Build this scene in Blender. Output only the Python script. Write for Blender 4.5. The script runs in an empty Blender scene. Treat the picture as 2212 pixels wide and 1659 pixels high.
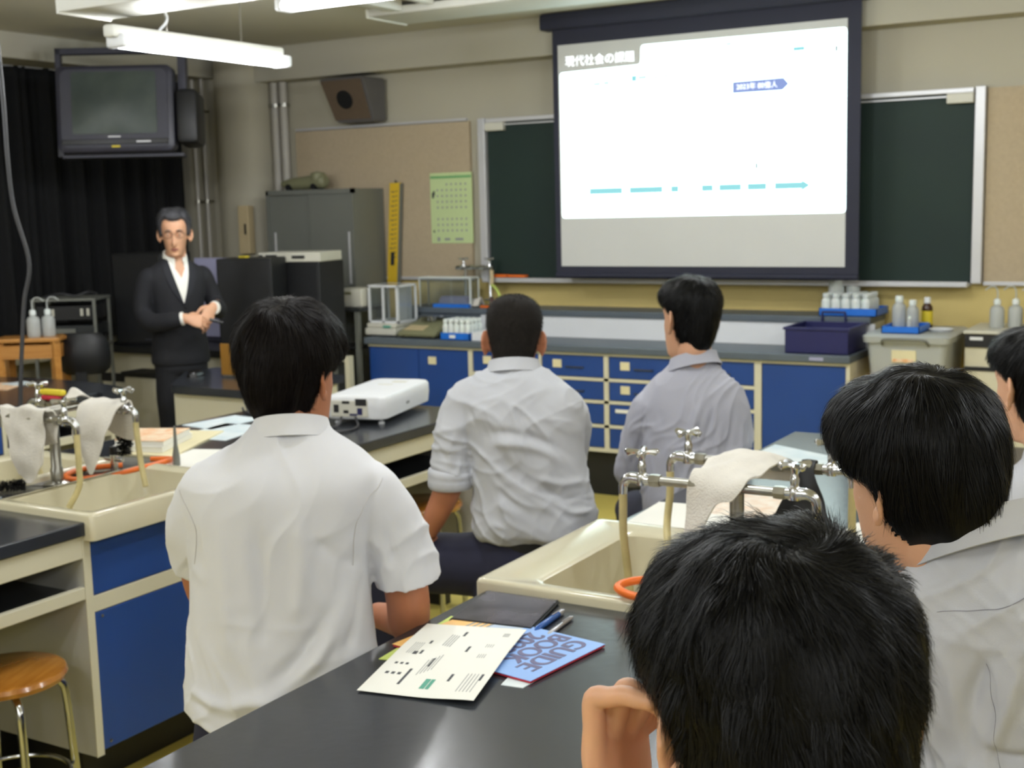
import bpy, bmesh, math, random
import numpy as np
from mathutils import Vector, Matrix, noise
from mathutils.bvhtree import BVHTree

PI = math.pi
random.seed(7)
RNG = np.random.default_rng(11)
SC = bpy.context.scene
COL = SC.collection

# ------------------------------------------------------------------ camera
H = 1.6
def cam_axes():
    y, p, r = [math.radians(v) for v in (-30.6626, -7.9809, -1.4021)]
    f = np.array([math.sin(y)*math.cos(p), math.cos(y)*math.cos(p), math.sin(p)])
    rt = np.array([math.cos(y), -math.sin(y), 0.0]); up = np.cross(rt, f)
    cr, sr = math.cos(r), math.sin(r)
    return cr*rt+sr*up, -sr*rt+cr*up, f
_rt, _up, _f = cam_axes()
cd = bpy.data.cameras.new('camera')
cam = bpy.data.objects.new('camera', cd); COL.objects.link(cam)
cam.matrix_world = Matrix(((_rt[0], _up[0], -_f[0], 0), (_rt[1], _up[1], -_f[1], 0), (_rt[2], _up[2], -_f[2], H), (0, 0, 0, 1)))
cd.sensor_width = 36.0
cd.lens = 2753.6/2212*36.0
cd.clip_start = 0.05
cd.dof.use_dof = True
cd.dof.focus_distance = 1.25
cd.dof.aperture_fstop = 13.0
SC.camera = cam

# ------------------------------------------------------------------ world, exposure
SC.view_settings.view_transform = 'Standard'
SC.view_settings.look = 'None'
SC.view_settings.gamma = 1.0
SC.view_settings.exposure = 0.0
SC.view_settings.use_curve_mapping = False
W = bpy.data.worlds.new('world'); SC.world = W
W.use_nodes = True
W.node_tree.nodes['Background'].inputs[0].default_value = (0.75, 0.78, 0.85, 1)
W.node_tree.nodes['Background'].inputs[1].default_value = 0.05

def area(name, loc, sx, sy, power, color=(1, 0.97, 0.90), rot=(0, 0, 0)):
    l = bpy.data.lights.new(name, 'AREA'); l.shape = 'RECTANGLE'; l.size = sx; l.size_y = sy
    l.energy = power; l.color = color
    o = bpy.data.objects.new(name, l); COL.objects.link(o); o.location = loc; o.rotation_euler = rot
    return o
LIGHT_XY = [(-4.4, -0.4), (-1.6, -0.4), (1.2, -0.4), (-4.4, 2.2), (-1.6, 2.2), (1.2, 2.2), (-1.6, 4.6), (1.2, 4.6), (-4.4, -3.0), (-1.6, -3.0), (1.2, -3.0)]
LAMP_POWER = 18.0
def bulb(loc, power, color=(0.90, 0.945, 1.0)):
    l = bpy.data.lights.new('lamp_light', 'POINT'); l.energy = power; l.color = color; l.shadow_soft_size = 0.05
    o = bpy.data.objects.new('lamp_light', l); COL.objects.link(o); o.location = loc; return o

# ------------------------------------------------------------------ materials
def lin(c):
    return tuple(((v/255.0)/12.92 if v/255.0 <= 0.04045 else (((v/255.0)+0.055)/1.055)**2.4) for v in c)
def mat(name, rgb, rough=0.5, metal=0.0, spec=0.5, var=0.06, scale=6.0, bump=0.0, bscale=60.0, emit=None, estr=1.0, trans=0.0, alpha=1.0, sheen=0.0, sss=0.0, coat=0.0, rgb2=None, detail=4.0, stretch=None):
    m = bpy.data.materials.new(name); m.use_nodes = True
    nt = m.node_tree; N = nt.nodes; L = nt.links
    b = N['Principled BSDF']
    c = lin(rgb)
    tc = N.new('ShaderNodeTexCoord')
    src = tc.outputs['Object']
    if stretch:
        mp = N.new('ShaderNodeMapping'); mp.inputs['Scale'].default_value = stretch
        L.new(src, mp.inputs[0]); src = mp.outputs[0]
    nz = N.new('ShaderNodeTexNoise'); nz.inputs['Scale'].default_value = scale; nz.inputs['Detail'].default_value = detail
    L.new(src, nz.inputs['Vector'])
    rp = N.new('ShaderNodeValToRGB')
    rp.color_ramp.elements[0].position = 0.3; rp.color_ramp.elements[1].position = 0.7
    if rgb2 is None:
        rp.color_ramp.elements[0].color = tuple(v*(1-var) for v in c)+(1,)
        rp.color_ramp.elements[1].color = tuple(min(1, v*(1+var)) for v in c)+(1,)
    else:
        rp.color_ramp.elements[0].color = c+(1,); rp.color_ramp.elements[1].color = lin(rgb2)+(1,)
    L.new(nz.outputs['Fac'], rp.inputs[0]); L.new(rp.outputs[0], b.inputs['Base Color'])
    b.inputs['Roughness'].default_value = rough
    b.inputs['Metallic'].default_value = metal
    b.inputs['Specular IOR Level'].default_value = spec
    if sheen: b.inputs['Sheen Weight'].default_value = sheen
    if coat: b.inputs['Coat Weight'].default_value = coat; b.inputs['Coat Roughness'].default_value = 0.12
    if sss:
        b.inputs['Subsurface Weight'].default_value = sss
        b.inputs['Subsurface Radius'].default_value = (1.0, 0.35, 0.2); b.inputs['Subsurface Scale'].default_value = 0.006
    if trans: b.inputs['Transmission Weight'].default_value = trans
    if alpha < 1: b.inputs['Alpha'].default_value = alpha
    if emit:
        b.inputs['Emission Color'].default_value = lin(emit)+(1,); b.inputs['Emission Strength'].default_value = estr
    if bump:
        n2 = N.new('ShaderNodeTexNoise'); n2.inputs['Scale'].default_value = bscale; n2.inputs['Detail'].default_value = 3
        L.new(src, n2.inputs['Vector'])
        bp = N.new('ShaderNodeBump'); bp.inputs['Strength'].default_value = bump; bp.inputs['Distance'].default_value = 0.01
        L.new(n2.outputs['Fac'], bp.inputs['Height']); L.new(bp.outputs[0], b.inputs['Normal'])
    return m

M = {}
def defmats():
    M['wall'] = mat('painted_wall', (178, 173, 155), 0.8, var=0.03, scale=1.5, bump=0.05, bscale=120)
    M['ceiling'] = mat('ceiling_paint', (206, 202, 188), 0.85, var=0.03, scale=1.2, bump=0.05)
    M['beam'] = mat('beam_paint', (180, 176, 160), 0.8, var=0.03, scale=1.3)
    M['dado'] = mat('yellow_lower_wall', (204, 184, 118), 0.7, var=0.05, scale=2)
    M['tack'] = mat('tan_tackboard', (180, 164, 138), 0.9, var=0.04, scale=60, bump=0.1, bscale=300)
    M['floor'] = mat('yellow_floor', (214, 196, 104), 0.35, var=0.08, scale=3, spec=0.4)
    M['curtain'] = mat('blackout_cloth', (9, 10, 13), 0.9, var=0.15, scale=20)
    M['board'] = mat('green_chalkboard', (32, 50, 44), 0.6, var=0.08, scale=2.5, rgb2=(30, 46, 43), spec=0.3)
    M['alu'] = mat('aluminium_trim', (205, 205, 208), 0.4, 0.3, var=0.03)
    M['pipe'] = mat('painted_pipe', (180, 176, 168), 0.5, var=0.03)
    M['grey_steel'] = mat('grey_steel', (118, 120, 114), 0.45, 0.1, var=0.04, scale=3)
    M['dark_steel'] = mat('dark_steel', (52, 55, 57), 0.4, 0.3, var=0.1)
    M['black'] = mat('black_plastic', (22, 23, 26), 0.5, var=0.1, scale=20)
    M['black_gloss'] = mat('black_gloss_plastic', (18, 18, 22), 0.22, var=0.1, scale=20)
    M['tvgrey'] = mat('dark_blue_grey_plastic', (50, 50, 62), 0.45, var=0.05)
    M['bench'] = mat('dark_bench_top', (46, 49, 55), 0.22, var=0.10, scale=5, spec=0.6, bump=0.02, bscale=40)
    M['counter'] = mat('slate_counter_top', (88, 97, 106), 0.42, var=0.08, scale=5, spec=0.4)
    M['print'] = mat('colour_print_paper', (236, 230, 218), 0.6, rgb2=(226, 196, 170), scale=26)
    M['bench_edge'] = mat('black_bench_edge', (32, 33, 37), 0.35, var=0.08, scale=6)
    M['cream'] = mat('cream_laminate', (212, 207, 184), 0.5, var=0.03, scale=3)
    M['panel_grey'] = mat('pale_grey_laminate', (190, 189, 183), 0.5, var=0.04, scale=2)
    M['blue'] = mat('blue_laminate', (30, 68, 138), 0.42, var=0.06, scale=4)
    M['sink'] = mat('cream_ceramic', (206, 199, 172), 0.16, var=0.03, scale=4, coat=0.4)
    M['chrome'] = mat('chrome', (200, 202, 205), 0.16, 1.0, var=0.05)
    M['dull_chrome'] = mat('worn_chrome', (160, 158, 150), 0.3, 1.0, var=0.12, scale=30)
    M['hose'] = mat('yellowed_rubber_hose', (196, 182, 130), 0.45, var=0.2, scale=14)
    M['orange'] = mat('orange_rubber', (232, 112, 34), 0.4, var=0.06)
    M['cloth'] = mat('white_towel', (218, 213, 204), 0.95, var=0.05, scale=30, bump=0.35, bscale=250, sheen=0.3)
    M['white'] = mat('white_plastic', (226, 228, 232), 0.35, var=0.02)
    M['offwhite'] = mat('off_white_plastic', (205, 203, 190), 0.45, var=0.04)
    M['olive'] = mat('olive_plastic', (128, 128, 98), 0.45, var=0.05)
    M['paper'] = mat('white_paper', (236, 235, 228), 0.7, var=0.01)
    M['blue_paper'] = mat('pale_blue_paper', (190, 208, 216), 0.6, rgb2=(222, 228, 230), scale=9)
    M['orange_print'] = mat('orange_print_paper', (226, 160, 100), 0.6, rgb2=(238, 222, 196), scale=30)
    M['wood'] = mat('light_wood', (176, 118, 52), 0.4, rgb2=(196, 140, 70), scale=4, stretch=(1, 12, 12), coat=0.3)
    M['seat_wood'] = mat('varnished_seat_wood', (158, 98, 30), 0.25, rgb2=(190, 128, 52), scale=3, stretch=(14, 2, 2), coat=0.7)
    M['navy'] = mat('navy_trousers', (26, 27, 48), 0.85, var=0.1, scale=15, bump=0.1, bscale=400)
    M['belt'] = mat('black_belt', (20, 20, 20), 0.5)
    M['suit'] = mat('charcoal_suit', (21, 22, 28), 0.85, var=0.08, scale=20)
    M['shirt_w'] = mat('white_knit_shirt', (220, 221, 228), 0.85, var=0.015, scale=8, bump=0.05, bscale=500, sheen=0.2)
    M['shirt_g'] = mat('pale_grey_shirt', (188, 190, 197), 0.8, var=0.02, scale=8, bump=0.05, bscale=500)
    M['shirt_g2'] = mat('lilac_grey_shirt', (176, 177, 190), 0.8, var=0.02, scale=8, bump=0.05, bscale=500)
    M['skin'] = mat('skin', (212, 162, 130), 0.5, var=0.06, scale=10, sss=0.15, bump=0.04, bscale=180)
    M['skin2'] = mat('skin_deep', (178, 116, 84), 0.5, var=0.06, scale=10, sss=0.15)
    M['hair'] = mat('black_hair', (7, 7, 8), 0.45, var=0.2, scale=30, spec=0.18)
    M['hair_brown'] = mat('dark_brown_hair', (17, 12, 11), 0.55, var=0.2, scale=30, spec=0.12)
    M['buzz'] = mat('cropped_hair', (30, 26, 23), 0.75, var=0.3, scale=220, bump=0.5, bscale=600, spec=0.2)
    M['hair_grey'] = mat('greying_hair', (38, 38, 42), 0.6, rgb2=(88, 88, 94), scale=28, stretch=(1, 1, .3))
    M['shoe'] = mat('shoe_white', (200, 200, 200), 0.6)
    M['shoe_b'] = mat('shoe_black', (20, 20, 22), 0.35)
    M['crate'] = mat('navy_crate', (30, 32, 84), 0.4, var=0.05)
    M['tray_blue'] = mat('bright_blue_tray', (30, 110, 210), 0.4, var=0.04)
    M['bottle'] = mat('milky_bottle', (222, 228, 226), 0.35, var=0.03, sss=0.1)
    M['brown_glass'] = mat('brown_glass', (60, 32, 18), 0.15, var=0.1)
    M['yellow'] = mat('yellow_label', (222, 200, 50), 0.5)
    M['yellow_board'] = mat('yellow_gauge_board', (214, 178, 40), 0.5, var=0.04)
    M['green_paper'] = mat('pale_green_paper', (196, 214, 158), 0.8, var=0.02)
    M['clear'] = mat('clear_plastic', (225, 228, 226), 0.18, trans=0.75, var=0.02)
    M['frost'] = mat('frosted_plastic', (206, 210, 208), 0.4, trans=0.35, var=0.03)
    M['glass'] = mat('clear_panel', (240, 245, 245), 0.03, trans=0.96, var=0.0)
    M['brown_spk'] = mat('brown_loudspeaker', (98, 82, 66), 0.7, rgb2=(90, 76, 62), scale=80)
    M['gold'] = mat('gold_laptop_lid', (190, 140, 66), 0.35, 0.7, var=0.03)
    M['tube'] = mat('lit_tube', (255, 255, 255), 0.4, emit=(250, 252, 255), estr=7.0)
    M['fixture'] = mat('white_fixture', (222, 222, 216), 0.4, var=0.02)
    M['screen_cloth'] = mat('white_screen_cloth', (206, 207, 206), 0.8, var=0.01)
    M['screen_black'] = mat('black_screen_border', (34, 36, 54), 0.7, var=0.05)
    M['slide'] = mat('projected_slide', (230, 230, 230), 0.8, emit=(220, 252, 252), estr=2.6)
    M['slide_teal'] = mat('projected_teal', (30, 36, 36), 0.8, emit=(150, 224, 230), estr=1.0)
    M['slide_pale'] = mat('projected_pale_teal', (30, 36, 36), 0.8, emit=(222, 248, 246), estr=1.0)
    M['slide_blue'] = mat('projected_blue', (30, 32, 40), 0.8, emit=(140, 160, 218), estr=1.0)
    M['slide_grey'] = mat('projected_grey', (30, 30, 30), 0.8, emit=(130, 142, 148), estr=0.9)
    M['slide_text'] = mat('projected_white_text', (240, 245, 250), 0.8, emit=(245, 250, 255), estr=1.3)
    M['ink'] = mat('dark_ink', (70, 72, 76), 0.7)
    M['ink_soft'] = mat('grey_ink', (150, 152, 152), 0.7)
    M['ink_green'] = mat('green_ink', (90, 160, 140), 0.7)
    M['ink_dkgreen'] = mat('printed_green', (110, 170, 110), 0.7)
    M['guide_blue'] = mat('blue_cover', (140, 178, 236), 0.45, var=0.02)
    M['guide_orange'] = mat('orange_cover_part', (244, 184, 96), 0.45, rgb2=(236, 196, 128), scale=14)
    M['guide_pale'] = mat('pale_cover_part', (206, 214, 214), 0.45, rgb2=(176, 196, 226), scale=14)
    M['guide_text'] = mat('cover_lettering', (96, 92, 128), 0.5)
    M['red'] = mat('red_edge', (190, 40, 60), 0.5)
    M['green_sheet'] = mat('yellow_green_sheet', (196, 212, 110), 0.7, var=0.03)
    M['tablet'] = mat('tablet_glass', (52, 51, 58), 0.16, rgb2=(92, 90, 98), scale=12, spec=0.6)
    M['smear'] = mat('pale_smear', (150, 154, 168), 0.6, rgb2=(90, 92, 104), scale=30)
    M['pen_blue'] = mat('blue_pen', (28, 84, 160), 0.25)
    M['silver'] = mat('silver_metal', (190, 192, 198), 0.3, 0.8)
    M['lilac'] = mat('lilac_panel', (160, 160, 190), 0.6, var=0.03)
    M['crt'] = mat('crt_glass', (50, 60, 58), 0.36, rgb2=(78, 86, 80), scale=4, spec=0.3)
    M['cable'] = mat('black_cable', (48, 48, 52), 0.5)
    M['white_label'] = mat('cream_label', (226, 216, 176), 0.6)
    M['stain'] = mat('brush_bristle', (18, 18, 18), 0.8)
    M['wirelbl'] = mat('beige_box', (196, 178, 140), 0.6)
defmats()

# ------------------------------------------------------------------ object helpers
def tag(o, label=None, cat=None, group=None, kind=None):
    if label: o['label'] = label
    if cat: o['category'] = cat
    if group: o['group'] = group
    if kind: o['kind'] = kind
    return o
def thing(name, loc, label, cat, group=None):
    o = bpy.data.objects.new(name, None); COL.objects.link(o)
    o.empty_display_size = 0.05
    o.location = loc
    return tag(o, label, cat, group)
def wloc(o):
    p = Vector((0, 0, 0))
    while o is not None:
        p = p + Vector(o.location); o = o.parent
    return p
def link_mesh(name, me, m, parent=None, origin=None, label=None):
    """me is in world coordinates; moved to be relative to origin (top level) or parent."""
    base = Vector(origin) if origin is not None else (wloc(parent) if parent is not None else Vector((0, 0, 0)))
    if base.length > 0: me.transform(Matrix.Translation(-base))
    for mm in (m if isinstance(m, (list, tuple)) else [m]): me.materials.append(mm)
    o = bpy.data.objects.new(name, me); COL.objects.link(o)
    if parent is not None:
        o.parent = parent
        if origin is not None: o.location = Vector(origin) - wloc(parent)
    elif origin is not None: o.location = origin
    if label: o['label'] = label
    return o
def dup(root, loc, rotz=None, label=None, group=None):
    r = root.copy(); COL.objects.link(r); r.location = loc
    if rotz is not None: r.rotation_euler[2] = rotz
    if label: r['label'] = label
    if group: r['group'] = group
    for ch in list(root.children):
        c = ch.copy(); COL.objects.link(c); c.parent = r
        for g in list(ch.children):
            d = g.copy(); COL.objects.link(d); d.parent = c
    return r

class MB:
    def __init__(s): s.bm = bmesh.new()
    def _new(s, n0): return s.bm.verts[n0:]
    def box(s, x0, x1, y0, y1, z0, z1, bev=0.0, seg=2, rotz=0, piv=None):
        t = bmesh.new()
        bmesh.ops.create_cube(t, size=1.0)
        for v in t.verts: v.co = Vector(((x0+x1)/2+v.co.x*(x1-x0), (y0+y1)/2+v.co.y*(y1-y0), (z0+z1)/2+v.co.z*(z1-z0)))
        if bev: bmesh.ops.bevel(t, geom=t.edges[:], offset=min(bev, 0.49*min(abs(x1-x0), abs(y1-y0), abs(z1-z0))), segments=seg, affect='EDGES', profile=0.5)
        if rotz:
            pv = Vector(piv) if piv is not None else Vector(((x0+x1)/2, (y0+y1)/2, 0))
            bmesh.ops.rotate(t, verts=t.verts, cent=pv, matrix=Matrix.Rotation(rotz, 3, 'Z'))
        s.merge(t); return s
    def merge(s, t):
        me = bpy.data.meshes.new('tmp'); t.to_mesh(me); t.free(); s.bm.from_mesh(me); bpy.data.meshes.remove(me)
    def raw(s, V, F):
        vs = [s.bm.verts.new(tuple(v)) for v in V]
        for f in F:
            try: s.bm.faces.new([vs[i] for i in f])
            except ValueError: pass
        return s
    def loft(s, rings, closed=True, cap=True):
        V = []; n = len(rings[0])
        for r in rings: V += list(r)
        F = []
        for i in range(len(rings)-1):
            for j in range(n if closed else n-1):
                k = (j+1) % n
                F.append((i*n+j, i*n+k, (i+1)*n+k, (i+1)*n+j))
        if cap:
            F.append(tuple(reversed(range(n)))); F.append(tuple(range((len(rings)-1)*n, len(rings)*n)))
        return s.raw(V, F)
    def tube(s, pts, r, seg=10, cap=True):
        V, F = tube_vf(pts, r, seg, cap); return s.raw(V, F)
    def cyl(s, p0, p1, r, seg=20, r2=None):
        return s.tube([p0, p1], [r, r if r2 is None else r2], seg)
    def lathe(s, prof, c, seg=24, axis='Z'):
        rings = []
        for (r, z) in prof:
            rr = max(r, 1e-4)
            if axis == 'Z': rings.append([(c[0]+rr*math.cos(a), c[1]+rr*math.sin(a), c[2]+z) for a in np.linspace(0, 2*PI, seg, endpoint=False)])
            elif axis == 'X': rings.append([(c[0]+z, c[1]+rr*math.cos(a), c[2]+rr*math.sin(a)) for a in np.linspace(0, 2*PI, seg, endpoint=False)])
            else: rings.append([(c[0]+rr*math.cos(a), c[1]+z, c[2]+rr*math.sin(a)) for a in np.linspace(0, 2*PI, seg, endpoint=False)])
        return s.loft(rings)
    def build(s, name, m, parent=None, origin=None, smooth=False, label=None, angle=40):
        bmesh.ops.recalc_face_normals(s.bm, faces=s.bm.faces)
        if smooth:
            for f in s.bm.faces: f.smooth = True
            ca = math.radians(angle)
            for e in s.bm.edges:
                if len(e.link_faces) == 2 and e.calc_face_angle(0) > ca: e.smooth = False
        me = bpy.data.meshes.new(name); s.bm.to_mesh(me); s.bm.free()
        return link_mesh(name, me, m, parent, origin, label)

def catmull(P, n):
    P = [np.array(p, float) for p in P]
    if len(P) < 3: return [P[0]+(P[-1]-P[0])*t for t in np.linspace(0, 1, n)]
    Q = [2*P[0]-P[1]]+P+[2*P[-1]-P[-2]]; out = []
    for t in np.linspace(0, len(P)-1, n):
        i = min(int(t), len(P)-2); u = t-i
        a, b, c, d = Q[i], Q[i+1], Q[i+2], Q[i+3]
        out.append(0.5*((2*b)+(-a+c)*u+(2*a-5*b+4*c-d)*u*u+(-a+3*b-3*c+d)*u**3))
    return out
def tube_vf(pts, r, seg=12, cap=True, flat=1.0, up=None):
    P = [np.array(p, float) for p in pts]; n = len(P)
    R = r if hasattr(r, '__len__') else [r]*n
    T = []
    for i in range(n):
        t = P[min(i+1, n-1)]-P[max(i-1, 0)]; T.append(t/(np.linalg.norm(t)+1e-12))
    u = np.array(up, float) if up is not None else (np.array([0, 0, 1.0]) if abs(T[0][2]) < 0.9 else np.array([1.0, 0, 0]))
    V = []; F = []
    u = u-T[0]*np.dot(u, T[0]); u /= np.linalg.norm(u)
    for i in range(n):
        u = u-T[i]*np.dot(u, T[i]); u /= np.linalg.norm(u)+1e-12
        w = np.cross(T[i], u)
        for k in range(seg):
            a = 2*PI*k/seg
            V.append(P[i]+R[i]*(math.cos(a)*w+flat*math.sin(a)*u))
    for i in range(n-1):
        for k in range(seg):
            l = (k+1) % seg
            F.append((i*seg+k, i*seg+l, (i+1)*seg+l, (i+1)*seg+k))
    if cap:
        F.append(tuple(reversed(range(seg)))); F.append(tuple(range((n-1)*seg, n*seg)))
    return V, F
def smooth_tube(pts, r, n=24, seg=12):
    P = catmull(pts, n)
    if hasattr(r, '__len__'):
        R = [float(x) for x in np.interp(np.linspace(0, len(r)-1, n), range(len(r)), r)]
    else: R = r
    return tube_vf(P, R, seg)
def rrect(x0, x1, y0, y1, z, r, k=4):
    out = []
    for cx, cy, a0 in ((x1-r, y1-r, 0), (x0+r, y1-r, PI/2), (x0+r, y0+r, PI), (x1-r, y0+r, 1.5*PI)):
        for i in range(k+1):
            a = a0+PI/2*i/k; out.append((cx+r*math.cos(a), cy+r*math.sin(a), z))
    return out
def one(name, m, origin, label, cat, fn, group=None, smooth=False, kind=None, angle=40):
    """a thing of a single mesh"""
    b = MB(); fn(b); o = b.build(name, m, None, origin, smooth, angle=angle)
    return tag(o, label, cat, group, kind)
def absorb(host, part):
    """printed marks become part of their sheet's own mesh"""
    bm = bmesh.new(); bm.from_mesh(host.data); n = len(bm.faces)
    me = part.data.copy(); k = len(host.data.materials)
    d = wloc(part)-wloc(host); me.transform(Matrix.Translation(d))
    bm.from_mesh(me); bm.faces.ensure_lookup_table()
    for f in bm.faces[n:]: f.material_index = k
    bm.to_mesh(host.data); bm.free(); host.data.materials.append(part.data.materials[0])
    bpy.data.objects.remove(part)
def struct(name, m, fn, smooth=False):
    b = MB(); fn(b); o = b.build(name, m, None, None, smooth); o['kind'] = 'structure'; return o
def text_mesh(s, size, depth=0.0003):
    cu = bpy.data.curves.new('lettering', 'FONT'); cu.body = s; cu.size = size; cu.extrude = depth
    cu.align_x = 'CENTER'; cu.align_y = 'CENTER'
    o = bpy.data.objects.new('lettering', cu); COL.objects.link(o)
    dg = bpy.context.evaluated_depsgraph_get(); dg.update()
    me = bpy.data.meshes.new_from_object(o.evaluated_get(dg))
    bpy.data.objects.remove(o); bpy.data.curves.remove(cu)
    return me
# ================================================================== ROOM
CEIL = 2.67
M['spk_side'] = mat('grey_loudspeaker_side', (94, 92, 92), .6)
struct('floor', M['floor'], lambda b: b.box(-6.9, 3.6, -4.6, 6.9, -0.1, 0.0))
struct('ceiling', M['ceiling'], lambda b: b.box(-6.9, 3.6, -4.6, 6.9, CEIL, CEIL+0.1))
struct('wall_front', M['wall'], lambda b: b.box(-6.9, 3.6, 6.8, 6.95, 1.15, CEIL))
struct('wall_front_lower', M['dado'], lambda b: b.box(-6.9, 3.6, 6.8, 6.95, 0.0, 1.15))
struct('wall_left', M['wall'], lambda b: b.box(-6.95, -6.8, -4.6, 6.95, 0, CEIL))
struct('wall_right', M['wall'], lambda b: b.box(3.5, 3.65, -4.6, 6.95, 0, CEIL))
struct('wall_back', M['wall'], lambda b: b.box(-6.9, 3.6, -4.65, -4.5, 0, CEIL))
struct('trim_1', M['beam'], lambda b: b.box(-5.9, 3.5, 6.62, 6.8, 2.45, CEIL, 0.004))         # beam over the board
struct('trim_2', M['beam'], lambda b: b.box(-6.8, -6.35, 3.0, 6.8, 2.52, CEIL, 0.004))         # beam over the curtain
def pillar(b):
    b.raw(*(lambda r: ([*r(0), *r(CEIL)], [(i, (i+1) % 10, 10+(i+1) % 10, 10+i) for i in range(10)]))(lambda z: [(-6.30, 6.8, z), (-6.26, 6.66, z), (-6.18, 6.58, z), (-6.08, 6.55, z), (-5.98, 6.55, z), (-5.90, 6.57, z), (-5.86, 6.62, z), (-5.85, 6.7, z), (-5.85, 6.75, z), (-5.85, 6.8, z)]))
struct('trim_3', M['wall'], pillar, smooth=True)
struct('trim_4', M['alu'], lambda b: b.box(-5.66, -4.30, 6.775, 6.8, 2.125, 2.14))             # strip above tan board

# tan pin boards
def tackboard(x0, x1, z1, label):
    t = thing('pin_board', ((x0+x1)/2, 6.8, 1.15), label, 'pin board')
    b = MB(); b.box(x0, x1, 6.775, 6.799, 1.16, z1); b.build('board_surface', M['tack'], t)
    b = MB(); b.box(x0, x1, 6.768, 6.799, 1.14, 1.16, 0.002); b.build('bottom_trim', M['alu'], t)
    return t
tackboard(-5.66, -4.28, 2.12, 'tan pin board left of the green chalkboard, behind the grey locker')
tackboard(-1.23, 2.4, 2.12, 'tan pin board right of the green chalkboard')

# chalkboard
t = thing('chalkboard', (-2.7, 6.8, 1.15), 'green chalkboard in a silver frame behind the projector screen', 'chalkboard')
b = MB(); b.box(-4.14, -1.29, 6.765, 6.795, 1.16, 2.10); b.build('writing_surface', M['board'], t)
b = MB(); b.box(-4.14, -1.29, 6.73, 6.799, 2.10, 2.125, 0.003); b.box(-4.14, -1.29, 6.745, 6.765, 2.082, 2.09); b.build('top_rail', M['alu'], t)
b = MB(); b.box(-4.20, -4.15, 6.74, 6.799, 1.15, 2.13, 0.004); b.build('side_post', M['alu'], t)
b = MB(); b.box(-1.285, -1.235, 6.74, 6.799, 1.15, 2.13, 0.004); b.build('side_post', M['alu'], t)
b = MB(); b.box(-4.16, -1.29, 6.68, 6.799, 1.135, 1.155, 0.004); b.box(-4.16, -1.29, 6.68, 6.686, 1.155, 1.163); b.build('chalk_tray', M['alu'], t)
for x in (-4.14, -1.42):
    b = MB(); b.box(x, x+0.13, 6.725, 6.765, 2.05, 2.10, 0.005); b.build('corner_bracket', M['offwhite'], t)

# ceiling conduits and wall pipes
def wallpipe(x, y, z1, r, label, z0=0.0, m='pipe'):
    t = thing('wall_pipe', (x, y, z0), label, 'pipe')
    b = MB(); b.tube([(x, y, z0), (x, y, z1)], r, 14); b.build('pipe_length', M[m], t, smooth=True)
    for z in (1.68, 2.3):
        b = MB(); b.lathe([(r*1.02, -0.012), (r*1.35, -0.012), (r*1.35, 0.012), (r*1.02, 0.012)], (x, y, z), 14); b.box(x-0.006, x+0.006, y, y+0.06, z-0.006, z+0.006); b.build('pipe_clamp', M['dull_chrome'], t)
wallpipe(-6.522, 6.72, CEIL, 0.014, 'thin pale wall pipe beside the black curtain, the left one of the pair')
wallpipe(-6.434, 6.72, CEIL, 0.014, 'thin pale wall pipe near the pillar, the right one of the pair')
wallpipe(-5.80, 6.745, 2.45, 0.028, 'thick white conduit right beside the pillar')
wallpipe(-5.725, 6.745, 2.45, 0.028, 'thick white conduit next to the tan pin board')
# light switch box on the pillar
t = thing('switch_box', (-5.99, 6.55, 1.36), 'beige upright switch box on the pillar beside the grey locker', 'switch box')
b = MB(); b.box(-5.96, -5.87, 6.50, 6.56, 1.32, 1.64, 0.004); b.build('case', M['wirelbl'], t)
b = MB(); b.box(-5.905, -5.89, 6.494, 6.50, 1.45, 1.52, 0.002); b.build('latch', M['black'], t)

# curtain
def curtain():
    ys = np.linspace(2.2, 6.74, 420); zs = np.linspace(0.80, 2.52, 26)
    V = []; F = []
    for side in (0, 1):
        for z in zs:
            k = (z-0.8)/1.72
            for y in ys:
                a = 0.035*math.sin(y*34+0.8*math.sin(y*5.1))+0.018*math.sin(y*81+1.3)+0.012*math.sin(y*17+z*1.4)*(1-k)
                V.append((-6.68+a*(0.8+0.35*(1-k))-0.006*side, y, z))
    n = len(ys); m = len(zs); o = n*m
    for i in range(m-1):
        for j in range(n-1):
            F.append((i*n+j, i*n+j+1, (i+1)*n+j+1, (i+1)*n+j)); F.append((o+i*n+j, o+(i+1)*n+j, o+(i+1)*n+j+1, o+i*n+j+1))
    for j in range(n-1):
        F.append((j, o+j, o+j+1, j+1)); q = (m-1)*n
        F.append((q+j, q+j+1, o+q+j+1, o+q+j))
    t = thing('blackout_curtain', (-6.68, 4.5, 0.8), 'black pleated blackout curtain drawn along the left wall', 'curtain')
    b = MB(); b.raw(V, F); b.build('drape', M['curtain'], t, smooth=True, angle=180)
    b = MB(); b.box(-6.71, -6.66, 2.2, 6.76, 2.515, 2.54, 0.004); b.build('curtain_rail', M['alu'], t)
curtain()
struct('trim_5', M['cream'], lambda b: b.box(-6.8, -6.58, 1.5, 6.75, 0.70, 0.74, 0.004))

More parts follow.
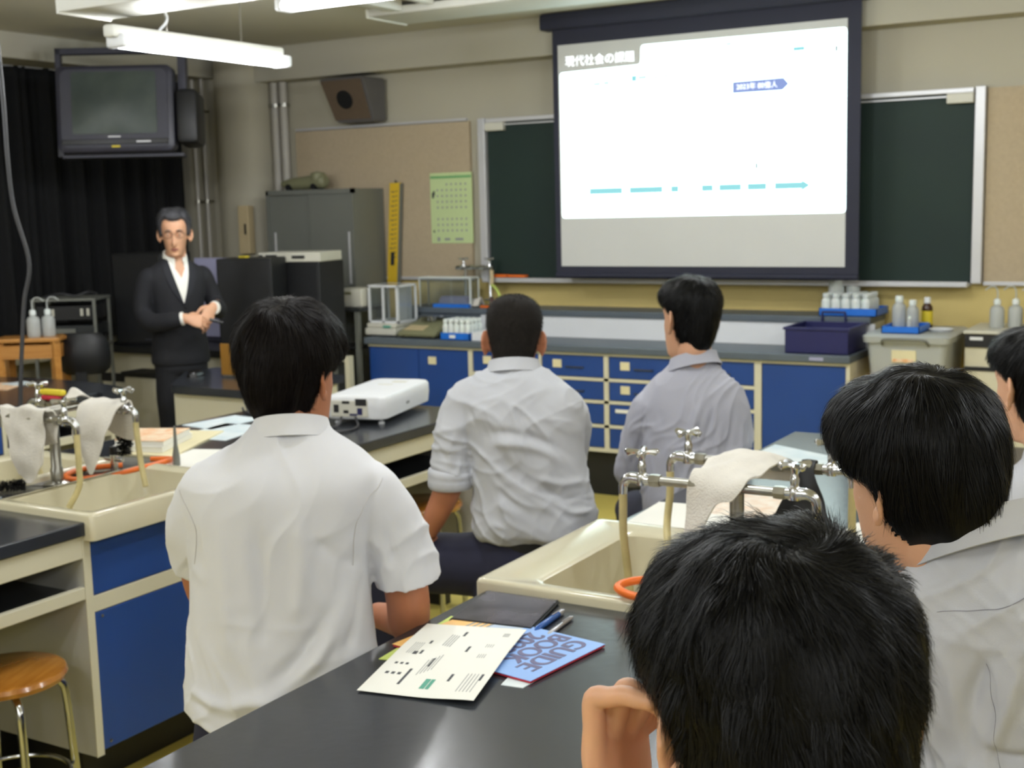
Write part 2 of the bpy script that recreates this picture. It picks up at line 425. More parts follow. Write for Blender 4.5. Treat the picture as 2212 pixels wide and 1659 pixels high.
# ------------------------------------------------------------------ projection screen
SY = 6.55
t = thing('projection_screen', (-2.68, SY, 1.18), 'pull-down projector screen showing a bright slide over the chalkboard', 'projector screen')
b = MB(); b.box(-3.56, -1.80, SY-0.004, SY+0.001, 1.20, 2.60); b.build('border', M['screen_black'], t)
b = MB(); b.box(-3.525, -1.87, SY-0.0055, SY-0.003, 1.243, 2.49); b.build('screen_surface', M['screen_cloth'], t)
b = MB(); b.tube([(-3.56, SY-0.002, 1.19), (-1.80, SY-0.002, 1.19)], 0.016, 14); b.build('bottom_bar', M['screen_black'], t, smooth=True)
b = MB(); b.box(-3.62, -1.76, SY-0.05, SY+0.05, 2.575, 2.665, 0.012); b.build('roller_case', M['screen_black'], t, smooth=True)
def quad(b, pts, y, th=0.0006):
    b.raw([(p[0], y, p[1]) for p in pts]+[(p[0], y-th, p[1]) for p in pts], [tuple(range(len(pts))), tuple(reversed(range(len(pts), 2*len(pts))))]+[(i, (i+1) % len(pts), len(pts)+(i+1) % len(pts), len(pts)+i) for i in range(len(pts))])
def roundcorners(P, r, k=5):
    out = []; n = len(P)
    for i in range(n):
        p = np.array(P[i]); a = np.array(P[i-1]); c = np.array(P[(i+1) % n])
        u = (a-p)/np.linalg.norm(a-p); v = (c-p)/np.linalg.norm(c-p)
        for s in np.linspace(0, 1, k):
            q = (1-s)**2*(p+u*r)+2*s*(1-s)*p+s*s*(p+v*r); out.append(tuple(q))
    return out
# outline of the slide (x, z) on the cloth
S = [(-3.515, 1.518), (-1.868, 1.521), (-1.872, 2.447), (-3.008, 2.452), (-3.011, 2.348), (-3.515, 2.338)]
b = MB(); quad(b, roundcorners(S, 0.022), SY-0.0058); slide = b.build('projected_slide', M['slide'], t)
def sl(name, m, pts):
    b = MB(); quad(b, pts, SY-0.0068, 0.0004); b.build(name, M[m], slide)
def rect(x0, x1, z0, z1): return [(x0, z0), (x1, z0), (x1, z1), (x0, z1)]
# the slide's title in white on the unlit cloth
me = text_mesh('現代社会の課題', 0.062, 0.0004)
me.transform(Matrix.Translation((-3.262, SY-0.0068, 2.392)) @ Matrix.Rotation(math.radians(0.3), 4, 'Y') @ Matrix.Rotation(PI/2, 4, 'X'))
link_mesh('slide_title', me, M['slide_text'], slide)
for (x0, x1) in ((-3.335, -3.13), (-3.085, -2.885), (-2.835, -2.79), (-2.655, -2.59), (-2.555, -2.43), (-2.395, -2.29), (-2.245, -2.10)):
    sl('timeline_segment', 'slide_teal', rect(x0, x1, 1.650, 1.683))
sl('timeline_arrow_head', 'slide_teal', [(-2.10, 1.638), (-2.055, 1.666), (-2.10, 1.694)])
sl('label_arrow', 'slide_blue', [(-2.478, 2.158), (-2.205, 2.158), (-2.172, 2.187), (-2.20, 2.22), (-2.478, 2.216)])
me = text_mesh('2023年 80億人', 0.036, 0.0003); me.transform(Matrix.Translation((-2.345, SY-0.0075, 2.187)) @ Matrix.Rotation(PI/2, 4, 'X')); link_mesh('label_text', me, M['slide_text'], slide)
me = text_mesh('NO.1', 0.036, 0.0003); me.transform(Matrix.Translation((-1.955, SY-0.0072, 2.39)) @ Matrix.Rotation(PI/2, 4, 'X')); link_mesh('slide_number', me, M['slide_grey'], slide)
for (x, z, w, h, m) in ((-3.28, 2.26, .045, .018, 'slide_pale'), (-3.22, 2.262, .035, .02, 'slide_pale'), (-3.05, 2.275, .03, .03, 'slide_teal'), (-3.0, 2.277, .05, .02, 'slide_pale'), (-2.92, 2.272, .02, .014, 'slide_pale'), (-2.86, 2.277, .022, .014, 'slide_pale'),
                        (-2.50, 2.415, .03, .016, 'slide_pale'), (-2.12, 2.36, .06, .02, 'slide_teal'), (-1.925, 2.345, .012, .028, 'slide_grey'), (-2.345, 1.775, .012, .03, 'slide_grey'), (-2.25, 1.765, .07, .012, 'slide_pale'), (-3.335, 1.775, .006, .022, 'slide_grey')):
    sl('slide_mark', m, rect(x-w/2, x+w/2, z-h/2, z+h/2))

# ------------------------------------------------------------------ ceiling lamps
def batten(x, y, L, z, axis, label, lit=True, power=None, chains=True):
    t = thing('fluorescent_lamp', (0, 0, 0), label, 'ceiling lamp')
    b = MB(); b.box(-0.03, 0.03, -L/2-0.03, L/2-0.03, 0.004, 0.055, 0.012); b.build('lamp_body', M['fixture'], t, smooth=True)
    for q in (-.034, .034):
        b = MB(); b.tube([(q, -L/2+0.035, -0.014), (q, L/2-0.035, -0.014)], 0.0165, 16); b.build('fluorescent_tube', M['tube'], t, smooth=True)
    for s in (-1, 1):
        b = MB(); y0 = s*(L/2-0.02); b.box(-0.05, 0.05, y0-0.02, y0+0.02, -0.034, 0.02, 0.012, 3); b.build('end_cap', M['white'], t, smooth=True)
    if chains:
        for s in (-1, 1):
            b = MB(); n = int((CEIL-z-0.055)/0.014); y0 = s*L*0.22
            for i in range(n):
                zz = 0.055+0.014*(i+0.5); a = 0.004
                ring = [(a*math.cos(q) if i % 2 else 0, y0+(0 if i % 2 else a*math.cos(q)), zz+0.009*math.sin(q)) for q in np.linspace(0, 2*PI, 9)]
                b.tube(ring, 0.0014, 5, cap=False)
            b.build('chain', M['dull_chrome'], t)
    t.location = (x, y, z)
    if axis == 'X': t.rotation_euler = (0, 0, PI/2)
    return t
t = batten(-4.03, 4.25, 1.04, 2.30, 'Y', 'lit fluorescent batten hanging on chains near the old television')
b = MB(); V, F = smooth_tube([(0.0, -0.27, 0.055), (0.03, -0.25, 0.11), (0.012, -0.3, 0.2), (0, -0.32, 0.30), (0, -0.33, 0.367)], 0.006, 24, 8); b.raw(V, F)
o = b.build('power_cord', M['white'], None); o.parent = t
for s in (-.3, .3): bulb((-4.03, 4.25+s, 2.235), 15.0, (.95, .97, 1))
# the white boxed hoods under the ceiling
def hood(x0, x1, y0, y1, z0, z1, label):
    t = thing('ceiling_light_hood', ((x0+x1)/2, (y0+y1)/2, z1), label, 'lamp housing')
    b = MB(); b.box(x0, x1, y0, y1, z0, z1, 0.006); b.build('hood_box', M['fixture'], t, smooth=True)
    b = MB(); b.tube([(x0, y0, z1), (x0, y0, z0), (x0, y1, z0)], 0.007, 8); b.build('edge_bead', M['fixture'], t, smooth=True)
    b = MB()
    for x in (x0+0.15, x1-0.15): b.tube([(x, (y0+y1)/2, z1), (x, (y0+y1)/2, CEIL)], 0.012, 10)
    b.build('hanger', M['fixture'], t)
    return t
hood(-4.17, -2.75, 3.58, 3.85, 2.40, 2.52, 'white lamp housing under the ceiling directly over the lit batten')
hood(-4.17, -0.2, 5.62, 5.98, 2.605, 2.645, 'long white lamp housing under the ceiling before the projector screen')
one('ceiling_rail', M['fixture'], (-4.0, 5.1, CEIL), 'white ceiling rail running up to the long lamp housing', 'ceiling rail', lambda b: (b.box(-4.02, -3.94, 4.5, 5.62, 2.615, 2.67, 0.004), b.box(-3.78, -3.74, 4.5, 5.62, 2.63, 2.67, 0.004)))
batten(-3.1, 4.23, 0.95, 2.45, 'X', 'lit fluorescent batten cut by the top edge of the picture', chains=True)
bulb((-3.1, 4.23, 2.385), 16.0, (.97, .98, 1))
# the room's other lamps, over and behind the camera
for (x, y) in LIGHT_XY:
    t = batten(x, y, 1.15, 2.56, 'X', 'lit ceiling lamp in the %s row, %s' % ({-4.4: 'left', -1.6: 'middle', 1.2: 'right'}[x], {-3.0: 'nearest the back wall', -.4: 'just behind the camera', 2.2: 'over the student benches', 4.6: 'nearest the chalkboard'}[y]), chains=False)
    for s in (-.3, .3): bulb((x+s, y, 2.43), LAMP_POWER)

# ------------------------------------------------------------------ loudspeaker on the wall
t = thing('wall_loudspeaker', (0, 0, 0), 'brown wooden loudspeaker mounted high on the front wall', 'loudspeaker')
V = [(-0.18, -0.12, 0.135), (0.165, -0.12, 0.135), (0.165, -0.01, -0.135), (-0.135, -0.01, -0.135), (-0.18, 0.13, 0.135), (0.165, 0.13, 0.135), (0.165, 0.13, -0.135), (-0.135, 0.13, -0.135)]
b = MB(); b.raw(V, [(0, 1, 2, 3), (4, 7, 6, 5), (0, 4, 5, 1), (3, 2, 6, 7), (1, 5, 6, 2), (0, 3, 7, 4)]); bmesh.ops.bevel(b.bm, geom=b.bm.edges[:], offset=0.01, segments=2, affect='EDGES'); b.build('cabinet', M['spk_side'], t)
b = MB(); nrm = 0.004
b.raw([(-0.165, -0.118-nrm, 0.12), (0.15, -0.118-nrm, 0.12), (0.15, -0.02-nrm, -0.12), (-0.13, -0.02-nrm, -0.12), (-0.165, -0.11, 0.12), (0.15, -0.11, 0.12), (0.15, -0.012, -0.12), (-0.13, -0.012, -0.12)], [(0, 3, 2, 1), (4, 5, 6, 7), (0, 1, 5, 4), (1, 2, 6, 5), (2, 3, 7, 6), (3, 0, 4, 7)]); b.build('front_grille', M['brown_spk'], t)
b = MB(); b.lathe([(0.0, 0), (0.06, 0), (0.06, 0.004), (0.045, 0.008), (0.0, 0.004)], (0, 0, 0), 28, 'Y'); o = b.build('cone', M['black'], t); o.location = (-0.01, -0.078, 0.0); o.rotation_euler = (math.radians(22), 0, 0)
b = MB(); b.box(-0.03, 0.03, 0.128, 0.16, -0.05, 0.05); b.build('bracket', M['dark_steel'], t)
t.location = (-5.06, 6.64, 2.285)

# ------------------------------------------------------------------ calendar, ruler board
t = thing('wall_calendar', (-4.42, 6.775, 1.37), 'pale green wall calendar pinned beside the chalkboard', 'calendar')
b = MB(); b.box(-4.58, -4.268, 6.769, 6.774, 1.372, 1.812); sheet_ = b.build('calendar_sheet', M['green_paper'], t)
b = MB(); b.box(-4.575, -4.272, 6.766, 6.770, 1.778, 1.792); b.build('top_band', M['ink_dkgreen'], t)
b = MB()
for r in range(9):
    for c in range(7):
        if (r == 0 and c < 2) or r == 5: continue
        x = -4.525+c*0.035; z = 1.74-r*0.036
        b.box(x-0.006, x+0.006, 6.7675, 6.7695, z-0.006, z+0.006)
b.box(-4.535, -4.515, 6.7675, 6.7695, 1.385, 1.41); b.box(-4.48, -4.44, 6.7675, 6.7695, 1.39, 1.405); b.box(-4.40, -4.34, 6.7675, 6.7695, 1.39, 1.405)
absorb(sheet_, b.build('dates', M['ink_soft'], t))
b = MB(); b.box(-4.566, -4.552, 6.7665, 6.7695, 1.655, 1.69); b.box(-4.556, -4.545, 6.7665, 6.7695, 1.672, 1.70); b.box(-4.563, -4.552, 6.7665, 6.7695, 1.44, 1.455); absorb(sheet_, b.build('large_numerals', M['ink'], t))
t = thing('gauge_board', (-4.86, 6.75, 1.1), 'tall yellow measuring board hung between locker and calendar', 'measuring board')
def slant(b, x0, x1, z0, z1, y0, y1, sh=-0.045):
    f = lambda z: sh*(1.76-z)/0.6
    b.raw([(x0+f(z0), y0, z0), (x1+f(z0), y0, z0), (x1+f(z0), y1, z0), (x0+f(z0), y1, z0), (x0+f(z1), y0, z1), (x1+f(z1), y0, z1), (x1+f(z1), y1, z1), (x0+f(z1), y1, z1)], [(0, 3, 2, 1), (4, 5, 6, 7), (0, 1, 5, 4), (1, 2, 6, 5), (2, 3, 7, 6), (3, 0, 4, 7)])
b = MB(); slant(b, -4.868, -4.79, 1.10, 1.76, 6.735, 6.755); face_ = b.build('yellow_face', M['yellow_board'], t)
b = MB(); slant(b, -4.79, -4.778, 1.10, 1.755, 6.735, 6.76); b.build('steel_edge', M['grey_steel'], t)
b = MB(); slant(b, -4.842, -4.816, 1.235, 1.32, 6.730, 6.7345); b.build('level_window', M['dark_steel'], t)
b = MB()
for i in range(15): z = 1.70-i*0.03; slant(b, -4.845 if i % 3 else -4.855, -4.825, z, z+0.006, 6.7335, 6.7348); slant(b, -4.818, -4.806, z+0.004, z+0.01, 6.7335, 6.7348)
absorb(face_, b.build('markings', M['ink'], t))
b = MB(); b.lathe([(0.006, -0.01), (0.006, 0.012)], (-4.828, 6.745, 1.765), 10, 'Z'); b.build('hook', M['dark_steel'], t)
one('orange_cloth', M['orange'], (-3.98, 6.72, 1.164), 'orange cloth strip lying on the chalk tray', 'cloth', lambda b: (b.box(-4.11, -3.99, 6.69, 6.74, 1.164, 1.182, 0.005), b.box(-3.985, -3.86, 6.695, 6.74, 1.164, 1.18, 0.005)))

# ------------------------------------------------------------------ grey locker
LX0, LX1, LY0, LY1 = -5.652, -4.943, 6.438, 6.765
t = thing('steel_locker', (-5.3, 6.6, 0.0), 'grey steel sliding-door locker in the corner by the pillar', 'locker')
b = MB(); b.box(LX0, LX1, LY0+0.03, LY1, 0.0, 1.73, 0.004)
b.box(LX0, LX0+0.02, LY0, LY0+0.03, 0.0, 1.73); b.box(LX1-0.02, LX1, LY0, LY0+0.03, 0, 1.73); b.box(LX0, LX1, LY0, LY0+0.03, 1.70, 1.73); b.box(LX0, LX1, LY0, LY0+0.03, 0, 0.06)
b.build('carcass', M['grey_steel'], t)
for (x0, x1, y, hx) in ((LX0+0.02, LX0+0.36, LY0+0.020, LX0+0.045), (LX0+0.345, LX1-0.02, LY0+0.008, LX1-0.05)):
    b = MB(); b.box(x0, x1, y, y+0.011, 0.06, 1.70, 0.002); d = b.build('sliding_door', M['grey_steel'], t)
    b = MB(); b.box(hx, hx+0.014, y-0.008, y+0.002, 1.13, 1.46, 0.003); b.build('door_handle', M['alu'], d)
# model on top
t = thing('model_vehicle', (-5.45, 6.6, 1.706), 'olive moulded model lying on top of the grey locker', 'model')
b = MB(); V, F = smooth_tube([(-5.64, 6.6, 1.75), (-5.55, 6.6, 1.748), (-5.4, 6.6, 1.755), (-5.30, 6.6, 1.762), (-5.275, 6.6, 1.765)], [0.02, 0.04, 0.045, 0.05, 0.03], 20, 14); b.raw(V, F); b.build('hull', M['olive'], t, smooth=True)
b = MB(); b.lathe([(0.001, 0.03), (0.045, 0.02), (0.055, -0.01), (0.05, -0.03)], (-5.34, 6.6, 1.795), 18); b.build('cabin', M['olive'], t, smooth=True)
for x in (-5.56, -5.35):
    b = MB(); b.lathe([(0.02, -0.05), (0.022, 0), (0.02, 0.05)], (x, 6.6, 1.726), 14, 'Y'); b.build('wheel', M['black'], t, smooth=True)
t.location.z += 0.025

# ------------------------------------------------------------------ television
t = thing('crt_television', (0, 0, 0), 'old tube television in a dark housing hung from the ceiling', 'television')
def ringxz(w, h, y, zc=0, r=0.04, k=4): return [(p[0], y, p[1]+zc) for p in rrect(-w/2, w/2, -h/2, h/2, 0, r, k)]
b = MB(); b.loft([ringxz(.62, .45, 0.0), ringxz(.655, .485, 0.012), ringxz(.66, .49, 0.10), ringxz(.60, .46, 0.16, 0, .05), ringxz(.46, .40, 0.36, 0, .06), ringxz(.40, .34, 0.46, -.01, .06)]); b.build('housing', M['tvgrey'], t, smooth=True)
b = MB(); b.loft([ringxz(.60, .44, -0.004), ringxz(.61, .45, 0.02)]); b.build('front_bezel', M['tvgrey'], t, smooth=True)
gv = []; gf = []; n = 16
for j in range(n+1):
    for i in range(n+1):
        x = (i/n-0.5)*0.47; z = (j/n-0.5)*0.345+0.03; gv.append((x, -0.006-0.02*(1-(2*i/n-1)**2)*(1-(2*j/n-1)**2)*0.8-0.002, z))
for j in range(n):
    for i in range(n): gf.append((j*(n+1)+i, j*(n+1)+i+1, (j+1)*(n+1)+i+1, (j+1)*(n+1)+i))
b = MB(); b.raw(gv, gf); b.loft([[(p[0], p[1], p[2]) for p in ringxz(.475, .35, -0.007, .03, .02)], ringxz(.475, .35, 0.0, .03, .02)]); b.build('picture_tube', M['crt'], t, smooth=True)
b = MB(); b.box(-0.30, 0.30, -0.012, 0.0, -0.205, -0.175, 0.003); b.build('control_strip', M['black_gloss'], t)
b = MB(); b.box(-0.04, 0.03, -0.008, -0.003, -0.165, -0.158); b.build('nameplate', M['alu'], t)
b = MB(); b.box(-0.02, 0.025, -0.012, -0.004, -0.222, -0.212); b.build('yellow_mark', M['yellow'], t)
b = MB(); b.box(0.12, 0.2, -0.0135, -0.011, -0.196, -0.188); b.build('side_lettering', M['alu'], t)
b = MB(); b.box(0.335, 0.46, 0.02, 0.26, -0.20, 0.11, 0.03); b.build('side_speaker_box', M['black'], t, smooth=True)
b = MB()
b.box(-0.36, -0.33, 0.12, 0.16, -0.25, 0.37); b.box(-0.36, 0.40, 0.12, 0.16, 0.335, 0.37); b.box(0.34, 0.385, 0.10, 0.17, 0.0, 0.37); b.box(-0.33, 0.36, 0.10, 0.18, -0.262, -0.246)
b.box(-0.02, 0.03, 0.12, 0.16, 0.37, 0.55)
b.build('hanging_frame', M['tvgrey'], t)
t.location = (-5.67, 5.22, 2.20); t.rotation_euler = (math.radians(-6), 0, math.radians(33))
# ================================================================== TEACHER'S COUNTER
CX0, CX1, CY0 = -4.66, -1.72, 6.12
t = thing('demonstration_counter', (-3.19, 6.45, 0.0), 'long demonstration counter with blue doors and drawers below the chalkboard', 'counter')
b = MB(); b.box(CX0, CX1, CY0, 6.50, 0.794, 0.834, 0.006); b.build('worktop', M['counter'], t)
b = MB(); b.box(CX0+0.6, CX1+0.02, 6.50, 6.52, 0.834, 0.955); b.build('riser_panel', M['white'], t)
b = MB(); b.box(CX0+0.02, CX1, 6.485, 6.795, 0.955, 0.99, 0.005); b.box(CX0+0.02, CX0+0.6, 6.50, 6.52, 0.834, 0.955); b.build('upper_ledge', M['counter'], t)
b = MB(); b.box(CX0+0.02, CX1-0.005, 6.17, 6.79, 0.25, 0.794); b.box(CX0+0.02, CX1-0.005, 6.52, 6.79, 0.794, 0.955)
fr = [(CX0+0.015, CX1-0.005, 0.78, 0.795), (CX0+0.015, CX1-0.005, 0.251, 0.272)]
for (x0, x1, z0, z1) in fr: b.box(x0, x1, 6.145, 6.17, z0, z1)
for (x0, x1) in ((-3.933, -3.904), (-3.467, -3.450), (-3.064, -3.036), (-2.631, -2.604), (-2.212, -2.175), (-1.744, -1.725)): b.box(x0, x1, 6.145, 6.17, 0.272, 0.78)
for z in (0.6495, 0.527, 0.394): b.box(-3.904, -2.212, 6.145, 6.17, z-0.0085, z+0.0085)
b.build('cabinet_frame', M['cream'], t)
b = MB(); b.box(CX0+0.04, CX1-0.03, 6.20, 6.79, 0.0, 0.25); b.build('plinth', M['black'], t)
def label_on(parent, x, z, y, w=0.055, h=0.045, m='white_label', n='name_card'):
    b = MB(); b.box(x-w/2, x+w/2, y-0.004, y, z-h/2, z+h/2, 0.001); b.build(n, M[m], parent)
for (x0, x1, lab) in ((-4.64, -4.286, None), (-4.282, -3.936, (-4.185, 0.71)), (-2.172, -1.747, None)):
    b = MB(); b.box(x0, x1, 6.15, 6.168, 0.275, 0.775, 0.002); d = b.build('door', M['blue'], t)
    if lab: label_on(d, lab[0], lab[1], 6.15)
cols = [(-3.901, -3.470), (-3.447, -3.067), (-3.033, -2.634), (-2.601, -2.215)]
rows = [(0.661, 0.777), (0.539, 0.638), (0.406, 0.515), (0.276, 0.383)]
for ci, (x0, x1) in enumerate(cols):
    for ri, (z0, z1) in enumerate(rows):
        b = MB(); b.box(x0, x1, 6.15, 6.168, z0, z1, 0.002); d = b.build('drawer', M['blue'], t)
        zc = (z0+z1)/2; xl = x0+0.095
        b = MB(); b.tube([(x0+0.15, 6.143, zc-0.006), (x0+0.26, 6.143, zc-0.006)], 0.004, 8); b.box(x0+0.15, x0+0.156, 6.143, 6.152, zc-0.01, zc-0.002); b.box(x0+0.254, x0+0.26, 6.143, 6.152, zc-0.01, zc-0.002); b.build('pull_handle', M['dark_steel'], d)
        if ci == 2 and ri == 2: label_on(d, xl+0.0, zc+0.022, 6.15, 0.12, 0.02, 'paper', 'paper_slip')
        else: label_on(d, xl, zc+0.01, 6.15)
b = MB(); b.box(-1.92, -1.85, 6.117, 6.121, 0.806, 0.822, 0.001); b.build('maker_plate', M['lilac'], t)

# ================================================================== STUDENT BENCHES
def sink_mesh(b, xo, xi, y0, y1, basin, zt=0.822):
    """xo outer x (over the bench side), xi inner x; basin=(bx_o,bx_i,by0,by1)"""
    xa, xb = min(xo, xi), max(xo, xi)
    bxa, bxb = min(basin[0], basin[1]), max(basin[0], basin[1])
    R = lambda q, z, i, r: rrect(xa+i, xb-i, y0+i, y1-i, z, r, 5)
    Bn = lambda z, i, r: rrect(bxa+i, bxb-i, basin[2]+i, basin[3]-i, z, r, 5)
    b.loft([R(0, 0.748, 0.004, .012), R(0, 0.75, 0.0, .014), R(0, zt-0.008, 0.0, .014), R(0, zt-0.002, 0.003, .014), R(0, zt, 0.010, .012), R(0, zt-0.001, 0.02, .012),
            Bn(zt-0.003, -0.012, .03), Bn(zt-0.010, 0.0, .03), Bn(zt-0.12, 0.012, .035), Bn(zt-0.165, 0.025, .04), Bn(zt-0.175, 0.06, .03), Bn(zt-0.176, 0.11, .01)], cap=False)
    n = 24
    V = Bn(zt-0.176, 0.11, .01); b.raw(V, [tuple(range(len(V)))])
    V = R(0, 0.748, 0.004, .012)
    W_ = Bn(zt-0.14, -0.006, .03)
    # outer underside down around the bowl
    b.loft([V, [(p[0], p[1], 0.746) for p in Bn(0, -0.004, .03)], [(p[0], p[1], zt-0.19) for p in Bn(0, 0.01, .03)]], cap=False)
    V = [(p[0], p[1], zt-0.19) for p in Bn(0, 0.01, .03)]; b.raw(V, [tuple(range(len(V)))])

def lab_bench(xl, xr, y0, y1, label, sinks, sy0, sy1, fbasin, cab_end, round_end=False):
    xc = (xl+xr)/2
    t = thing('lab_bench', (xc, (y0+y1)/2, 0), label, 'laboratory bench')
    w = 0.372  # sink reach inwards
    b = MB()
    if sinks:
        b.box(xl, xr, y0, sy0, 0.762, 0.80, 0.004); b.box(xl, xr, sy1, y1, 0.762, 0.80, 0.004); b.box(xl+w-0.002, xr-w+0.002, sy0, sy1, 0.762, 0.80, 0.001)
    else: b.box(xl, xr, y0, y1, 0.762, 0.80, 0.004)
    if round_end:
        pts = [(xr-0.55+0.62*math.cos(a), y1-0.06+0.19*math.sin(a)) for a in np.linspace(-0.35, PI+0.05, 28)]
        b.loft([[(p[0], p[1], 0.762) for p in pts], [(p[0], p[1], 0.7995) for p in pts]])
    b.build('worktop', M['bench'], t)
    ins = 0.012
    # sink cabinet
    c0, c1 = sy0+0.0, cab_end
    b = MB()
    for (ya, yb) in ((c0-.005, c0+.018), (c1-.018, c1), (y1-.05, y1-.03), (y0+.03, y0+.05)):
        b = MB(); b.box(xl+ins, xr-ins, ya, yb, 0.145, 0.762, 0.001); ep = b.build('end_panel', M['panel_grey'], t)
        for (xa, xb) in ((xl+ins-.002, xl+ins+.001), (xr-ins-.001, xr-ins+.002)):
            b = MB(); b.box(xa, xb, ya-.001, yb+.001, .145, .762); b.build('edge_band', M['cream'], ep)
    b = MB(); b.box(xl+ins+0.03, xr-ins-0.03, c0+0.018, c1-0.018, 0.145, 0.62)
    b.build('cabinet_body', M['panel_grey'], t)
    b = MB(); b.box(xl+0.15, xr-0.15, c0+0.06, c1-0.06, 0.0, 0.145); b.box(xl+0.15, xr-0.15, y1-0.10, y1-0.05, 0, 0.145); b.box(xc-0.02, xc+0.02, y0+0.1, y1-0.05, 0, 0.145); b.build('plinth', M['black'], t)
    for s, xs in ((1, xr-ins), (-1, xl+ins)):
        x0, x1 = (xs-0.02, xs) if s > 0 else (xs, xs+0.02)
        def BX(y0_, y1_, z0_, z1_, m, n, par=t, dx=0.0):
            b = MB(); b.box(x0-dx, x1-dx, y0_, y1_, z0_, z1_, 0.002); return b.build(n, M[m], par)
        BX(c0+0.018, sy1-0.004, 0.592, 0.745, 'blue', 'sink_front')
        BX(c0+0.018, sy1-0.004, 0.545, 0.590, 'cream', 'grip_rail')
        d = BX(c0+0.020, sy1-0.004, 0.157, 0.543, 'blue', 'door')
        for zz in (0.53, 0.175):
            b = MB(); b.lathe([(0.0, -0.004), (0.004, -0.004), (0.004, 0.002), (0.0, 0.003)], (x1 if s > 0 else x0, c0+0.045, zz), 10, 'X'); b.build('door_screw', M['dull_chrome'], d)
        BX(sy1, sy1+0.016, 0.157, 0.762, 'cream', 'stile')
        for z0_, z1_ in ((0.605, 0.72), (0.45, 0.585), (0.30, 0.43), (0.157, 0.28)):
            d = BX(sy1+0.02, c1-0.02, z0_, z1_, 'blue', 'drawer')
            b = MB(); xx = x1 if s > 0 else x0; ym = (sy1+c1)/2
            b.tube([(xx, ym-0.05, z1_-0.03), (xx+s*0.02, ym-0.05, z1_-0.03), (xx+s*0.02, ym+0.05, z1_-0.03), (xx, ym+0.05, z1_-0.03)], 0.004, 8); b.build('drawer_handle', M['chrome'], d)
        # knee spaces: apron, book shelf slot
        for (a, e) in ((y0+0.05, c0-0.005), (c1, y1-0.05)):
            BX(a, e, 0.700, 0.7615, 'cream', 'apron')
            BX(a, e, 0.588, 0.622, 'cream', 'shelf_edge')
    for (a, e) in ((y0+0.05, c0-0.005), (c1, y1-0.05)):
        b = MB(); b.box(xl+0.03, xr-0.03, a, e, 0.592, 0.604); b.build('book_shelf', M['bench'], t)
        b = MB(); b.box(xc-0.012, xc+0.012, a, e, 0.145, 0.762); b.build('centre_panel', M['panel_grey'], t)
    if sinks:
        for s in (1, -1):
            xo = xr+0.028 if s > 0 else xl-0.028
            xi = xr-w if s > 0 else xl+w
            if fbasin == 'left_wide' and s < 0: basin = (xo+0.125, xi-0.02, sy0+0.05, sy1-0.09)
            else: basin = (xo-s*0.055, xi+s*0.022, sy0+0.045, sy1-0.05)
            b = MB(); sink_mesh(b, xo, xi, sy0-0.002, sy1+0.002, basin); o = b.build('sink', M['sink'], t, smooth=True, angle=50)
            bm2 = MB(); bm2.lathe([(0.001, 0.0), (0.025, 0.0), (0.028, 0.004), (0.02, 0.005), (0.001, 0.003)], ((basin[0]+basin[1])/2, (basin[2]+basin[3])/2, 0.647), 20); bm2.build('drain', M['dull_chrome'], o, smooth=True)
    return t
RB = lab_bench(-1.38, -0.56, 0.70, 4.24, 'dark-topped lab bench in the right foreground holding the guide book and handout', True, 2.20, 2.78, 'left_wide', 3.25)
LB = lab_bench(-3.55, -2.65, 0.70, 4.24, 'dark-topped lab bench holding the white projector, its blue sink cabinet at left', True, 2.245, 2.83, '', 3.34)
FB = lab_bench(-5.46, -4.57, 1.60, 4.12, 'dark-topped lab bench with rounded end at the far left', False, 2.30, 2.84, '', 3.50, round_end=True)

# ------------------------------------------------------------------ tap stands
def handle_bm(b, c, sc=1.0, rot=0.4):
    for k in range(4):
        a = rot+k*PI/2; p = (c[0]+0.031*sc*math.cos(a), c[1]+0.031*sc*math.sin(a), c[2]+0.002)
        V, F = smooth_tube([c, ((c[0]+p[0])/2, (c[1]+p[1])/2, c[2]+0.003), p, (c[0]+0.034*sc*math.cos(a), c[1]+0.034*sc*math.sin(a), c[2])], [0.006*sc, 0.0055*sc, 0.0085*sc, 0.003*sc], 10, 8); b.raw(V, F)
    b.lathe([(0.001, 0.008), (0.009*sc, 0.006), (0.011*sc, 0), (0.008*sc, -0.006), (0.006*sc, -0.02)], c, 14)
def tap(root, x, y, z, s, hose_pts, rot=0.4, dz=0.0):
    b = MB()
    b.lathe([(0.0125, -0.012), (0.014, 0.0), (0.012, 0.012), (0.0085, 0.016), (0.0095, 0.03), (0.0075, 0.034), (0.006, 0.045)], (x, y, z), 16)
    V, F = smooth_tube([(x-s*0.028, y, z), (x, y, z), (x+s*0.028, y, z+0.001), (x+s*0.043, y, z-0.012), (x+s*0.045, y, z-0.035)], [0.011, 0.013, 0.0115, 0.010, 0.009], 20, 12); b.raw(V, F)
    tp = b.build('tap', M['chrome'], root, smooth=True)
    b = MB(); handle_bm(b, (x, y, z+0.056), 1.0, rot); b.build('tap_handle', M['chrome'], tp, smooth=True)
    if hose_pts:
        b = MB(); V, F = smooth_tube([(x+s*0.045, y, z-0.022), (x+s*0.045, y, z-0.05)]+hose_pts, 0.0088, 30, 12); b.raw(V, F); b.build('rubber_hose', M['hose'], tp, smooth=True)
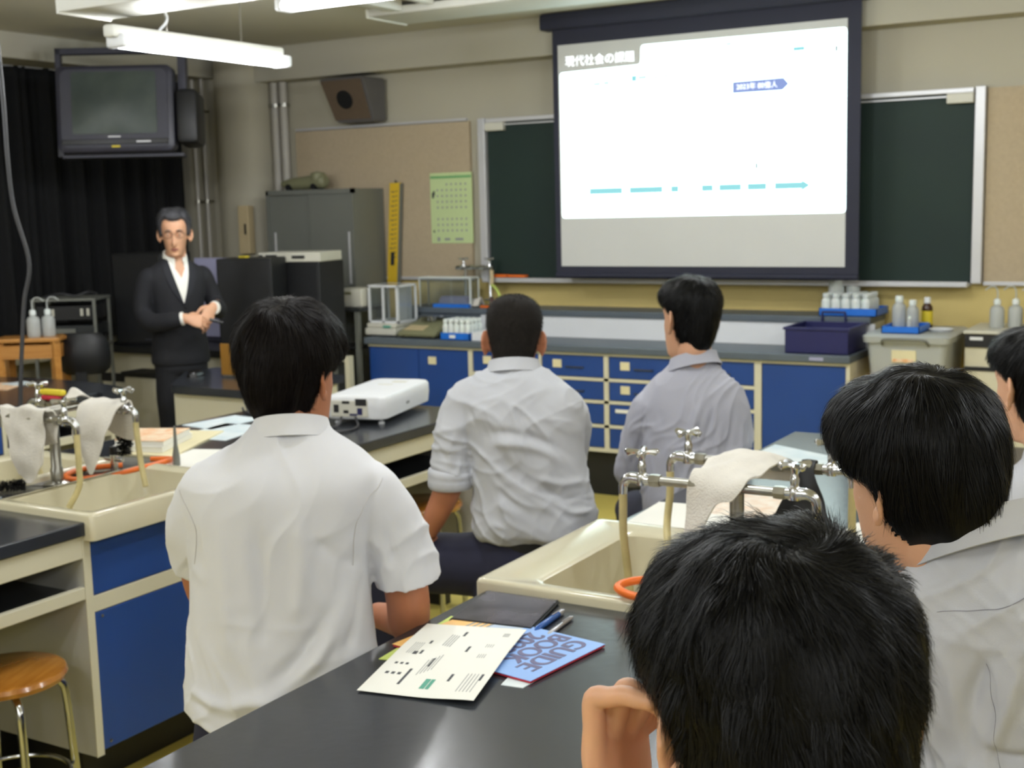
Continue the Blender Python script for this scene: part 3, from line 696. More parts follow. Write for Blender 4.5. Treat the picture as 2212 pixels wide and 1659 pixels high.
def tap_stand(cx, cy, z, hl, y1, y2, label, hoses):
    t = thing('tap_stand', (cx, cy, 0.80), label, 'water taps')
    b = MB(); b.lathe([(0.042, 0.0), (0.042, 0.004), (0.03, 0.009), (0.019, 0.013), (0.019, 0.05), (0.0155, 0.055), (0.0155, 0.20), (0.019, 0.202), (0.019, z-0.80)], (cx, cy, 0.8005), 20); b.build('post', M['dull_chrome'], t, smooth=True)
    b = MB()
    for y in (y1, y2):
        b.tube([(cx-hl, y, z), (cx+hl, y, z)], 0.0098, 14)
        for x in (cx-hl+0.03, cx-0.045, cx+0.045, cx+hl-0.03): b.lathe([(0.0135, -0.012), (0.0145, 0), (0.0135, 0.012)], (x, y, z), 6, 'X')
    b.tube([(cx, y1, z), (cx, y2, z)], 0.0105, 14); b.lathe([(0.016, -0.025), (0.016, 0.025)], (cx, cy, z), 16, 'Y')
    b.build('supply_pipe', M['dull_chrome'], t, smooth=True)
    k = 0
    for y in (y1, y2):
        for s in (-1, 1):
            tap(t, cx+s*hl, y, z, s, hoses[k], rot=0.3+0.5*k); k += 1
    return t
tap_stand(-0.945, 2.52, 1.022, 0.165, 2.40, 2.65, 'four-way chrome water tap stand in the middle of the right-hand bench',
    [[(-1.155, 2.40, 0.90), (-1.15, 2.405, 0.83), (-1.14, 2.41, 0.72)], [(-0.735, 2.40, 0.90), (-0.735, 2.40, 0.80)],
     [(-1.156, 2.65, 0.93), (-1.155, 2.63, 0.86), (-1.12, 2.56, 0.80), (-1.10, 2.50, 0.74)], [(-0.735, 2.65, 0.90), (-0.73, 2.65, 0.78)]])
tap_stand(-3.10, 2.535, 1.025, 0.19, 2.42, 2.64, 'four-way chrome water tap stand on the left-hand bench, hung with white towels',
    [[(-3.335, 2.42, 0.93), (-3.33, 2.41, 0.84), (-3.30, 2.40, 0.76)], [(-2.865, 2.42, 0.90), (-2.87, 2.42, 0.84), (-2.895, 2.40, 0.78)],
     [(-3.335, 2.64, 0.93), (-3.31, 2.63, 0.85), (-3.27, 2.62, 0.78)], [(-2.862, 2.64, 0.94), (-2.855, 2.64, 0.87), (-2.83, 2.63, 0.80)]])

# ------------------------------------------------------------------ cloth draping
def sheet(name, m, G, label, cat, origin, th=0.004, group=None, amp=0.003, sc=18):
    """G: grid of points [rows][cols]; a soft sheet with thickness"""
    G = np.array(G, float)
    # resample
    rows = [catmull(list(r), 28) for r in G]
    cols = list(zip(*rows)); cols = [catmull(list(c), 34) for c in cols]
    A = np.array(cols)  # [28][34][3]
    n0, n1 = A.shape[:2]
    du = np.gradient(A, axis=0); dv = np.gradient(A, axis=1)
    N = np.cross(du, dv); N /= np.linalg.norm(N, axis=2, keepdims=True)+1e-9
    for i in range(n0):
        for j in range(n1):
            q = Vector(A[i, j])*sc; A[i, j] = A[i, j]+N[i, j]*amp*noise.noise(q)*2
    V = [tuple(v) for v in (A+N*th/2).reshape(-1, 3)]+[tuple(v) for v in (A-N*th/2).reshape(-1, 3)]
    o = n0*n1; F = []
    for i in range(n0-1):
        for j in range(n1-1):
            a = i*n1+j; F.append((a, a+1, a+n1+1, a+n1)); F.append((o+a, o+a+n1, o+a+n1+1, o+a+1))
    for j in range(n1-1):
        F.append((j, o+j, o+j+1, j+1)); q = (n0-1)*n1; F.append((q+j, q+j+1, o+q+j+1, o+q+j))
    for i in range(n0-1):
        a = i*n1; F.append((a, a+n1, o+a+n1, o+a)); a = i*n1+n1-1; F.append((a, o+a, o+a+n1, a+n1))
    b = MB(); b.raw(V, F); ob = b.build(name, m, None, origin, smooth=True, angle=80)
    return tag(ob, label, cat, group)
# right station: beige-white towel over both bars
ZB = 1.022+0.016
sheet('towel', M['cloth'], [
    [(-1.00, 2.37, 0.86), (-0.965, 2.365, 0.90), (-0.94, 2.37, 0.985), (-0.90, 2.375, 1.00)],
    [(-1.005, 2.385, 0.98), (-0.965, 2.38, 1.00), (-0.93, 2.38, 1.02), (-0.885, 2.385, 1.02)],
    [(-1.00, 2.405, ZB), (-0.96, 2.405, ZB+0.003), (-0.915, 2.405, ZB), (-0.875, 2.405, ZB)],
    [(-1.005, 2.46, ZB+0.006), (-0.97, 2.47, ZB+0.014), (-0.92, 2.47, ZB+0.014), (-0.87, 2.46, ZB+0.004)],
    [(-1.01, 2.56, ZB+0.01), (-0.97, 2.56, ZB+0.022), (-0.92, 2.56, ZB+0.024), (-0.868, 2.56, ZB+0.008)],
    [(-1.01, 2.65, ZB), (-0.97, 2.65, ZB+0.006), (-0.92, 2.65, ZB+0.006), (-0.87, 2.65, ZB)],
    [(-1.01, 2.675, 0.98), (-0.97, 2.675, 0.98), (-0.92, 2.675, 0.985), (-0.87, 2.675, 0.985)]],
    'off-white towel draped over both pipes of the right-hand tap stand', 'towel', (-0.94, 2.5, 1.04), amp=0.004)
sheet('cleaning_cloth', M['black'], [
    [(-0.905, 2.615, 0.89), (-0.84, 2.60, 0.865), (-0.775, 2.61, 0.89)], [(-0.885, 2.62, 0.94), (-0.835, 2.615, 0.94), (-0.785, 2.62, 0.95)], [(-0.845, 2.63, 1.015), (-0.83, 2.63, 1.018), (-0.812, 2.63, 1.015)],
    [(-0.845, 2.65, ZB+0.001), (-0.83, 2.65, ZB+0.003), (-0.812, 2.65, ZB+0.001)], [(-0.845, 2.668, 1.01), (-0.83, 2.668, 1.01), (-0.812, 2.668, 1.01)]],
    'black cloth hanging from the far pipe of the right-hand tap stand', 'cloth', (-0.83, 2.64, 0.95), amp=0.003)
# left station towels
ZL = 1.025+0.020
sheet('towel', M['cloth'], [
    [(-3.10, 2.395, 0.86), (-3.04, 2.39, 0.84), (-2.99, 2.395, 0.90)], [(-3.13, 2.40, 0.95), (-3.06, 2.395, 0.95), (-2.98, 2.40, 0.96)], [(-3.17, 2.41, ZL-0.004), (-3.09, 2.41, ZL), (-2.985, 2.41, ZL-0.004)],
    [(-3.18, 2.425, ZL+0.004), (-3.10, 2.425, ZL+0.006), (-2.985, 2.425, ZL+0.003)], [(-3.18, 2.45, ZL-0.006), (-3.10, 2.45, ZL-0.004), (-2.985, 2.45, ZL-0.006)], [(-3.17, 2.455, 0.95), (-3.10, 2.455, 0.93), (-2.99, 2.455, 0.95)]],
    'white towel over the near pipe of the left-hand tap stand', 'towel', (-3.07, 2.42, 1.0), amp=0.006, group=None)
sheet('towel', M['cloth'], [
    [(-3.02, 2.56, 0.90), (-2.975, 2.555, 0.84), (-2.955, 2.56, 0.865)], [(-3.06, 2.57, 0.95), (-2.98, 2.565, 0.95), (-2.92, 2.57, 0.96)], [(-3.065, 2.60, 1.025), (-2.98, 2.60, 1.03), (-2.905, 2.60, 1.025)],
    [(-3.06, 2.64, ZL+0.004), (-2.98, 2.64, ZL+0.006), (-2.90, 2.64, ZL+0.003)], [(-3.06, 2.66, ZL-0.006), (-2.98, 2.66, ZL-0.004), (-2.895, 2.66, ZL-0.006)], [(-3.02, 2.67, 0.95), (-2.95, 2.67, 0.93), (-2.885, 2.668, 0.93)]],
    'white towel with a pointed corner over the far pipe of the left-hand tap stand', 'towel', (-2.98, 2.6, 1.0), amp=0.004)
sheet('dish_cloth', M['cloth'], [
    [(-3.16, 2.60, 1.045), (-3.12, 2.60, 1.05), (-3.09, 2.61, 1.046)], [(-3.15, 2.63, 1.05), (-3.12, 2.63, 1.08), (-3.09, 2.63, 1.055)], [(-3.15, 2.66, 1.046), (-3.12, 2.66, 1.052), (-3.08, 2.66, 1.046)]],
    'small crumpled white cloth lying on top of the left-hand tap stand', 'cloth', (-3.12, 2.63, 1.05), amp=0.006)
one('scrub_brush', M['yellow'], (-3.23, 2.64, 1.04), 'small yellow brush head on top of the left-hand tap stand', 'brush', lambda b: b.box(-3.27, -3.17, 2.628, 2.652, 1.052, 1.07, 0.006), smooth=True)
one('sponge', M['red'], (-3.22, 2.64, 1.035), 'thin red sponge under the yellow brush on the left-hand tap stand', 'sponge', lambda b: b.box(-3.26, -3.18, 2.626, 2.654, 1.037, 1.051, 0.004), smooth=True)

# ------------------------------------------------------------------ small things on the left bench
t = thing('gas_outlet', (-3.02, 2.28, 0.80), 'chrome gas outlet with black knob at the left picture edge', 'gas tap')
def gas(cx, cy, t):
    b = MB(); b.lathe([(0.036, 0), (0.036, 0.004), (0.03, 0.006), (0.012, 0.010), (0.012, 0.065), (0.015, 0.068), (0.015, 0.085), (0.008, 0.09)], (cx, cy, 0.80), 20)
    for k in range(6): b.lathe([(0.005, 0.004), (0.005, 0.009), (0.001, 0.011)], (cx+0.027*math.cos(k), cy+0.027*math.sin(k), 0.80), 8)
    b.build('outlet_body', M['chrome'], t, smooth=True)
    b = MB(); b.lathe([(0.001, 0.09), (0.013, 0.092), (0.016, 0.10), (0.016, 0.122), (0.012, 0.128), (0.001, 0.128)], (cx, cy, 0.80), 16); b.build('knob', M['black_gloss'], t, smooth=True)
    b = MB(); V, F = smooth_tube([(cx-0.012, cy, 0.87), (cx-0.035, cy-0.02, 0.885), (cx-0.05, cy-0.04, 0.86), (cx-0.055, cy-0.06, 0.83), (cx-0.09, cy-0.11, 0.812)], 0.0085, 20, 12); b.raw(V, F); b.build('orange_hose', M['orange'], t, smooth=True)
gas(-3.105, 2.30, t)
def bristle(cx, cy, cz, L, R, n, ax):
    def f(b):
        rs = random.Random(4)
        for i in range(n):
            u = (rs.random()-0.5)*L; a = rs.random()*2*PI; r = R*(0.75+0.3*rs.random())
            p0 = (cx+ax[0]*u, cy+ax[1]*u, cz+ax[2]*u)
            px = (-ax[1], ax[0], 0) if abs(ax[2]) < 0.9 else (1, 0, 0); pz = (0, 0, 1) if abs(ax[2]) < 0.9 else (0, 1, 0)
            d = [px[k]*math.cos(a)+pz[k]*math.sin(a) for k in range(3)]
            p1 = tuple(p0[k]+d[k]*r+ax[k]*0.004*(rs.random()-.5) for k in range(3))
            b.tube([p0, p1], 0.0009, 3, cap=False)
    return f
t = thing('bottle_brush', (-3.14, 2.42, 0.80), 'black bristled bottle brush lying beside the left-hand sinks', 'brush')
b = MB(); bristle(-3.135, 2.40, 0.822, 0.075, 0.019, 420, (0.75, 0.66, 0))(b); b.build('bristles', M['stain'], t)
b = MB(); b.tube([(-3.165, 2.375, 0.822), (-3.02, 2.50, 0.812)], 0.002, 6); b.build('wire_stem', M['dull_chrome'], t)
t = thing('bottle_brush', (-2.99, 2.72, 0.80), 'dark round bottle brush hanging under the white towels', 'brush')
b = MB(); bristle(-2.985, 2.70, 0.905, 0.07, 0.026, 520, (0.1, 0.1, 0.99))(b); b.build('bristles', M['stain'], t)
b = MB(); b.tube([(-2.99, 2.70, 0.865), (-2.985, 2.665, 1.03)], 0.002, 6); b.build('wire_stem', M['dull_chrome'], t)
one('gas_hose', M['orange'], (-3.02, 2.70, 0.80), 'orange gas hose coiled on the left bench beneath the towels', 'hose', lambda b: b.raw(*smooth_tube([(-3.10, 2.79, 0.812), (-3.17, 2.70, 0.812), (-3.14, 2.60, 0.812), (-3.06, 2.575, 0.812), (-3.015, 2.66, 0.812), (-3.0, 2.76, 0.815), (-2.99, 2.86, 0.818), (-3.03, 2.93, 0.812), (-3.09, 2.90, 0.812)], 0.0085, 60, 12)), smooth=True)
one('gas_hose', M['orange'], (-1.03, 2.3, 0.83), 'orange rubber hose looping over the rim of the right-hand sink', 'hose', lambda b: b.raw(*smooth_tube([(-1.125, 2.545, .80), (-1.10, 2.50, .83), (-1.02, 2.44, .845), (-1.02, 2.33, .84), (-1.075, 2.27, .840), (-1.085, 2.225, .838), (-1.04, 2.200, .834), (-.98, 2.22, .832), (-.95, 2.33, .812)], .0085, 60, 12)), smooth=True)
t = thing('gas_outlet', (-3.06, 2.75, 0.80), 'small chrome gas outlet inside the orange hose coil', 'gas tap')
b = MB(); b.lathe([(0.036, 0), (0.036, 0.004), (0.012, 0.010), (0.012, 0.06), (0.001, 0.062)], (-3.07, 2.73, 0.80), 18); b.lathe([(0.006, -0.04), (0.008, 0), (0.006, 0.04)], (-3.07, 2.73, 0.845), 10, 'X'); b.build('outlet_body', M['chrome'], t, smooth=True)
b = MB(); b.lathe([(0.001, 0.062), (0.012, 0.064), (0.012, 0.085), (0.001, 0.087)], (-3.07, 2.73, 0.80), 14); b.build('knob', M['black'], t, smooth=True)
one('thermometer', M['grey_steel'], (-3.0, 2.9, 0.80), 'thin grey upright rod standing behind the left-hand sink', 'rod', lambda b: b.lathe([(0.012, 0.0), (0.012, 0.03), (0.006, 0.07), (0.0045, 0.12), (0.002, 0.13)], (-2.975, 2.90, 0.80), 10), smooth=True)
# books and papers on the left bench
def slab(name, m, pts, z0, z1, label, cat, group=None, m2=None, rise=None):
    c = np.mean(np.array(pts), axis=0)
    t = thing(name, (c[0], c[1], z0), label, cat, group)
    b = MB(); n = len(pts)
    b.loft([[(p[0], p[1], z0) for p in pts], [(p[0], p[1], z1) for p in pts]]); b.build('pages' if m2 else 'sheet', M[m], t)
    if m2:
        b = MB(); q = [(c[0]+(p[0]-c[0])*1.015, c[1]+(p[1]-c[1])*1.015) for p in pts]
        b.loft([[(p[0], p[1], z1) for p in q], [(p[0], p[1], z1+0.0015) for p in q]]); b.build('cover', M[m2], t)
    return t
slab('folder', 'white_label', [(-3.08, 2.99), (-3.27, 3.43), (-3.46, 3.36), (-3.30, 2.95)], 0.800, 0.806, 'beige folder under the stacked books on the left bench', 'folder')
slab('textbook', 'paper', [(-3.16, 3.02), (-3.27, 3.27), (-3.45, 3.19), (-3.34, 2.97)], 0.8062, 0.823, 'lower thick white book of the pair on the left bench', 'book', m2='paper')
slab('textbook', 'paper', [(-3.165, 3.03), (-3.27, 3.26), (-3.45, 3.18), (-3.34, 2.98)], 0.8252, 0.842, 'upper book with orange patterned cover on the left bench', 'book', m2='orange_print')
slab('handout', 'blue_paper', [(-3.14, 3.30), (-3.19, 3.60), (-3.40, 3.58), (-3.37, 3.28)], 0.8, 0.8012, 'pale blue printed handout behind the stacked books', 'paper')
slab('handout', 'blue_paper', [(-3.35, 3.45), (-3.33, 3.72), (-3.50, 3.74), (-3.53, 3.48)], 0.8, 0.8012, 'pale blue printed handout at the far edge of the left bench', 'paper')
slab('worksheet', 'paper', [(-2.83, 2.87), (-2.94, 3.20), (-3.13, 3.13), (-3.05, 2.86)], 0.8, 0.8012, 'white worksheet directly behind the left-hand sink', 'paper')
slab('magazine', 'orange_print', [(-5.05, 3.88), (-5.16, 4.10), (-5.38, 4.0), (-5.30, 3.80)], 0.8, 0.803, 'orange printed magazine on the far left bench', 'magazine')
slab('worksheet', 'blue_paper', [(-5.08, 4.08), (-5.22, 4.12), (-5.25, 4.0), (-5.12, 3.98)], 0.8032, 0.8042, 'pale sheet tucked behind the orange magazine', 'paper')
slab('leaflet', 'blue_paper', [(-5.02, 3.70), (-5.10, 3.82), (-5.28, 3.76), (-5.22, 3.66)], 0.8, 0.8012, 'bluish leaflet before the orange magazine at the picture edge', 'paper')
# papers on the right bench
slab('worksheet', 'paper', [(-1.36, 2.84), (-1.20, 2.845), (-1.21, 3.10), (-1.375, 3.08)], 0.8, 0.8012, 'white worksheet behind the right-hand sink at the bench edge', 'paper')
slab('magazine', 'print', [(-1.23, 3.00), (-1.05, 2.98), (-1.06, 3.24), (-1.24, 3.27)], 0.8013, 0.8035, 'printed magazine seen between the pipes of the right tap stand', 'magazine')
slab('handout', 'paper', [(-1.19, 2.845), (-1.02, 2.85), (-1.03, 3.0), (-1.195, 3.0)], 0.8036, 0.8046, 'white handout beneath the draped towel on the right bench', 'paper')
slab('handout', 'blue_paper', [(-1.37, 3.74), (-1.10, 3.62), (-1.06, 3.82), (-1.36, 3.98)], 0.8, 0.8012, 'pale handout near the far end of the right bench', 'paper')
slab('worksheet', 'paper', [(-0.86, 2.83), (-0.60, 2.80), (-0.60, 3.06), (-0.84, 3.08)], 0.8, 0.8012, 'white worksheet with a blue pen line by the right student', 'paper')
one('ballpoint_pen', M['pen_blue'], (-0.66, 2.9, 0.803), 'blue pen lying on the worksheet by the right student', 'pen', lambda b: b.tube([(-0.70, 2.86, 0.8045), (-0.64, 2.98, 0.8045)], 0.003, 8))

# ------------------------------------------------------------------ foreground: handout, guide book, tablet, pens
# local frame of the guide book
t = thing('guide_book', (-1.15, 1.93, 0.8015), 'blue guide book with large lettering lying askew on the near bench', 'book')
A_, B_, C_ = np.array((-1.319, 2.043)), np.array((-0.998, 1.997)), np.array((-0.990, 1.782))
u = (B_-A_)/np.linalg.norm(B_-A_); v = np.array((u[1], -u[0])); LG, WG = 0.322, 0.222
def G(p, q, z): w_ = A_+u*p+v*q; return (w_[0], w_[1], z)
def gquad(b, p0, p1, q0, q1, z0, z1): b.raw([G(p0, q0, z0), G(p1, q0, z0), G(p1, q1, z0), G(p0, q1, z0), G(p0, q0, z1), G(p1, q0, z1), G(p1, q1, z1), G(p0, q1, z1)], [(0, 3, 2, 1), (4, 5, 6, 7), (0, 1, 5, 4), (1, 2, 6, 5), (2, 3, 7, 6), (3, 0, 4, 7)])
b = MB(); gquad(b, 0.001, LG-0.001, 0.001, WG-0.001, 0.8015, 0.8055); b.build('pages', M['red'], t)
b = MB(); gquad(b, 0.0, 0.085, 0, WG, 0.8055, 0.8065); gcov = b.build('orange_cover_area', M['guide_orange'], t)
b = MB(); gquad(b, 0.085, 0.145, 0, WG, 0.8055, 0.8065); b.build('pale_cover_area', M['guide_pale'], t)
b = MB(); gquad(b, 0.145, LG, 0, WG, 0.8055, 0.8065); b.build('blue_cover_area', M['guide_blue'], t)
for (s, p, q) in (('GUIDE', 0.277, 0.10), ('BOOK', 0.232, 0.09), ('2022', 0.187, 0.085)):
    me = text_mesh(s, 0.058, 0.0002)
    # bolden by bringing in copies, reading direction along v, letter tops toward +u
    Rm = Matrix(((v[0], u[0], 0, 0), (v[1], u[1], 0, 0), (0, 0, 1, 0), (0, 0, 0, 1)))
    bb = MB()
    for dx in (-0.0024, -.0012, 0, .0012, 0.0024):
        m2 = me.copy(); c = G(p, q, 0.8068+dx*0.02); m2.transform(Matrix.Translation((c[0]+v[0]*dx, c[1]+v[1]*dx, c[2])) @ Rm); bb.bm.from_mesh(m2); bpy.data.meshes.remove(m2)
    bb.build('title_lettering', M['guide_text'], t)
b = MB()
for i in range(4):
    gquad(b, 0.045+i*0.012, 0.05+i*0.012, 0.02+0.004*i, 0.075+0.006*i, 0.8065, 0.8067)
absorb(gcov, b.build('small_lettering', M['ink_soft'], t))
# green leaflet below and a pale leaflet
slab('leaflet', 'green_sheet', [(-1.335, 1.76), (-1.16, 1.80), (-1.17, 2.02), (-1.35, 2.02)], 0.8, 0.8012, 'yellow-green leaflet peeping out under the white handout', 'leaflet')
slab('leaflet', 'blue_paper', [(-1.075, 1.752), (-1.035, 1.757), (-1.03, 1.83), (-1.09, 1.83)], 0.8, 0.8012, 'small pale blue slip under the guide book', 'leaflet')
# white printed handout, lying partly on the guide book
t = thing('printed_handout', (-1.19, 1.80, 0.81), 'white printed handout partly covering the guide book on the near bench', 'paper')
P0, P1, P2, P3 = [np.array(p) for p in ((-1.275, 1.617), (-1.068, 1.655), (-1.158, 1.985), (-1.345, 1.93))]
def HP(a, c): # a across 0..1, c up 0..1
    p = (1-a)*(1-c)*P0+a*(1-c)*P1+a*c*P2+(1-a)*c*P3
    z = 0.8035+0.010*min(1, c*1.6)+0.006*math.exp(-((a-1)/.3)**2)*(1-c)
    return np.array((p[0], p[1], z))
V = []; n = 14
for k in (0, 1):
    for j in range(n+1):
        for i in range(n+1): V.append(HP(i/n, j/n)+np.array((0, 0, -0.0006*k)))
F = []
o = (n+1)**2
for j in range(n):
    for i in range(n): a = j*(n+1)+i; F.append((a, a+1, a+n+2, a+n+1)); F.append((o+a, o+a+n+1, o+a+n+2, o+a+1))
b = MB(); b.raw(V, F); hsheet = b.build('sheet', M['paper'], t, smooth=True)
def marks(name, m, L):
    b = MB()
    for (a, c, da, dc) in L:
        q = [HP(a-da, c-dc), HP(a+da, c-dc), HP(a+da, c+dc), HP(a-da, c+dc)]; b.raw([x+np.array((0, 0, 0.0004)) for x in q]+[x+np.array((0, 0, 0.0001)) for x in q], [(0, 1, 2, 3), (7, 6, 5, 4), (0, 4, 5, 1), (1, 5, 6, 2), (2, 6, 7, 3), (3, 7, 4, 0)])
    absorb(hsheet, b.build(name, M[m], t))
marks('headings', 'ink', [(0.47, 0.86, .012, .035), (0.40, 0.42, .010, .055), (0.23, .62, .012, .10), (.28, .22, .012, .10), (.62, .37+.26, .012, .04), (.67, .25, .012, .045), (.93, .27, .01, .04), (0.08+.1, .53, .02, .02), (.10, .38, .013, .012), (.15, .38, .013, .012), (.20, .38, .013, .012), (.10, .25, .015, .014), (.155, .25, .015, .014), (.21, .25, .015, .014)])
marks('body_lines', 'ink_soft', [(0.06+0.024*i+0.3, 0.75-0.005*i, .004, .09) for i in range(4)]+[(.36+.022*i, .35+.02*i, .003, .10) for i in range(5)]+[(.10+.02*i, .60, .003, .08) for i in range(5)]+[(.76+.02*i, .62, .003, .10) for i in range(4)]+[(.86+.0*i, .86+.02*i, .03, .004) for i in range(3)]+[(.80+.03*i, .20, .003, .11) for i in range(5)])
marks('green_stamp', 'ink_green', [(.50, .155, .022, .06), (.545, .155, .016, .06)])
# tablet
t = thing('tablet', (-1.26, 2.09, 0.80), 'black tablet in a worn clear case lying against the near sink', 'tablet')
TP = [np.array(p) for p in ((-1.362, 2.178), (-1.196, 2.186), (-1.160, 2.008), (-1.333, 1.985))]
def ins(P, d): c = sum(P)/len(P); return [p+(c-p)/np.linalg.norm(c-p)*d for p in P]
def prism(b, P, z0, z1, bev=0):
    b.loft([[(p[0], p[1], z0) for p in P], [(p[0], p[1], z1) for p in P]])
b = MB(); prism(b, TP, 0.8003, 0.8085); bmesh.ops.bevel(b.bm, geom=b.bm.edges[:], offset=0.003, segments=2, affect='EDGES'); b.build('case', M['black'], t)
b = MB(); prism(b, ins(TP, 0.007), 0.8083, 0.8092); tg = b.build('screen_glass', M['tablet'], t)
b = MB()
for (cx, cy, r) in ((-1.262, 2.163, 0.026), (-1.235, 2.168, 0.018), (-1.205, 2.165, 0.011), (-1.35, 2.165, 0.008), (-1.19, 2.04, 0.009), (-1.322, 2.0, 0.009)):
    ring = [(cx+r*(1+0.35*noise.noise(Vector((cx*90+math.cos(a)*1.5, math.sin(a)*1.5, 0))))*math.cos(a), cy+0.45*r*math.sin(a)) for a in np.linspace(0, 2*PI, 18, endpoint=False)]
    b.loft([[(p[0], p[1], 0.8091) for p in ring], [(p[0], p[1], 0.8065) for p in ring]])
absorb(tg, b.build('smudges', M['smear'], t))
def pen(x0, y0, x1, y1, m, label, r=0.0045):
    t = thing('pen', ((x0+x1)/2, (y0+y1)/2, 0.80), label, 'pen')
    d = np.array((x1-x0, y1-y0)); L = np.linalg.norm(d); d /= L; z = 0.8+r+0.0002
    P = lambda s: (x0+d[0]*s, y0+d[1]*s, z)
    b = MB(); b.tube([P(0), P(0.012), P(L*0.8), P(L*0.8+.001)], [0.001, r, r, r*0.9], 12); b.build('barrel', M[m], t, smooth=True)
    b = MB(); b.tube([P(L*0.8), P(L*0.93), P(L*0.94), P(L)], [r*1.02, r*0.95, r*0.5, r*0.45], 12); b.tube([(P(L*0.9)[0], P(L*0.9)[1], z+r), (P(L*0.6)[0], P(L*0.6)[1], z+r+.001)], 0.0011, 6); b.build('clip_end', M['silver'], t, smooth=True)
pen(-1.152, 2.005, -1.160, 2.135, 'pen_blue', 'blue pen lying beside the black tablet', 0.006)
pen(-1.120, 1.995, -1.128, 2.112, 'silver', 'silver pen beside the blue pen on the near bench')
# ================================================================== PROJECTOR
t = thing('projector', (0, 0, 0), 'white data projector on the left bench aimed at the screen', 'projector')
W2, D2 = 0.125, 0.255
rr = lambda w, d, z, r: rrect(-w, w, -d, d, z, r, 6)
b = MB(); b.loft([rr(.113, .240, 0.018, .03), rr(.122, .250, 0.024, .035), rr(.125, .255, 0.065, .035), rr(.124, .254, 0.098, .035), rr(.117, .247, 0.108, .032), rr(.10, .23, 0.112, .03)]); pj = b.build('housing', M['white'], t, smooth=True)
b = MB(); b.box(-.10, .055, -.2565, -.245, 0.030, 0.094, 0.003); pp = b.build('port_panel', M['offwhite'], t)
b = MB()
for (x, z, w, h) in ((-.085, .048, .02, .03), (-.05, .082, .03, .010), (.005, .075, .045, .026), (-.045, .045, .02, .012)): b.box(x, x+w, -.2585, -.256, z, z+h)
b.build('port', M['black'], pp)
b = MB(); b.box(.012, .032, -.2590, -.2565, .040, .066); b.box(-.02, .01, -.2588, -.2565, .036, .044); b.build('blue_port', M['crate'], pp)
b = MB(); b.lathe([(0.001, 0.258), (0.035, 0.258), (0.038, 0.25)], (-0.06, 0, 0.06), 20, 'Y'); b.build('lens', M['black_gloss'], t, smooth=True)
b = MB(); b.box(.122, .1255, -.03, .0, .05, .06); b.build('side_mark', M['ink_soft'], t)
b = MB(); b.box(-.03, .03, .05, .07, .1118, .1126); b.box(.0, .06, .12, .16, .1118, .1126); b.build('top_buttons', M['offwhite'], t)
for (x, y) in ((-.09, -.21), (.09, -.21), (0.0, .21)):
    b = MB(); b.lathe([(.012, 0), (.012, .008), (.006, .01), (.006, .02)], (x, y, 0), 12); b.build('foot', M['white'], t)
t.location = (-2.965, 3.985, 0.8005); t.rotation_euler = (0, 0, math.radians(14)); t.scale = (.98, .98, .98)
one('projector_cable', M['cable'], (-3.1, 3.8, 0.8), 'black cables trailing from the projector over the left bench', 'cable', lambda b: (b.raw(*smooth_tube([(-2.95, 3.72, 0.83), (-2.93, 3.66, 0.806), (-3.0, 3.60, 0.8055), (-3.15, 3.62, 0.8055), (-3.35, 3.72, 0.8055), (-3.50, 3.80, 0.8055), (-3.55, 3.84, 0.812)], 0.0045, 40, 8)),
    b.raw(*smooth_tube([(-2.90, 3.74, 0.83), (-2.86, 3.70, 0.806), (-2.84, 3.60, 0.8055), (-2.92, 3.50, 0.8055), (-3.1, 3.50, 0.8055), (-3.3, 3.62, 0.8055)], 0.0045, 40, 8)),
    b.raw(*smooth_tube([(-3.48, 3.80, 0.806), (-3.56, 3.86, 0.85), (-3.60, 3.93, 0.90), (-3.66, 3.98, 0.92), (-3.72, 4.05, 0.90), (-3.8, 4.2, 0.86), (-3.9, 4.28, 0.806)], 0.0035, 40, 8))), smooth=True)

# ================================================================== TEACHER'S TABLE
t = thing('teacher_table', (-4.2, 4.6, 0), 'dark-topped cream table in front of the man in the suit', 'table')
PT = [(-3.86, 4.29), (-4.40, 4.29), (-4.455, 4.34), (-4.72, 4.70), (-4.70, 4.90), (-3.86, 4.90)]
b = MB(); prism(b, [np.array(p) for p in PT], 0.762, 0.80); b.build('worktop', M['bench'], t)
PB = [(-3.88, 4.32), (-4.42, 4.32), (-4.66, 4.70), (-4.66, 4.87), (-3.88, 4.87)]
b = MB(); prism(b, [np.array(p) for p in PB], 0.10, 0.762); b.build('cabinet_body', M['cream'], t)
b = MB(); prism(b, [np.array((p[0]*0.98-0.085, p[1]*0.98+0.092)) for p in PB], 0.0, 0.10); b.build('plinth', M['black'], t)
t = thing('laptop', (0, 0, 0), 'open laptop with golden lid on the teacher\'s table', 'laptop')
b = MB(); b.box(-.15, .15, -.02, .18, 0, .012, .003); b.build('keyboard_base', M['silver'], t)
b = MB(); b.box(-.15, .15, -.035, -.028, .01, .165, .003); o = b.build('lid', M['gold'], t)
b = MB(); b.box(-.14, .14, -.028, -.0275, .02, .155); b.build('display', M['black_gloss'], o)
t.location = (-4.24, 4.66, .8005); t.rotation_euler = (0, 0, math.radians(8))
one('computer_mouse', M['black_gloss'], (-4.52, 4.58, .80), 'black computer mouse on the teacher\'s table', 'mouse', lambda b: b.loft([rrect(-4.56, -4.50, 4.53, 4.63, .8005, .028, 5), rrect(-4.558, -4.502, 4.532, 4.628, .815, .027, 5), rrect(-4.55, -4.51, 4.545, 4.615, .828, .019, 5), rrect(-4.54, -4.52, 4.57, 4.60, .832, .009, 5)]), smooth=True)

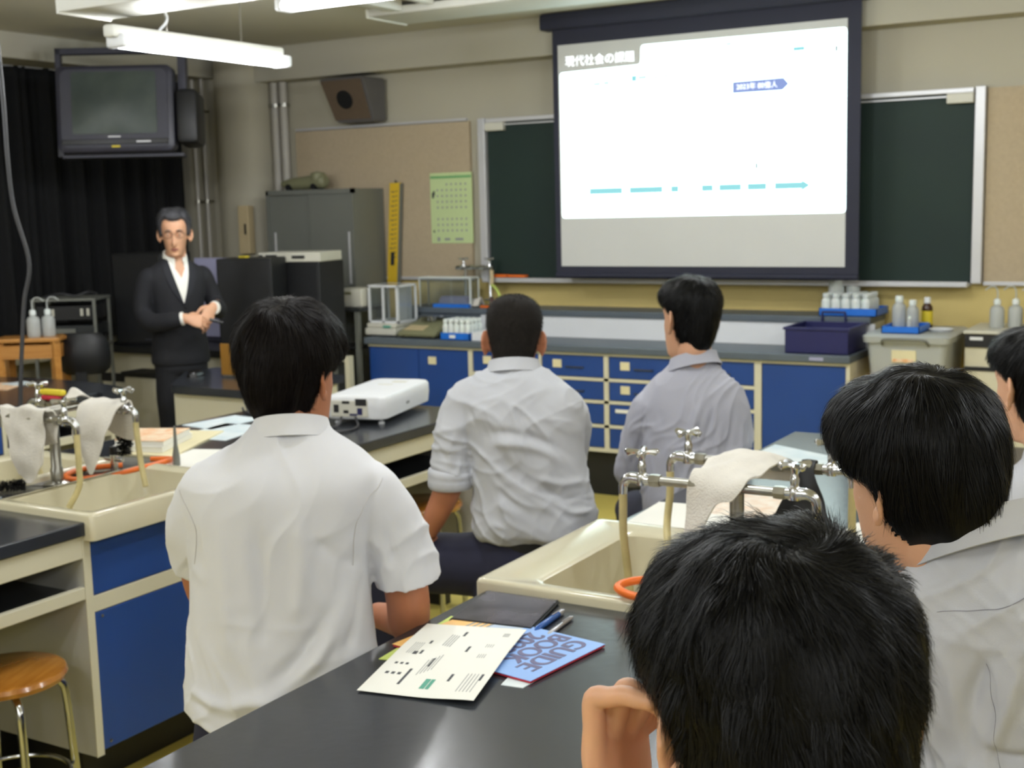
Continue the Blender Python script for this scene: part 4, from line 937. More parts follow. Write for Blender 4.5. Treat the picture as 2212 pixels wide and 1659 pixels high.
# ================================================================== LEFT BACK: consoles, speakers
t = thing('side_console', (-5.3, 5.6, 0), 'cream console with black top along the left corner, behind the suited man', 'cabinet')
b = MB(); b.box(-6.0, -4.80, 5.22, 5.95, .80, .84, .004); b.build('worktop', M['black'], t)
b = MB(); b.box(-5.97, -4.82, 5.27, 5.92, .08, .80); b.build('body', M['cream'], t)
b = MB(); b.box(-5.975, -4.815, 5.262, 5.275, .62, .67); b.box(-5.97, -4.83, 5.29, 5.9, 0, .08); b.build('dark_band', M['black'], t)
for x in (-5.75, -5.35, -4.95):
    b = MB(); b.box(x-.19, x+.19, 5.258, 5.268, .10, .60, .002); d = b.build('door', M['cream'], t)
    b = MB(); b.box(x+.14, x+.15, 5.25, 5.258, .4, .5); b.build('door_handle', M['dull_chrome'], d)
def speaker_box(x0, x1, y0, y1, z0, z1, rz, label):
    cx, cy = (x0+x1)/2, (y0+y1)/2
    t = thing('stage_speaker', (0, 0, 0), label, 'loudspeaker')
    w, d, h = (x1-x0)/2, (y1-y0)/2, z1-z0
    b = MB(); b.box(-w, w, -d, d, 0, h, .008); b.build('cabinet', M['black'], t)
    b = MB(); b.box(-w+.012, w-.012, -d-.006, -d+.002, .015, h-.015, .003); g = b.build('grille', M['black'], t)
    b = MB(); b.box(w*.2, w*.55, -d-.009, -d-.005, .03, .038); b.build('nameplate', M['tvgrey'], g)
    t.location = (cx, cy, z0); t.rotation_euler = (0, 0, rz); return t
speaker_box(-5.86, -5.52, 5.29, 5.6, .841, 1.375, math.radians(12), 'tall black loudspeaker left of the man in the suit')
speaker_box(-5.16, -4.83, 5.42, 5.66, .841, 1.34, math.radians(20), 'tall black loudspeaker right of the man in the suit')
speaker_box(-4.95, -4.70, 5.74, 6.02, .841, 1.305, math.radians(8), 'black loudspeaker behind the right one, under the disc player')
t = thing('disc_player', (0, 0, 0), 'flat white disc player on top of the black loudspeakers', 'player')
b = MB(); b.box(-.20, .20, -.14, .14, 0, .055, .004); b.build('case', M['offwhite'], t)
b = MB(); b.box(-.15, -.08, -.146, -.139, .018, .042); b.box(.02, .10, -.146, -.139, .02, .036); b.build('display_window', M['black'], t)
b = MB(); b.lathe([(.012, -.16), (.012, -.14)], (-.18, 0, .03), 12, 'Y'); b.build('knob', M['black'], t)
t.location = (-4.90, 5.86, 1.306); t.rotation_euler = (0, 0, math.radians(12))
one('yellow_tag', M['yellow'], (-4.99, 5.49, 1.343), 'small yellow tag on top of the right loudspeaker', 'tag', lambda b: b.box(-5.02, -4.97, 5.46, 5.50, 1.342, 1.352, .003))
t = thing('lilac_screen_box', (-5.35, 5.62, .84), 'pale lilac panel standing between the loudspeakers behind the suited man', 'panel')
b = MB(); b.box(-5.50, -5.24, 5.60, 5.64, .87, 1.335, .003); b.build('panel_face', M['lilac'], t)
b = MB(); b.box(-5.50, -5.24, 5.59, 5.65, .841, .87, .003); b.build('foot_rail', M['tvgrey'], t)
# av rack on trolley
t = thing('amplifier_rack', (0, 0, 0), 'open rack of black amplifiers beside the left loudspeaker', 'equipment rack')
b = MB()
for (x, y) in ((-.17, -.14), (.17, -.14), (-.17, .14), (.17, .14)): b.box(x-.008, x+.008, y-.008, y+.008, 0, 1.14)
for z in (.55, .86, 1.13): b.box(-.18, .18, -.15, .15, z, z+.012)
b.build('rack_frame', M['grey_steel'], t)
b = MB(); b.box(-.155, .155, -.135, .13, 1.02, 1.10, .004); a1 = b.build('amplifier', M['black'], t)
for x in (-.10, -.07, .09, .125):
    b = MB(); b.box(x, x+.015, -.14, -.133, 1.045, 1.085); b.build('slider', M['offwhite'], a1)
b = MB(); b.box(-.165, .165, -.15, .13, .93, .99, .004); a2 = b.build('receiver', M['dark_steel'], t)
b = MB(); b.box(-.06, .06, -.1535, -.149, .95, .975); b.build('front_print', M['grey_steel'], a2)
b = MB(); b.box(-.155, .155, -.135, .13, .88, .925, .003); b.build('tape_deck', M['black'], t)
b = MB(); V, F = smooth_tube([(-.15, -.02, 1.145), (-.05, -.03, 1.165), (.03, -.02, 1.15), (.1, 0, 1.17), (.16, -.04, 1.16)], .006, 20, 8); b.raw(V, F); b.build('cable', M['cable'], t)
t.location = (-5.86, 4.98, 0); t.rotation_euler = (0, 0, math.radians(32))
# wooden stool with wash bottles
t = thing('wooden_stool', (0, 0, 0), 'square wooden stool carrying two wash bottles at the left', 'stool')
b = MB(); b.box(-.17, .17, -.11, .11, .965, .985, .004); b.build('seat', M['wood'], t)
for (x, y) in ((-.14, -.085), (.14, -.085), (-.14, .085), (.14, .085)):
    b = MB(); b.raw(*tube_vf([(x*1.02, y*1.05, 0), (x, y, .965)], .026, 4)); b.build('leg', M['wood'], t)
b = MB(); b.box(-.13, .13, -.10, -.08, .88, .95); b.box(-.13, .13, .08, .10, .88, .95); b.box(-.155, -.135, -.08, .08, .88, .95); b.box(.135, .155, -.08, .08, .88, .95); b.build('apron', M['wood'], t)
t.location = (-5.50, 4.40, 0); t.rotation_euler = (0, 0, math.radians(35))
def wash_bottle(loc, rz, label, group=None, m='frost', sc=1.0):
    t = thing('wash_bottle', (0, 0, 0), label, 'wash bottle', group)
    b = MB(); b.lathe([(.001, 0), (.031, 0), (.034, .006), (.034, .085), (.028, .10), (.014, .108), (.013, .115)], (0, 0, 0), 22); b.build('bottle_body', M[m], t, smooth=True)
    b = MB(); b.lathe([(.017, .112), (.017, .132), (.012, .14), (.001, .142)], (0, 0, 0), 18); b.build('cap', M['bottle'], t, smooth=True)
    b = MB(); V, F = smooth_tube([(0, 0, .135), (0, 0, .175), (.012, 0, .198), (.035, 0, .20), (.06, 0, .185)], .0035, 20, 8); b.raw(V, F); b.build('spout', M['frost'], t, smooth=True)
    t.location = loc; t.rotation_euler = (0, 0, rz); t.scale = (sc, sc, sc); return t
wash_bottle((-5.475, 4.40, .9855), .6, 'left wash bottle on the wooden stool, its spout curving right', m='frost')
wash_bottle((-5.44, 4.465, .9855), .7, 'right wash bottle on the wooden stool, next to the amplifier rack', m='frost')
# office chair
t = thing('office_chair', (0, 0, 0), 'black office chair seen from behind near the amplifier rack', 'chair')
def pad(w, d, h, z): return [[(p[0], p[1], z+k) for p in rrect(-w+i, w-i, -d+i, d-i, 0, .06, 5)] for k, i in ((0, .03), (.015, .005), (h-.015, .005), (h, .03))]
b = MB(); b.loft(pad(.15, .15, .06, .42)); b.build('seat', M['black'], t, smooth=True)
rings = []
for k in np.linspace(0, 1, 9):
    z = .775+k*.215; w = .115+.028*math.sin(PI*min(1, k*.85+.15)); d = .035+.03*math.sin(PI*k)
    rings.append([(w*math.cos(a)*(1 if k not in (0, 1) else .8), -.18+d*math.sin(a)+.03*(math.cos(a)**2), z) for a in np.linspace(0, 2*PI, 28, endpoint=False)])
b = MB(); b.loft(rings); b.build('backrest', M['black'], t, smooth=True)
b = MB(); b.box(-.03, .03, -.22, -.20, .43, .82, .004); b.box(-.03, .03, -.22, 0, .40, .43); b.build('back_bracket', M['black'], t)
b = MB(); b.lathe([(.025, .10), (.025, .42)], (0, 0, 0), 14); b.build('gas_column', M['dark_steel'], t)
b = MB()
for k in range(5): a = k*2*PI/5; b.raw(*smooth_tube([(0, 0, .10), (.10*math.cos(a), .10*math.sin(a), .09), (.19*math.cos(a), .19*math.sin(a), .065)], [.025, .018, .012], 8, 8)); b.lathe([(.022, -.02), (.022, .02)], (.19*math.cos(a), .19*math.sin(a), .025), 10, 'Y')
b.build('star_base', M['black'], t)
t.location = (-5.42, 4.73, 0); t.rotation_euler = (0, 0, math.radians(30))
# low cream cabinet behind the far bench
t = thing('low_cabinet', (-5.15, 4.9, 0), 'low cream cabinet with dark band behind the office chair', 'cabinet')
b = MB(); b.box(-5.52, -4.98, 5.02, 5.16, .06, .70, .01); b.build('body', M['cream'], t)
b = MB(); b.box(-5.53, -4.97, 5.01, 5.17, .70, .725); b.build('top', M['black'], t)
# hanging power cable at the far left
one('hanging_cable', M['cable'], (-3.82, 3.03, 1.2), 'dark cable hanging from the ceiling down the left side', 'cable', lambda b: b.raw(*smooth_tube([(-3.90, 3.07, 2.665), (-3.885, 3.06, 2.3), (-3.868, 3.053, 2.0), (-3.84, 3.03, 1.8), (-3.819, 3.024, 1.632), (-3.762, 3.025, 1.444), (-3.771, 2.999, 1.307), (-3.77, 2.976, 1.162), (-3.766, 2.949, .98), (-3.77, 2.94, .80), (-3.78, 2.93, .5)], .0075, 60, 10)), smooth=True)
# grey desk behind the counter end
t = thing('steel_desk', (-5.0, 6.3, 0), 'grey steel work table between the locker and the counter', 'table')
b = MB(); b.box(-5.25, -4.70, 6.15, 6.42, .985, 1.005, .002); b.build('table_top', M['dark_steel'], t)
for (x, y) in ((-5.22, 6.17), (-4.735, 6.17), (-5.22, 6.40), (-4.735, 6.40)):
    b = MB(); b.box(x-.015, x+.015, y-.012, y+.012, 0, .985); b.build('leg', M['grey_steel'], t)
b = MB(); b.box(-5.2, -4.75, 6.18, 6.40, .75, .765); b.box(-5.2, -4.75, 6.18, 6.40, .35, .365); b.build('shelf', M['dark_steel'], t)
t = thing('cream_stand', (-4.75, 6.0, 0), 'cream framed side stand at the left end of the counter', 'stand')
b = MB()
b.box(-5.02, -4.665, 5.98, 6.02, .70, .735); b.box(-4.70, -4.665, 5.98, 6.02, 0, .70); b.box(-5.02, -4.985, 5.98, 6.02, 0, .70); b.box(-4.985, -4.70, 5.99, 6.01, .05, .09)
b.build('frame', M['cream'], t)
b = MB(); b.box(-4.80, -4.775, 5.995, 6.01, .09, .70); b.build('grey_bar', M['grey_steel'], t)
b = MB(); b.box(-4.985, -4.70, 6.011, 6.02, .09, .70); b.build('back_panel', M['dark_steel'], t)

# ================================================================== THINGS ON THE COUNTER
ZC = .8342
t = thing('analytical_balance', (-4.60, 6.30, ZC), 'analytical balance with clear draught shield at the counter\'s left end', 'balance')
BX0, BX1, BY0, BY1 = -4.70, -4.475, 6.19, 6.44
b = MB(); b.box(BX0, BX1, BY0, BY1, ZC+.008, ZC+.05, .008); b.box(BX0+.005, BX1-.005, BY0+.01, BY1-.01, ZC+.05, ZC+.080, .01); b.build('base', M['offwhite'], t)
b = MB(); b.box(-4.56, -4.51, BY0-.005, BY0+.003, ZC+.055, ZC+.068); b.build('green_display', M['ink_green'], t)
b = MB()
xa, xb, ya, yb = BX0+.012, BX1-.008, BY0+.045, BY1-.015
for (x, y) in ((xa, ya), (xb, ya), (xa, yb), (xb, yb), ((xa+xb)/2, ya)): b.box(x-.007, x+.007, y-.007, y+.007, ZC+.080, ZC+.30)
for z in (ZC+.083, ZC+.30): b.box(xa-.007, xb+.007, ya-.007, ya+.007, z-.006, z+.008); b.box(xa-.007, xb+.007, yb-.007, yb+.007, z-.006, z+.008); b.box(xa-.007, xa+.007, ya, yb, z-.006, z+.008); b.box(xb-.007, xb+.007, ya, yb, z-.006, z+.008)
b.box(-4.585, -4.51, yb-.05, yb, ZC+.083, ZC+.30)
b.build('shield_frame', M['white'], t)
b = MB(); b.box(xa, xb, ya-.002, ya+.001, ZC+.09, ZC+.295); b.box(xa-.002, xa+.001, ya, yb, ZC+.09, ZC+.295); b.box(xb-.001, xb+.002, ya, yb, ZC+.09, ZC+.295); b.box(xa, xb, ya, yb, ZC+.303, ZC+.307); b.build('shield_glass', M['glass'], t)
for (x, y) in ((BX0+.02, BY0+.02), (BX1-.02, BY0+.02), (BX0+.02, BY1-.02), (BX1-.02, BY1-.02)):
    b = MB(); b.lathe([(.012, 0), (.012, .010)], (x, y, ZC), 10); b.build('foot', M['black'], t)
t = thing('clear_cover_box', (-4.32, 6.62, .99), 'large clear plastic cover box on the ledge behind the scale', 'cover')
x0, x1, y0, y1, z0, z1 = -4.52, -4.15, 6.53, 6.625, .9905, 1.165
b = MB()
for q in ((x0, x1, y0, y0+.003, z0, z1), (x0, x1, y1-.003, y1, z0, z1), (x0, x0+.003, y0, y1, z0, z1), (x1-.003, x1, y0, y1, z0, z1)): b.box(*q)
b.build('walls', M['glass'], t)
b = MB(); b.box(x0-.004, x1+.004, y0-.004, y1+.004, z1, z1+.010, .003)
for (x, y) in ((x0, y0), (x1, y0), (x0, y1), (x1, y1)): b.box(x-.004, x+.004, y-.004, y+.004, z0, z1)
b.build('frosted_lid', M['bottle'], t)
one('blue_cloth_bundle', M['lilac'], (-4.27, 6.58, .99), 'bluish bundle inside the clear cover box', 'bundle', lambda b: b.loft([rrect(-4.40, -4.17, 6.54, 6.61, .991, .03, 5), rrect(-4.405, -4.165, 6.537, 6.615, 1.02, .03, 5), rrect(-4.38, -4.19, 6.545, 6.605, 1.055, .02, 5)]), smooth=True)
one('blue_folder', M['tray_blue'], (-4.27, 6.50, .99), 'flat blue folder before the clear cover box', 'folder', lambda b: b.box(-4.40, -4.14, 6.49, 6.52, .9905, 1.012, .002))
t = thing('kitchen_scale', (-4.33, 6.28, ZC), 'olive-grey electronic scale with tan panel, between balance and bottle tray', 'scale')
def wedge(b, x0, x1, y0, y1, z0, zf, zb, m=None):
    b.raw([(x0, y0, z0), (x1, y0, z0), (x1, y1, z0), (x0, y1, z0), (x0+.02, y0+.03, zf), (x1-.02, y0+.03, zf), (x1-.02, y1-.01, zb), (x0+.02, y1-.01, zb)], [(0, 3, 2, 1), (4, 5, 6, 7), (0, 1, 5, 4), (1, 2, 6, 5), (2, 3, 7, 6), (3, 0, 4, 7)])
b = MB(); wedge(b, -4.455, -4.165, 6.15, 6.42, ZC+.012, ZC+.045, ZC+.105); bmesh.ops.bevel(b.bm, geom=b.bm.edges[:], offset=.012, segments=3, affect='EDGES'); b.build('scale_body', M['olive'], t, smooth=True)
b = MB(); b.raw([(-4.41, 6.187, ZC+.050), (-4.27, 6.187, ZC+.050), (-4.275, 6.26, ZC+.070), (-4.405, 6.26, ZC+.070), (-4.41, 6.187, ZC+.046), (-4.27, 6.187, ZC+.046), (-4.275, 6.26, ZC+.066), (-4.405, 6.26, ZC+.066)], [(0, 1, 2, 3), (7, 6, 5, 4), (0, 4, 5, 1), (1, 5, 6, 2), (2, 6, 7, 3), (3, 7, 4, 0)]); b.build('tan_panel', M['wirelbl'], t)
b = MB(); b.lathe([(.03, 0), (.03, .02), (.05, .026), (.085, .028), (.085, .033), (.001, .033)], (-4.31, 6.35, ZC+.088), 28); b.build('weighing_pan', M['chrome'], t, smooth=True)
for (x, y) in ((-4.42, 6.19), (-4.20, 6.19), (-4.42, 6.39), (-4.20, 6.39)):
    b = MB(); b.lathe([(.01, 0), (.01, .014)], (x, y, ZC), 10); b.build('foot', M['black'], t)
t = thing('analysis_box', (-4.85, 6.35, 1.005), 'beige boxy instrument on the grey desk beside the balance', 'instrument')
b = MB(); b.box(-4.90, -4.72, 6.20, 6.40, 1.0055, 1.12, .012, 3); b.build('case', M['offwhite'], t, smooth=True)
b = MB(); b.box(-4.88, -4.80, 6.195, 6.202, 1.085, 1.10); b.build('front_strip', M['olive'], t)

# bottles: one kind each
def bottle_proto(name, r, h, label, cat, group, m='bottle', capm='bottle', mlabel=None, cw=.6):
    t = thing(name, (0, 0, 0), label, cat, group)
    b = MB(); b.lathe([(.001, 0), (r*.9, 0), (r, .005), (r, h*.62), (r*.92, h*.70), (r*.5, h*.80), (r*.45, h*.84)], (0, 0, 0), 20); b.build('bottle_body', M[m], t, smooth=True)
    b = MB(); b.lathe([(r*cw*.96, h*.80), (r*cw, h*.81), (r*cw*.97, h*.98), (r*cw*.85, h), (.001, h)], (0, 0, 0), 18); b.build('cap', M[capm], t, smooth=True)
    if mlabel:
        b = MB(); b.lathe([(r*1.015, h*.12), (r*1.02, h*.13), (r*1.02, h*.55), (r*1.015, h*.56)], (0, 0, 0), 22); b.build('label_band', M[mlabel], t, smooth=True)
    return t
# reagent rack left
t = thing('reagent_tray', (-4.0, 6.23, ZC), 'blue tray full of small white bottles beside the scale', 'tray')
b = MB(); TX0, TX1, TY0, TY1 = -4.125, -3.925, 6.15, 6.33
b.box(TX0, TX1, TY0, TY1, ZC, ZC+.004)
for q in ((TX0, TX1, TY0, TY0+.004), (TX0, TX1, TY1-.004, TY1), (TX0, TX0+.004, TY0, TY1), (TX1-.004, TX1, TY0, TY1)): b.box(*q, ZC, ZC+.042)
b.build('tray_body', M['tray_blue'], t)
b = MB(); b.box(-4.06, -4.02, TY0-.002, TY0, ZC+.012, ZC+.03); b.build('tray_label', M['paper'], t)
p = bottle_proto('reagent_bottle', .0182, .115, 'small white bottle standing in the blue tray beside the scale', 'bottle', 'small bottles in the left blue tray', 'bottle', cw=.82)
k = 0
for i in range(5):
    for j in range(4):
        loc = (TX0+.024+i*.038, TY0+.026+j*.042, ZC+.005)
        lb = 'small white bottle, %s column, %s row of the blue tray beside the scale' % (['first', 'second', 'third', 'fourth', 'fifth'][i], ['front', 'second', 'third', 'back'][j])
        if k == 0: p.location = loc; p['label'] = lb
        else: dup(p, loc, label=lb)
        k += 1
t = thing('reagent_tray', (-3.86, 6.24, ZC), 'white tray of small bottles hidden behind the crop-haired boy\'s ear', 'tray')
b = MB(); b.box(-3.915, -3.80, 6.16, 6.33, ZC, ZC+.05, .003); b.build('tray_body', M['white'], t)
# taps on the ledge
t = thing('counter_tap_stand', (-4.18, 6.66, .99), 'chrome water taps on the ledge at the left end of the chalkboard', 'water taps')
b = MB(); b.tube([(-4.33, 6.66, 1.225), (-4.06, 6.66, 1.225)], .012, 12)
for x in (-4.262, -4.085): b.lathe([(.02, 0), (.012, .006), (.0105, .01), (.0105, .235)], (x, 6.66, .9905), 12)
for x in (-4.30, -4.22, -4.14): b.lathe([(.016, -.015), (.017, 0), (.016, .015)], (x, 6.66, 1.225), 8, 'X')
b.build('pipework', M['chrome'], t, smooth=True)
for x in (-4.275, -4.088):
    b = MB(); b.lathe([(.012, 0), (.013, .02), (.008, .028), (.006, .045)], (x, 6.66, 1.225), 12); tp = b.build('tap', M['chrome'], t, smooth=True)
    b = MB(); handle_bm(b, (x, 6.66, 1.278), .9, .2); b.build('tap_handle', M['chrome'], tp, smooth=True)
b = MB(); V, F = smooth_tube([(-4.07, 6.655, 1.21), (-4.065, 6.65, 1.16), (-4.065, 6.645, 1.12)], .012, 12, 10); b.raw(V, F); b.build('brown_hose', M['wirelbl'], t, smooth=True)
b = MB(); V, F = smooth_tube([(-4.06, 6.64, 1.12), (-4.02, 6.62, 1.10), (-3.985, 6.60, 1.06), (-3.98, 6.59, 1.03)], .009, 16, 10); b.raw(V, F); b.build('green_hose', M['green_sheet'], t, smooth=True)
b = MB(); b.box(-4.01, -3.955, 6.57, 6.61, 1.015, 1.035, .004); b.build('orange_connector', M['orange'], t)
one('gas_cock', M['chrome'], (-4.05, 6.56, .99), 'chrome gas cock on the ledge below the taps', 'gas tap', lambda b: (b.lathe([(.02, 0), (.01, .008), (.01, .055), (.014, .06), (.001, .066)], (-4.04, 6.60, .9905), 12), b.lathe([(.006, -.05), (.006, .05)], (-4.04, 6.60, 1.035), 8, 'X')), smooth=True)
one('rubber_stopper', M['orange'], (-4.06, 6.54, .99), 'orange rubber stopper lying on the ledge behind the crop-haired boy', 'stopper', lambda b: b.box(-4.085, -4.03, 6.53, 6.56, .9905, 1.003, .004))
sheet('white_rag', M['cloth'], [[(-4.24, 6.56, .995), (-4.19, 6.55, .997), (-4.11, 6.55, 1.0)], [(-4.23, 6.59, 1.0), (-4.18, 6.59, 1.03), (-4.11, 6.59, 1.05)], [(-4.22, 6.63, .997), (-4.17, 6.63, 1.01), (-4.11, 6.63, 1.0)]], 'crumpled white rag on the ledge under the taps', 'cloth', (-4.17, 6.59, .99))
# right end: bottles
t = thing('bottle_tray', (-1.83, 6.62, .99), 'blue tray of white bottles on the ledge right of the screen', 'tray')
b = MB(); b.box(-2.0, -1.70, 6.53, 6.76, .9905, .994)
for q in ((-2.0, -1.70, 6.53, 6.534), (-2.0, -1.70, 6.756, 6.76), (-2.0, -1.996, 6.53, 6.76), (-1.704, -1.70, 6.53, 6.76)): b.box(*q, .9905, 1.03)
b.build('tray_body', M['tray_blue'], t)
p = bottle_proto('white_bottle', .0245, .112, 'small white bottle in the blue tray right of the screen', 'bottle', 'small bottles in the right blue tray', cw=.78)
k = 0
for i in range(5):
    for j in range(4):
        if i < 3 and j >= 2: continue
        loc = (-1.97+i*.052, 6.56+j*.053, .9945)
        lb = 'small white bottle, %s column, %s row of the blue tray under the chalkboard' % (['first', 'second', 'third', 'fourth', 'fifth'][i], ['front', 'second', 'third', 'back'][j])
        if k == 0: p.location = loc; p['label'] = lb
        else: dup(p, loc, label=lb)
        k += 1
p = bottle_proto('tall_white_bottle', .042, .245, 'tall white bottle at the left back of the blue tray', 'bottle', None); p.location = (-1.957, 6.70, .9945)
o = bottle_proto('tall_white_bottle', .036, .225, 'slightly shorter tall white bottle right of the tallest one', 'bottle', None); o.location = (-1.872, 6.716, .9945)
# navy crate
t = thing('storage_crate', (-1.88, 6.30, ZC), 'navy blue open plastic crate on the right end of the counter', 'crate')
b = MB(); X0, X1, Y0, Y1 = -2.055, -1.735, 6.15, 6.475
b.box(X0, X1, Y0, Y1, ZC, ZC+.006)
for q in ((X0, X1, Y0, Y0+.005), (X0, X1, Y1-.005, Y1), (X0, X0+.005, Y0, Y1), (X1-.005, X1, Y0, Y1)): b.box(*q, ZC, ZC+.125, .002)
b.build('crate_body', M['crate'], t)
b = MB()
b.box(X0-.008, X1+.008, Y0-.008, Y0+.006, ZC+.118, ZC+.132, .002); b.box(X0-.008, X1+.008, Y1-.006, Y1+.008, ZC+.118, ZC+.132, .002); b.box(X0-.008, X0+.006, Y0, Y1, ZC+.118, ZC+.132, .002); b.box(X1-.006, X1+.008, Y0, Y1, ZC+.118, ZC+.132, .002)
b.build('rim', M['crate'], t)
b = MB(); V, F = smooth_tube([(X0+.09, Y1, ZC+.13), (X0+.092, Y1, ZC+.175), (X0+.10, Y1, ZC+.18), (X0+.20, Y1, ZC+.18), (X0+.21, Y1, ZC+.175), (X0+.212, Y1, ZC+.13)], .006, 24, 8); b.raw(V, F); b.build('carry_handle', M['crate'], t, smooth=True)
# clear storage box standing beside the counter on a low stand
t = thing('box_stand', (-1.48, 6.4, 0), 'low brown wooden stand under the clear storage box', 'stand')
b = MB(); b.box(-1.69, -1.27, 6.20, 6.72, .70, .72); b.build('stand_top', M['wood'], t)
for (x, y) in ((-1.67, 6.22), (-1.29, 6.22), (-1.67, 6.70), (-1.29, 6.70)):
    b = MB(); b.box(x-.015, x+.015, y-.015, y+.015, 0, .70); b.build('leg', M['wood'], t)
t = thing('storage_box', (-1.48, 6.45, .72), 'clear plastic storage box with grey handle beside the counter', 'storage box')
b = MB(); b.loft([rrect(-1.655, -1.305, 6.24, 6.68, .7205, .03, 5), rrect(-1.67, -1.29, 6.225, 6.695, .90, .03, 5), rrect(-1.66, -1.30, 6.235, 6.685, .90, .03, 5), rrect(-1.648, -1.312, 6.247, 6.673, .726, .03, 5)]); b.build('box_body', M['frost'], t, smooth=True)
b = MB(); b.loft([rrect(-1.685, -1.275, 6.21, 6.71, .895, .03, 5), rrect(-1.69, -1.27, 6.205, 6.715, .925, .035, 5), rrect(-1.67, -1.29, 6.225, 6.695, .938, .03, 5)]); b.build('lid', M['frost'], t, smooth=True)
b = MB(); V, F = smooth_tube([(-1.59, 6.222, .885), (-1.585, 6.195, .905), (-1.56, 6.19, .915), (-1.40, 6.19, .915), (-1.375, 6.195, .905), (-1.37, 6.222, .885)], .006, 30, 8); b.raw(V, F); b.build('wire_handle', M['grey_steel'], t, smooth=True)
b = MB(); b.box(-1.545, -1.43, 6.225, 6.232, .80, .86); b.build('sticker', M['white_label'], t)
b = MB(); b.box(-1.54, -1.44, 6.2245, 6.2255, .802, .818); b.build('sticker_print', M['orange_print'], t)
one('stored_goods', M['offwhite'], (-1.48, 6.45, .73), 'pale contents inside the clear storage box', 'goods', lambda b: b.box(-1.62, -1.34, 6.27, 6.64, .728, .85, .03, 3), smooth=True)
t = thing('small_tray', (-1.50, 6.35, .94), 'small bright blue tray on the clear storage box lid', 'tray')
b = MB(); b.box(-1.60, -1.42, 6.24, 6.48, .9385, .943)
for q in ((-1.60, -1.42, 6.24, 6.244), (-1.60, -1.42, 6.476, 6.48), (-1.60, -1.596, 6.24, 6.48), (-1.424, -1.42, 6.24, 6.48)): b.box(*q, .9385, .973)
b.build('tray_body', M['tray_blue'], t)
for (x, y, r, h, lb) in ((-1.562, 6.43, .033, .165, 'taller milky bottle at the back left of the small tray'), (-1.498, 6.44, .030, .145, 'milky bottle beside the taller one in the small tray'), (-1.48, 6.30, .014, .075, 'tiny clear bottle with white cap in the small tray')):
    o = bottle_proto('plastic_bottle', r, h, lb, 'bottle', None, 'frost'); o.location = (x, y, .9435)
o = bottle_proto('brown_bottle', .027, .155, 'brown glass bottle with yellow label behind the small tray', 'bottle', None, 'brown_glass', 'white', 'yellow'); o.location = (-1.455, 6.56, .9385)
one('white_dish', M['white'], (-1.36, 6.45, .94), 'flat white dish on the storage box lid', 'dish', lambda b: b.lathe([(.001, .001), (.05, .001), (.06, .012), (.055, .013), (.045, .006), (.001, .005)], (-1.355, 6.42, .9385), 24), smooth=True)
# cabinet at the far right with wash bottles
t = thing('side_cabinet', (-.6, 6.5, 0), 'cream cabinet with black drawer band by the front wall at right', 'cabinet')
b = MB(); b.box(-1.235, .35, 6.38, 6.78, 0, .87, .003); b.build('body', M['cream'], t)
b = MB(); b.box(-1.24, .355, 6.36, 6.79, .935, .95, .003); b.build('top', M['offwhite'], t)
b = MB(); b.box(-1.235, .35, 6.37, 6.78, .87, .935); b.build('black_drawer', M['black'], t)
b = MB(); b.box(-1.21, -1.15, 6.365, 6.371, .905, .92); b.build('label_plate', M['white'], t)
b = MB(); b.box(-1.235, .35, 6.375, 6.381, .755, .775); b.build('dark_gap', M['black'], t)
for i, x in enumerate((-1.12, -1.04, -.95)):
    wash_bottle((x, 6.55+.03*(i % 2), .951), -2.6, ['leftmost wash bottle on the cream cabinet at right', 'middle wash bottle on the cream cabinet at right', 'rightmost wash bottle on the cream cabinet, behind the edge boy'][i], m='frost', sc=1.0)

# ================================================================== STOOLS
def stool(loc, rz, label, seat='seat_wood', z=.46, r=.155):
    t = thing('round_stool', (0, 0, 0), label, 'stool')
    b = MB(); b.lathe([(.001, z-.033), (r*.85, z-.033), (r*.97, z-.026), (r, z-.014), (r*.97, z-.004), (r*.9, z), (.001, z-.003)], (0, 0, 0), 48); b.build('seat', M[seat], t, smooth=True)
    for k in range(4):
        a = k*PI/2+PI/4; c, s = math.cos(a), math.sin(a)
        b = MB(); V, F = smooth_tube([(c*r*.45, s*r*.45, z-.043), (c*r*.72, s*r*.72, z-.045), (c*r*.88, s*r*.88, z-.06), (c*r*.96, s*r*.96, z-.10), (c*r*1.02, s*r*1.02, .2), (c*r*1.08, s*r*1.08, .012)], .011, 40, 12); b.raw(V, F); lg = b.build('leg', M['chrome'], t, smooth=True)
        b = MB(); b.lathe([(.014, 0), (.014, .02), (.012, .024)], (c*r*1.08, s*r*1.08, 0), 12); b.build('rubber_foot', M['black'], lg)
    b = MB(); ring = [(r*.93*math.cos(a), r*.93*math.sin(a), .17) for a in np.linspace(0, 2*PI, 49)]; b.tube(ring, .006, 8, cap=False); b.build('foot_ring', M['chrome'], t, smooth=True)
    b = MB(); b.lathe([(r*.6, z-.045), (r*.62, z-.034)], (0, 0, 0), 24); b.build('mount_plate', M['dark_steel'], t)
    t.location = loc; t.rotation_euler = (0, 0, rz); return t
stool((-2.715, 2.01, 0), .35, 'round wooden stool with chrome legs in the bottom left corner')
stool((-2.80, 4.02, 0), .2, 'round wooden stool under the projector bench, between two boys')
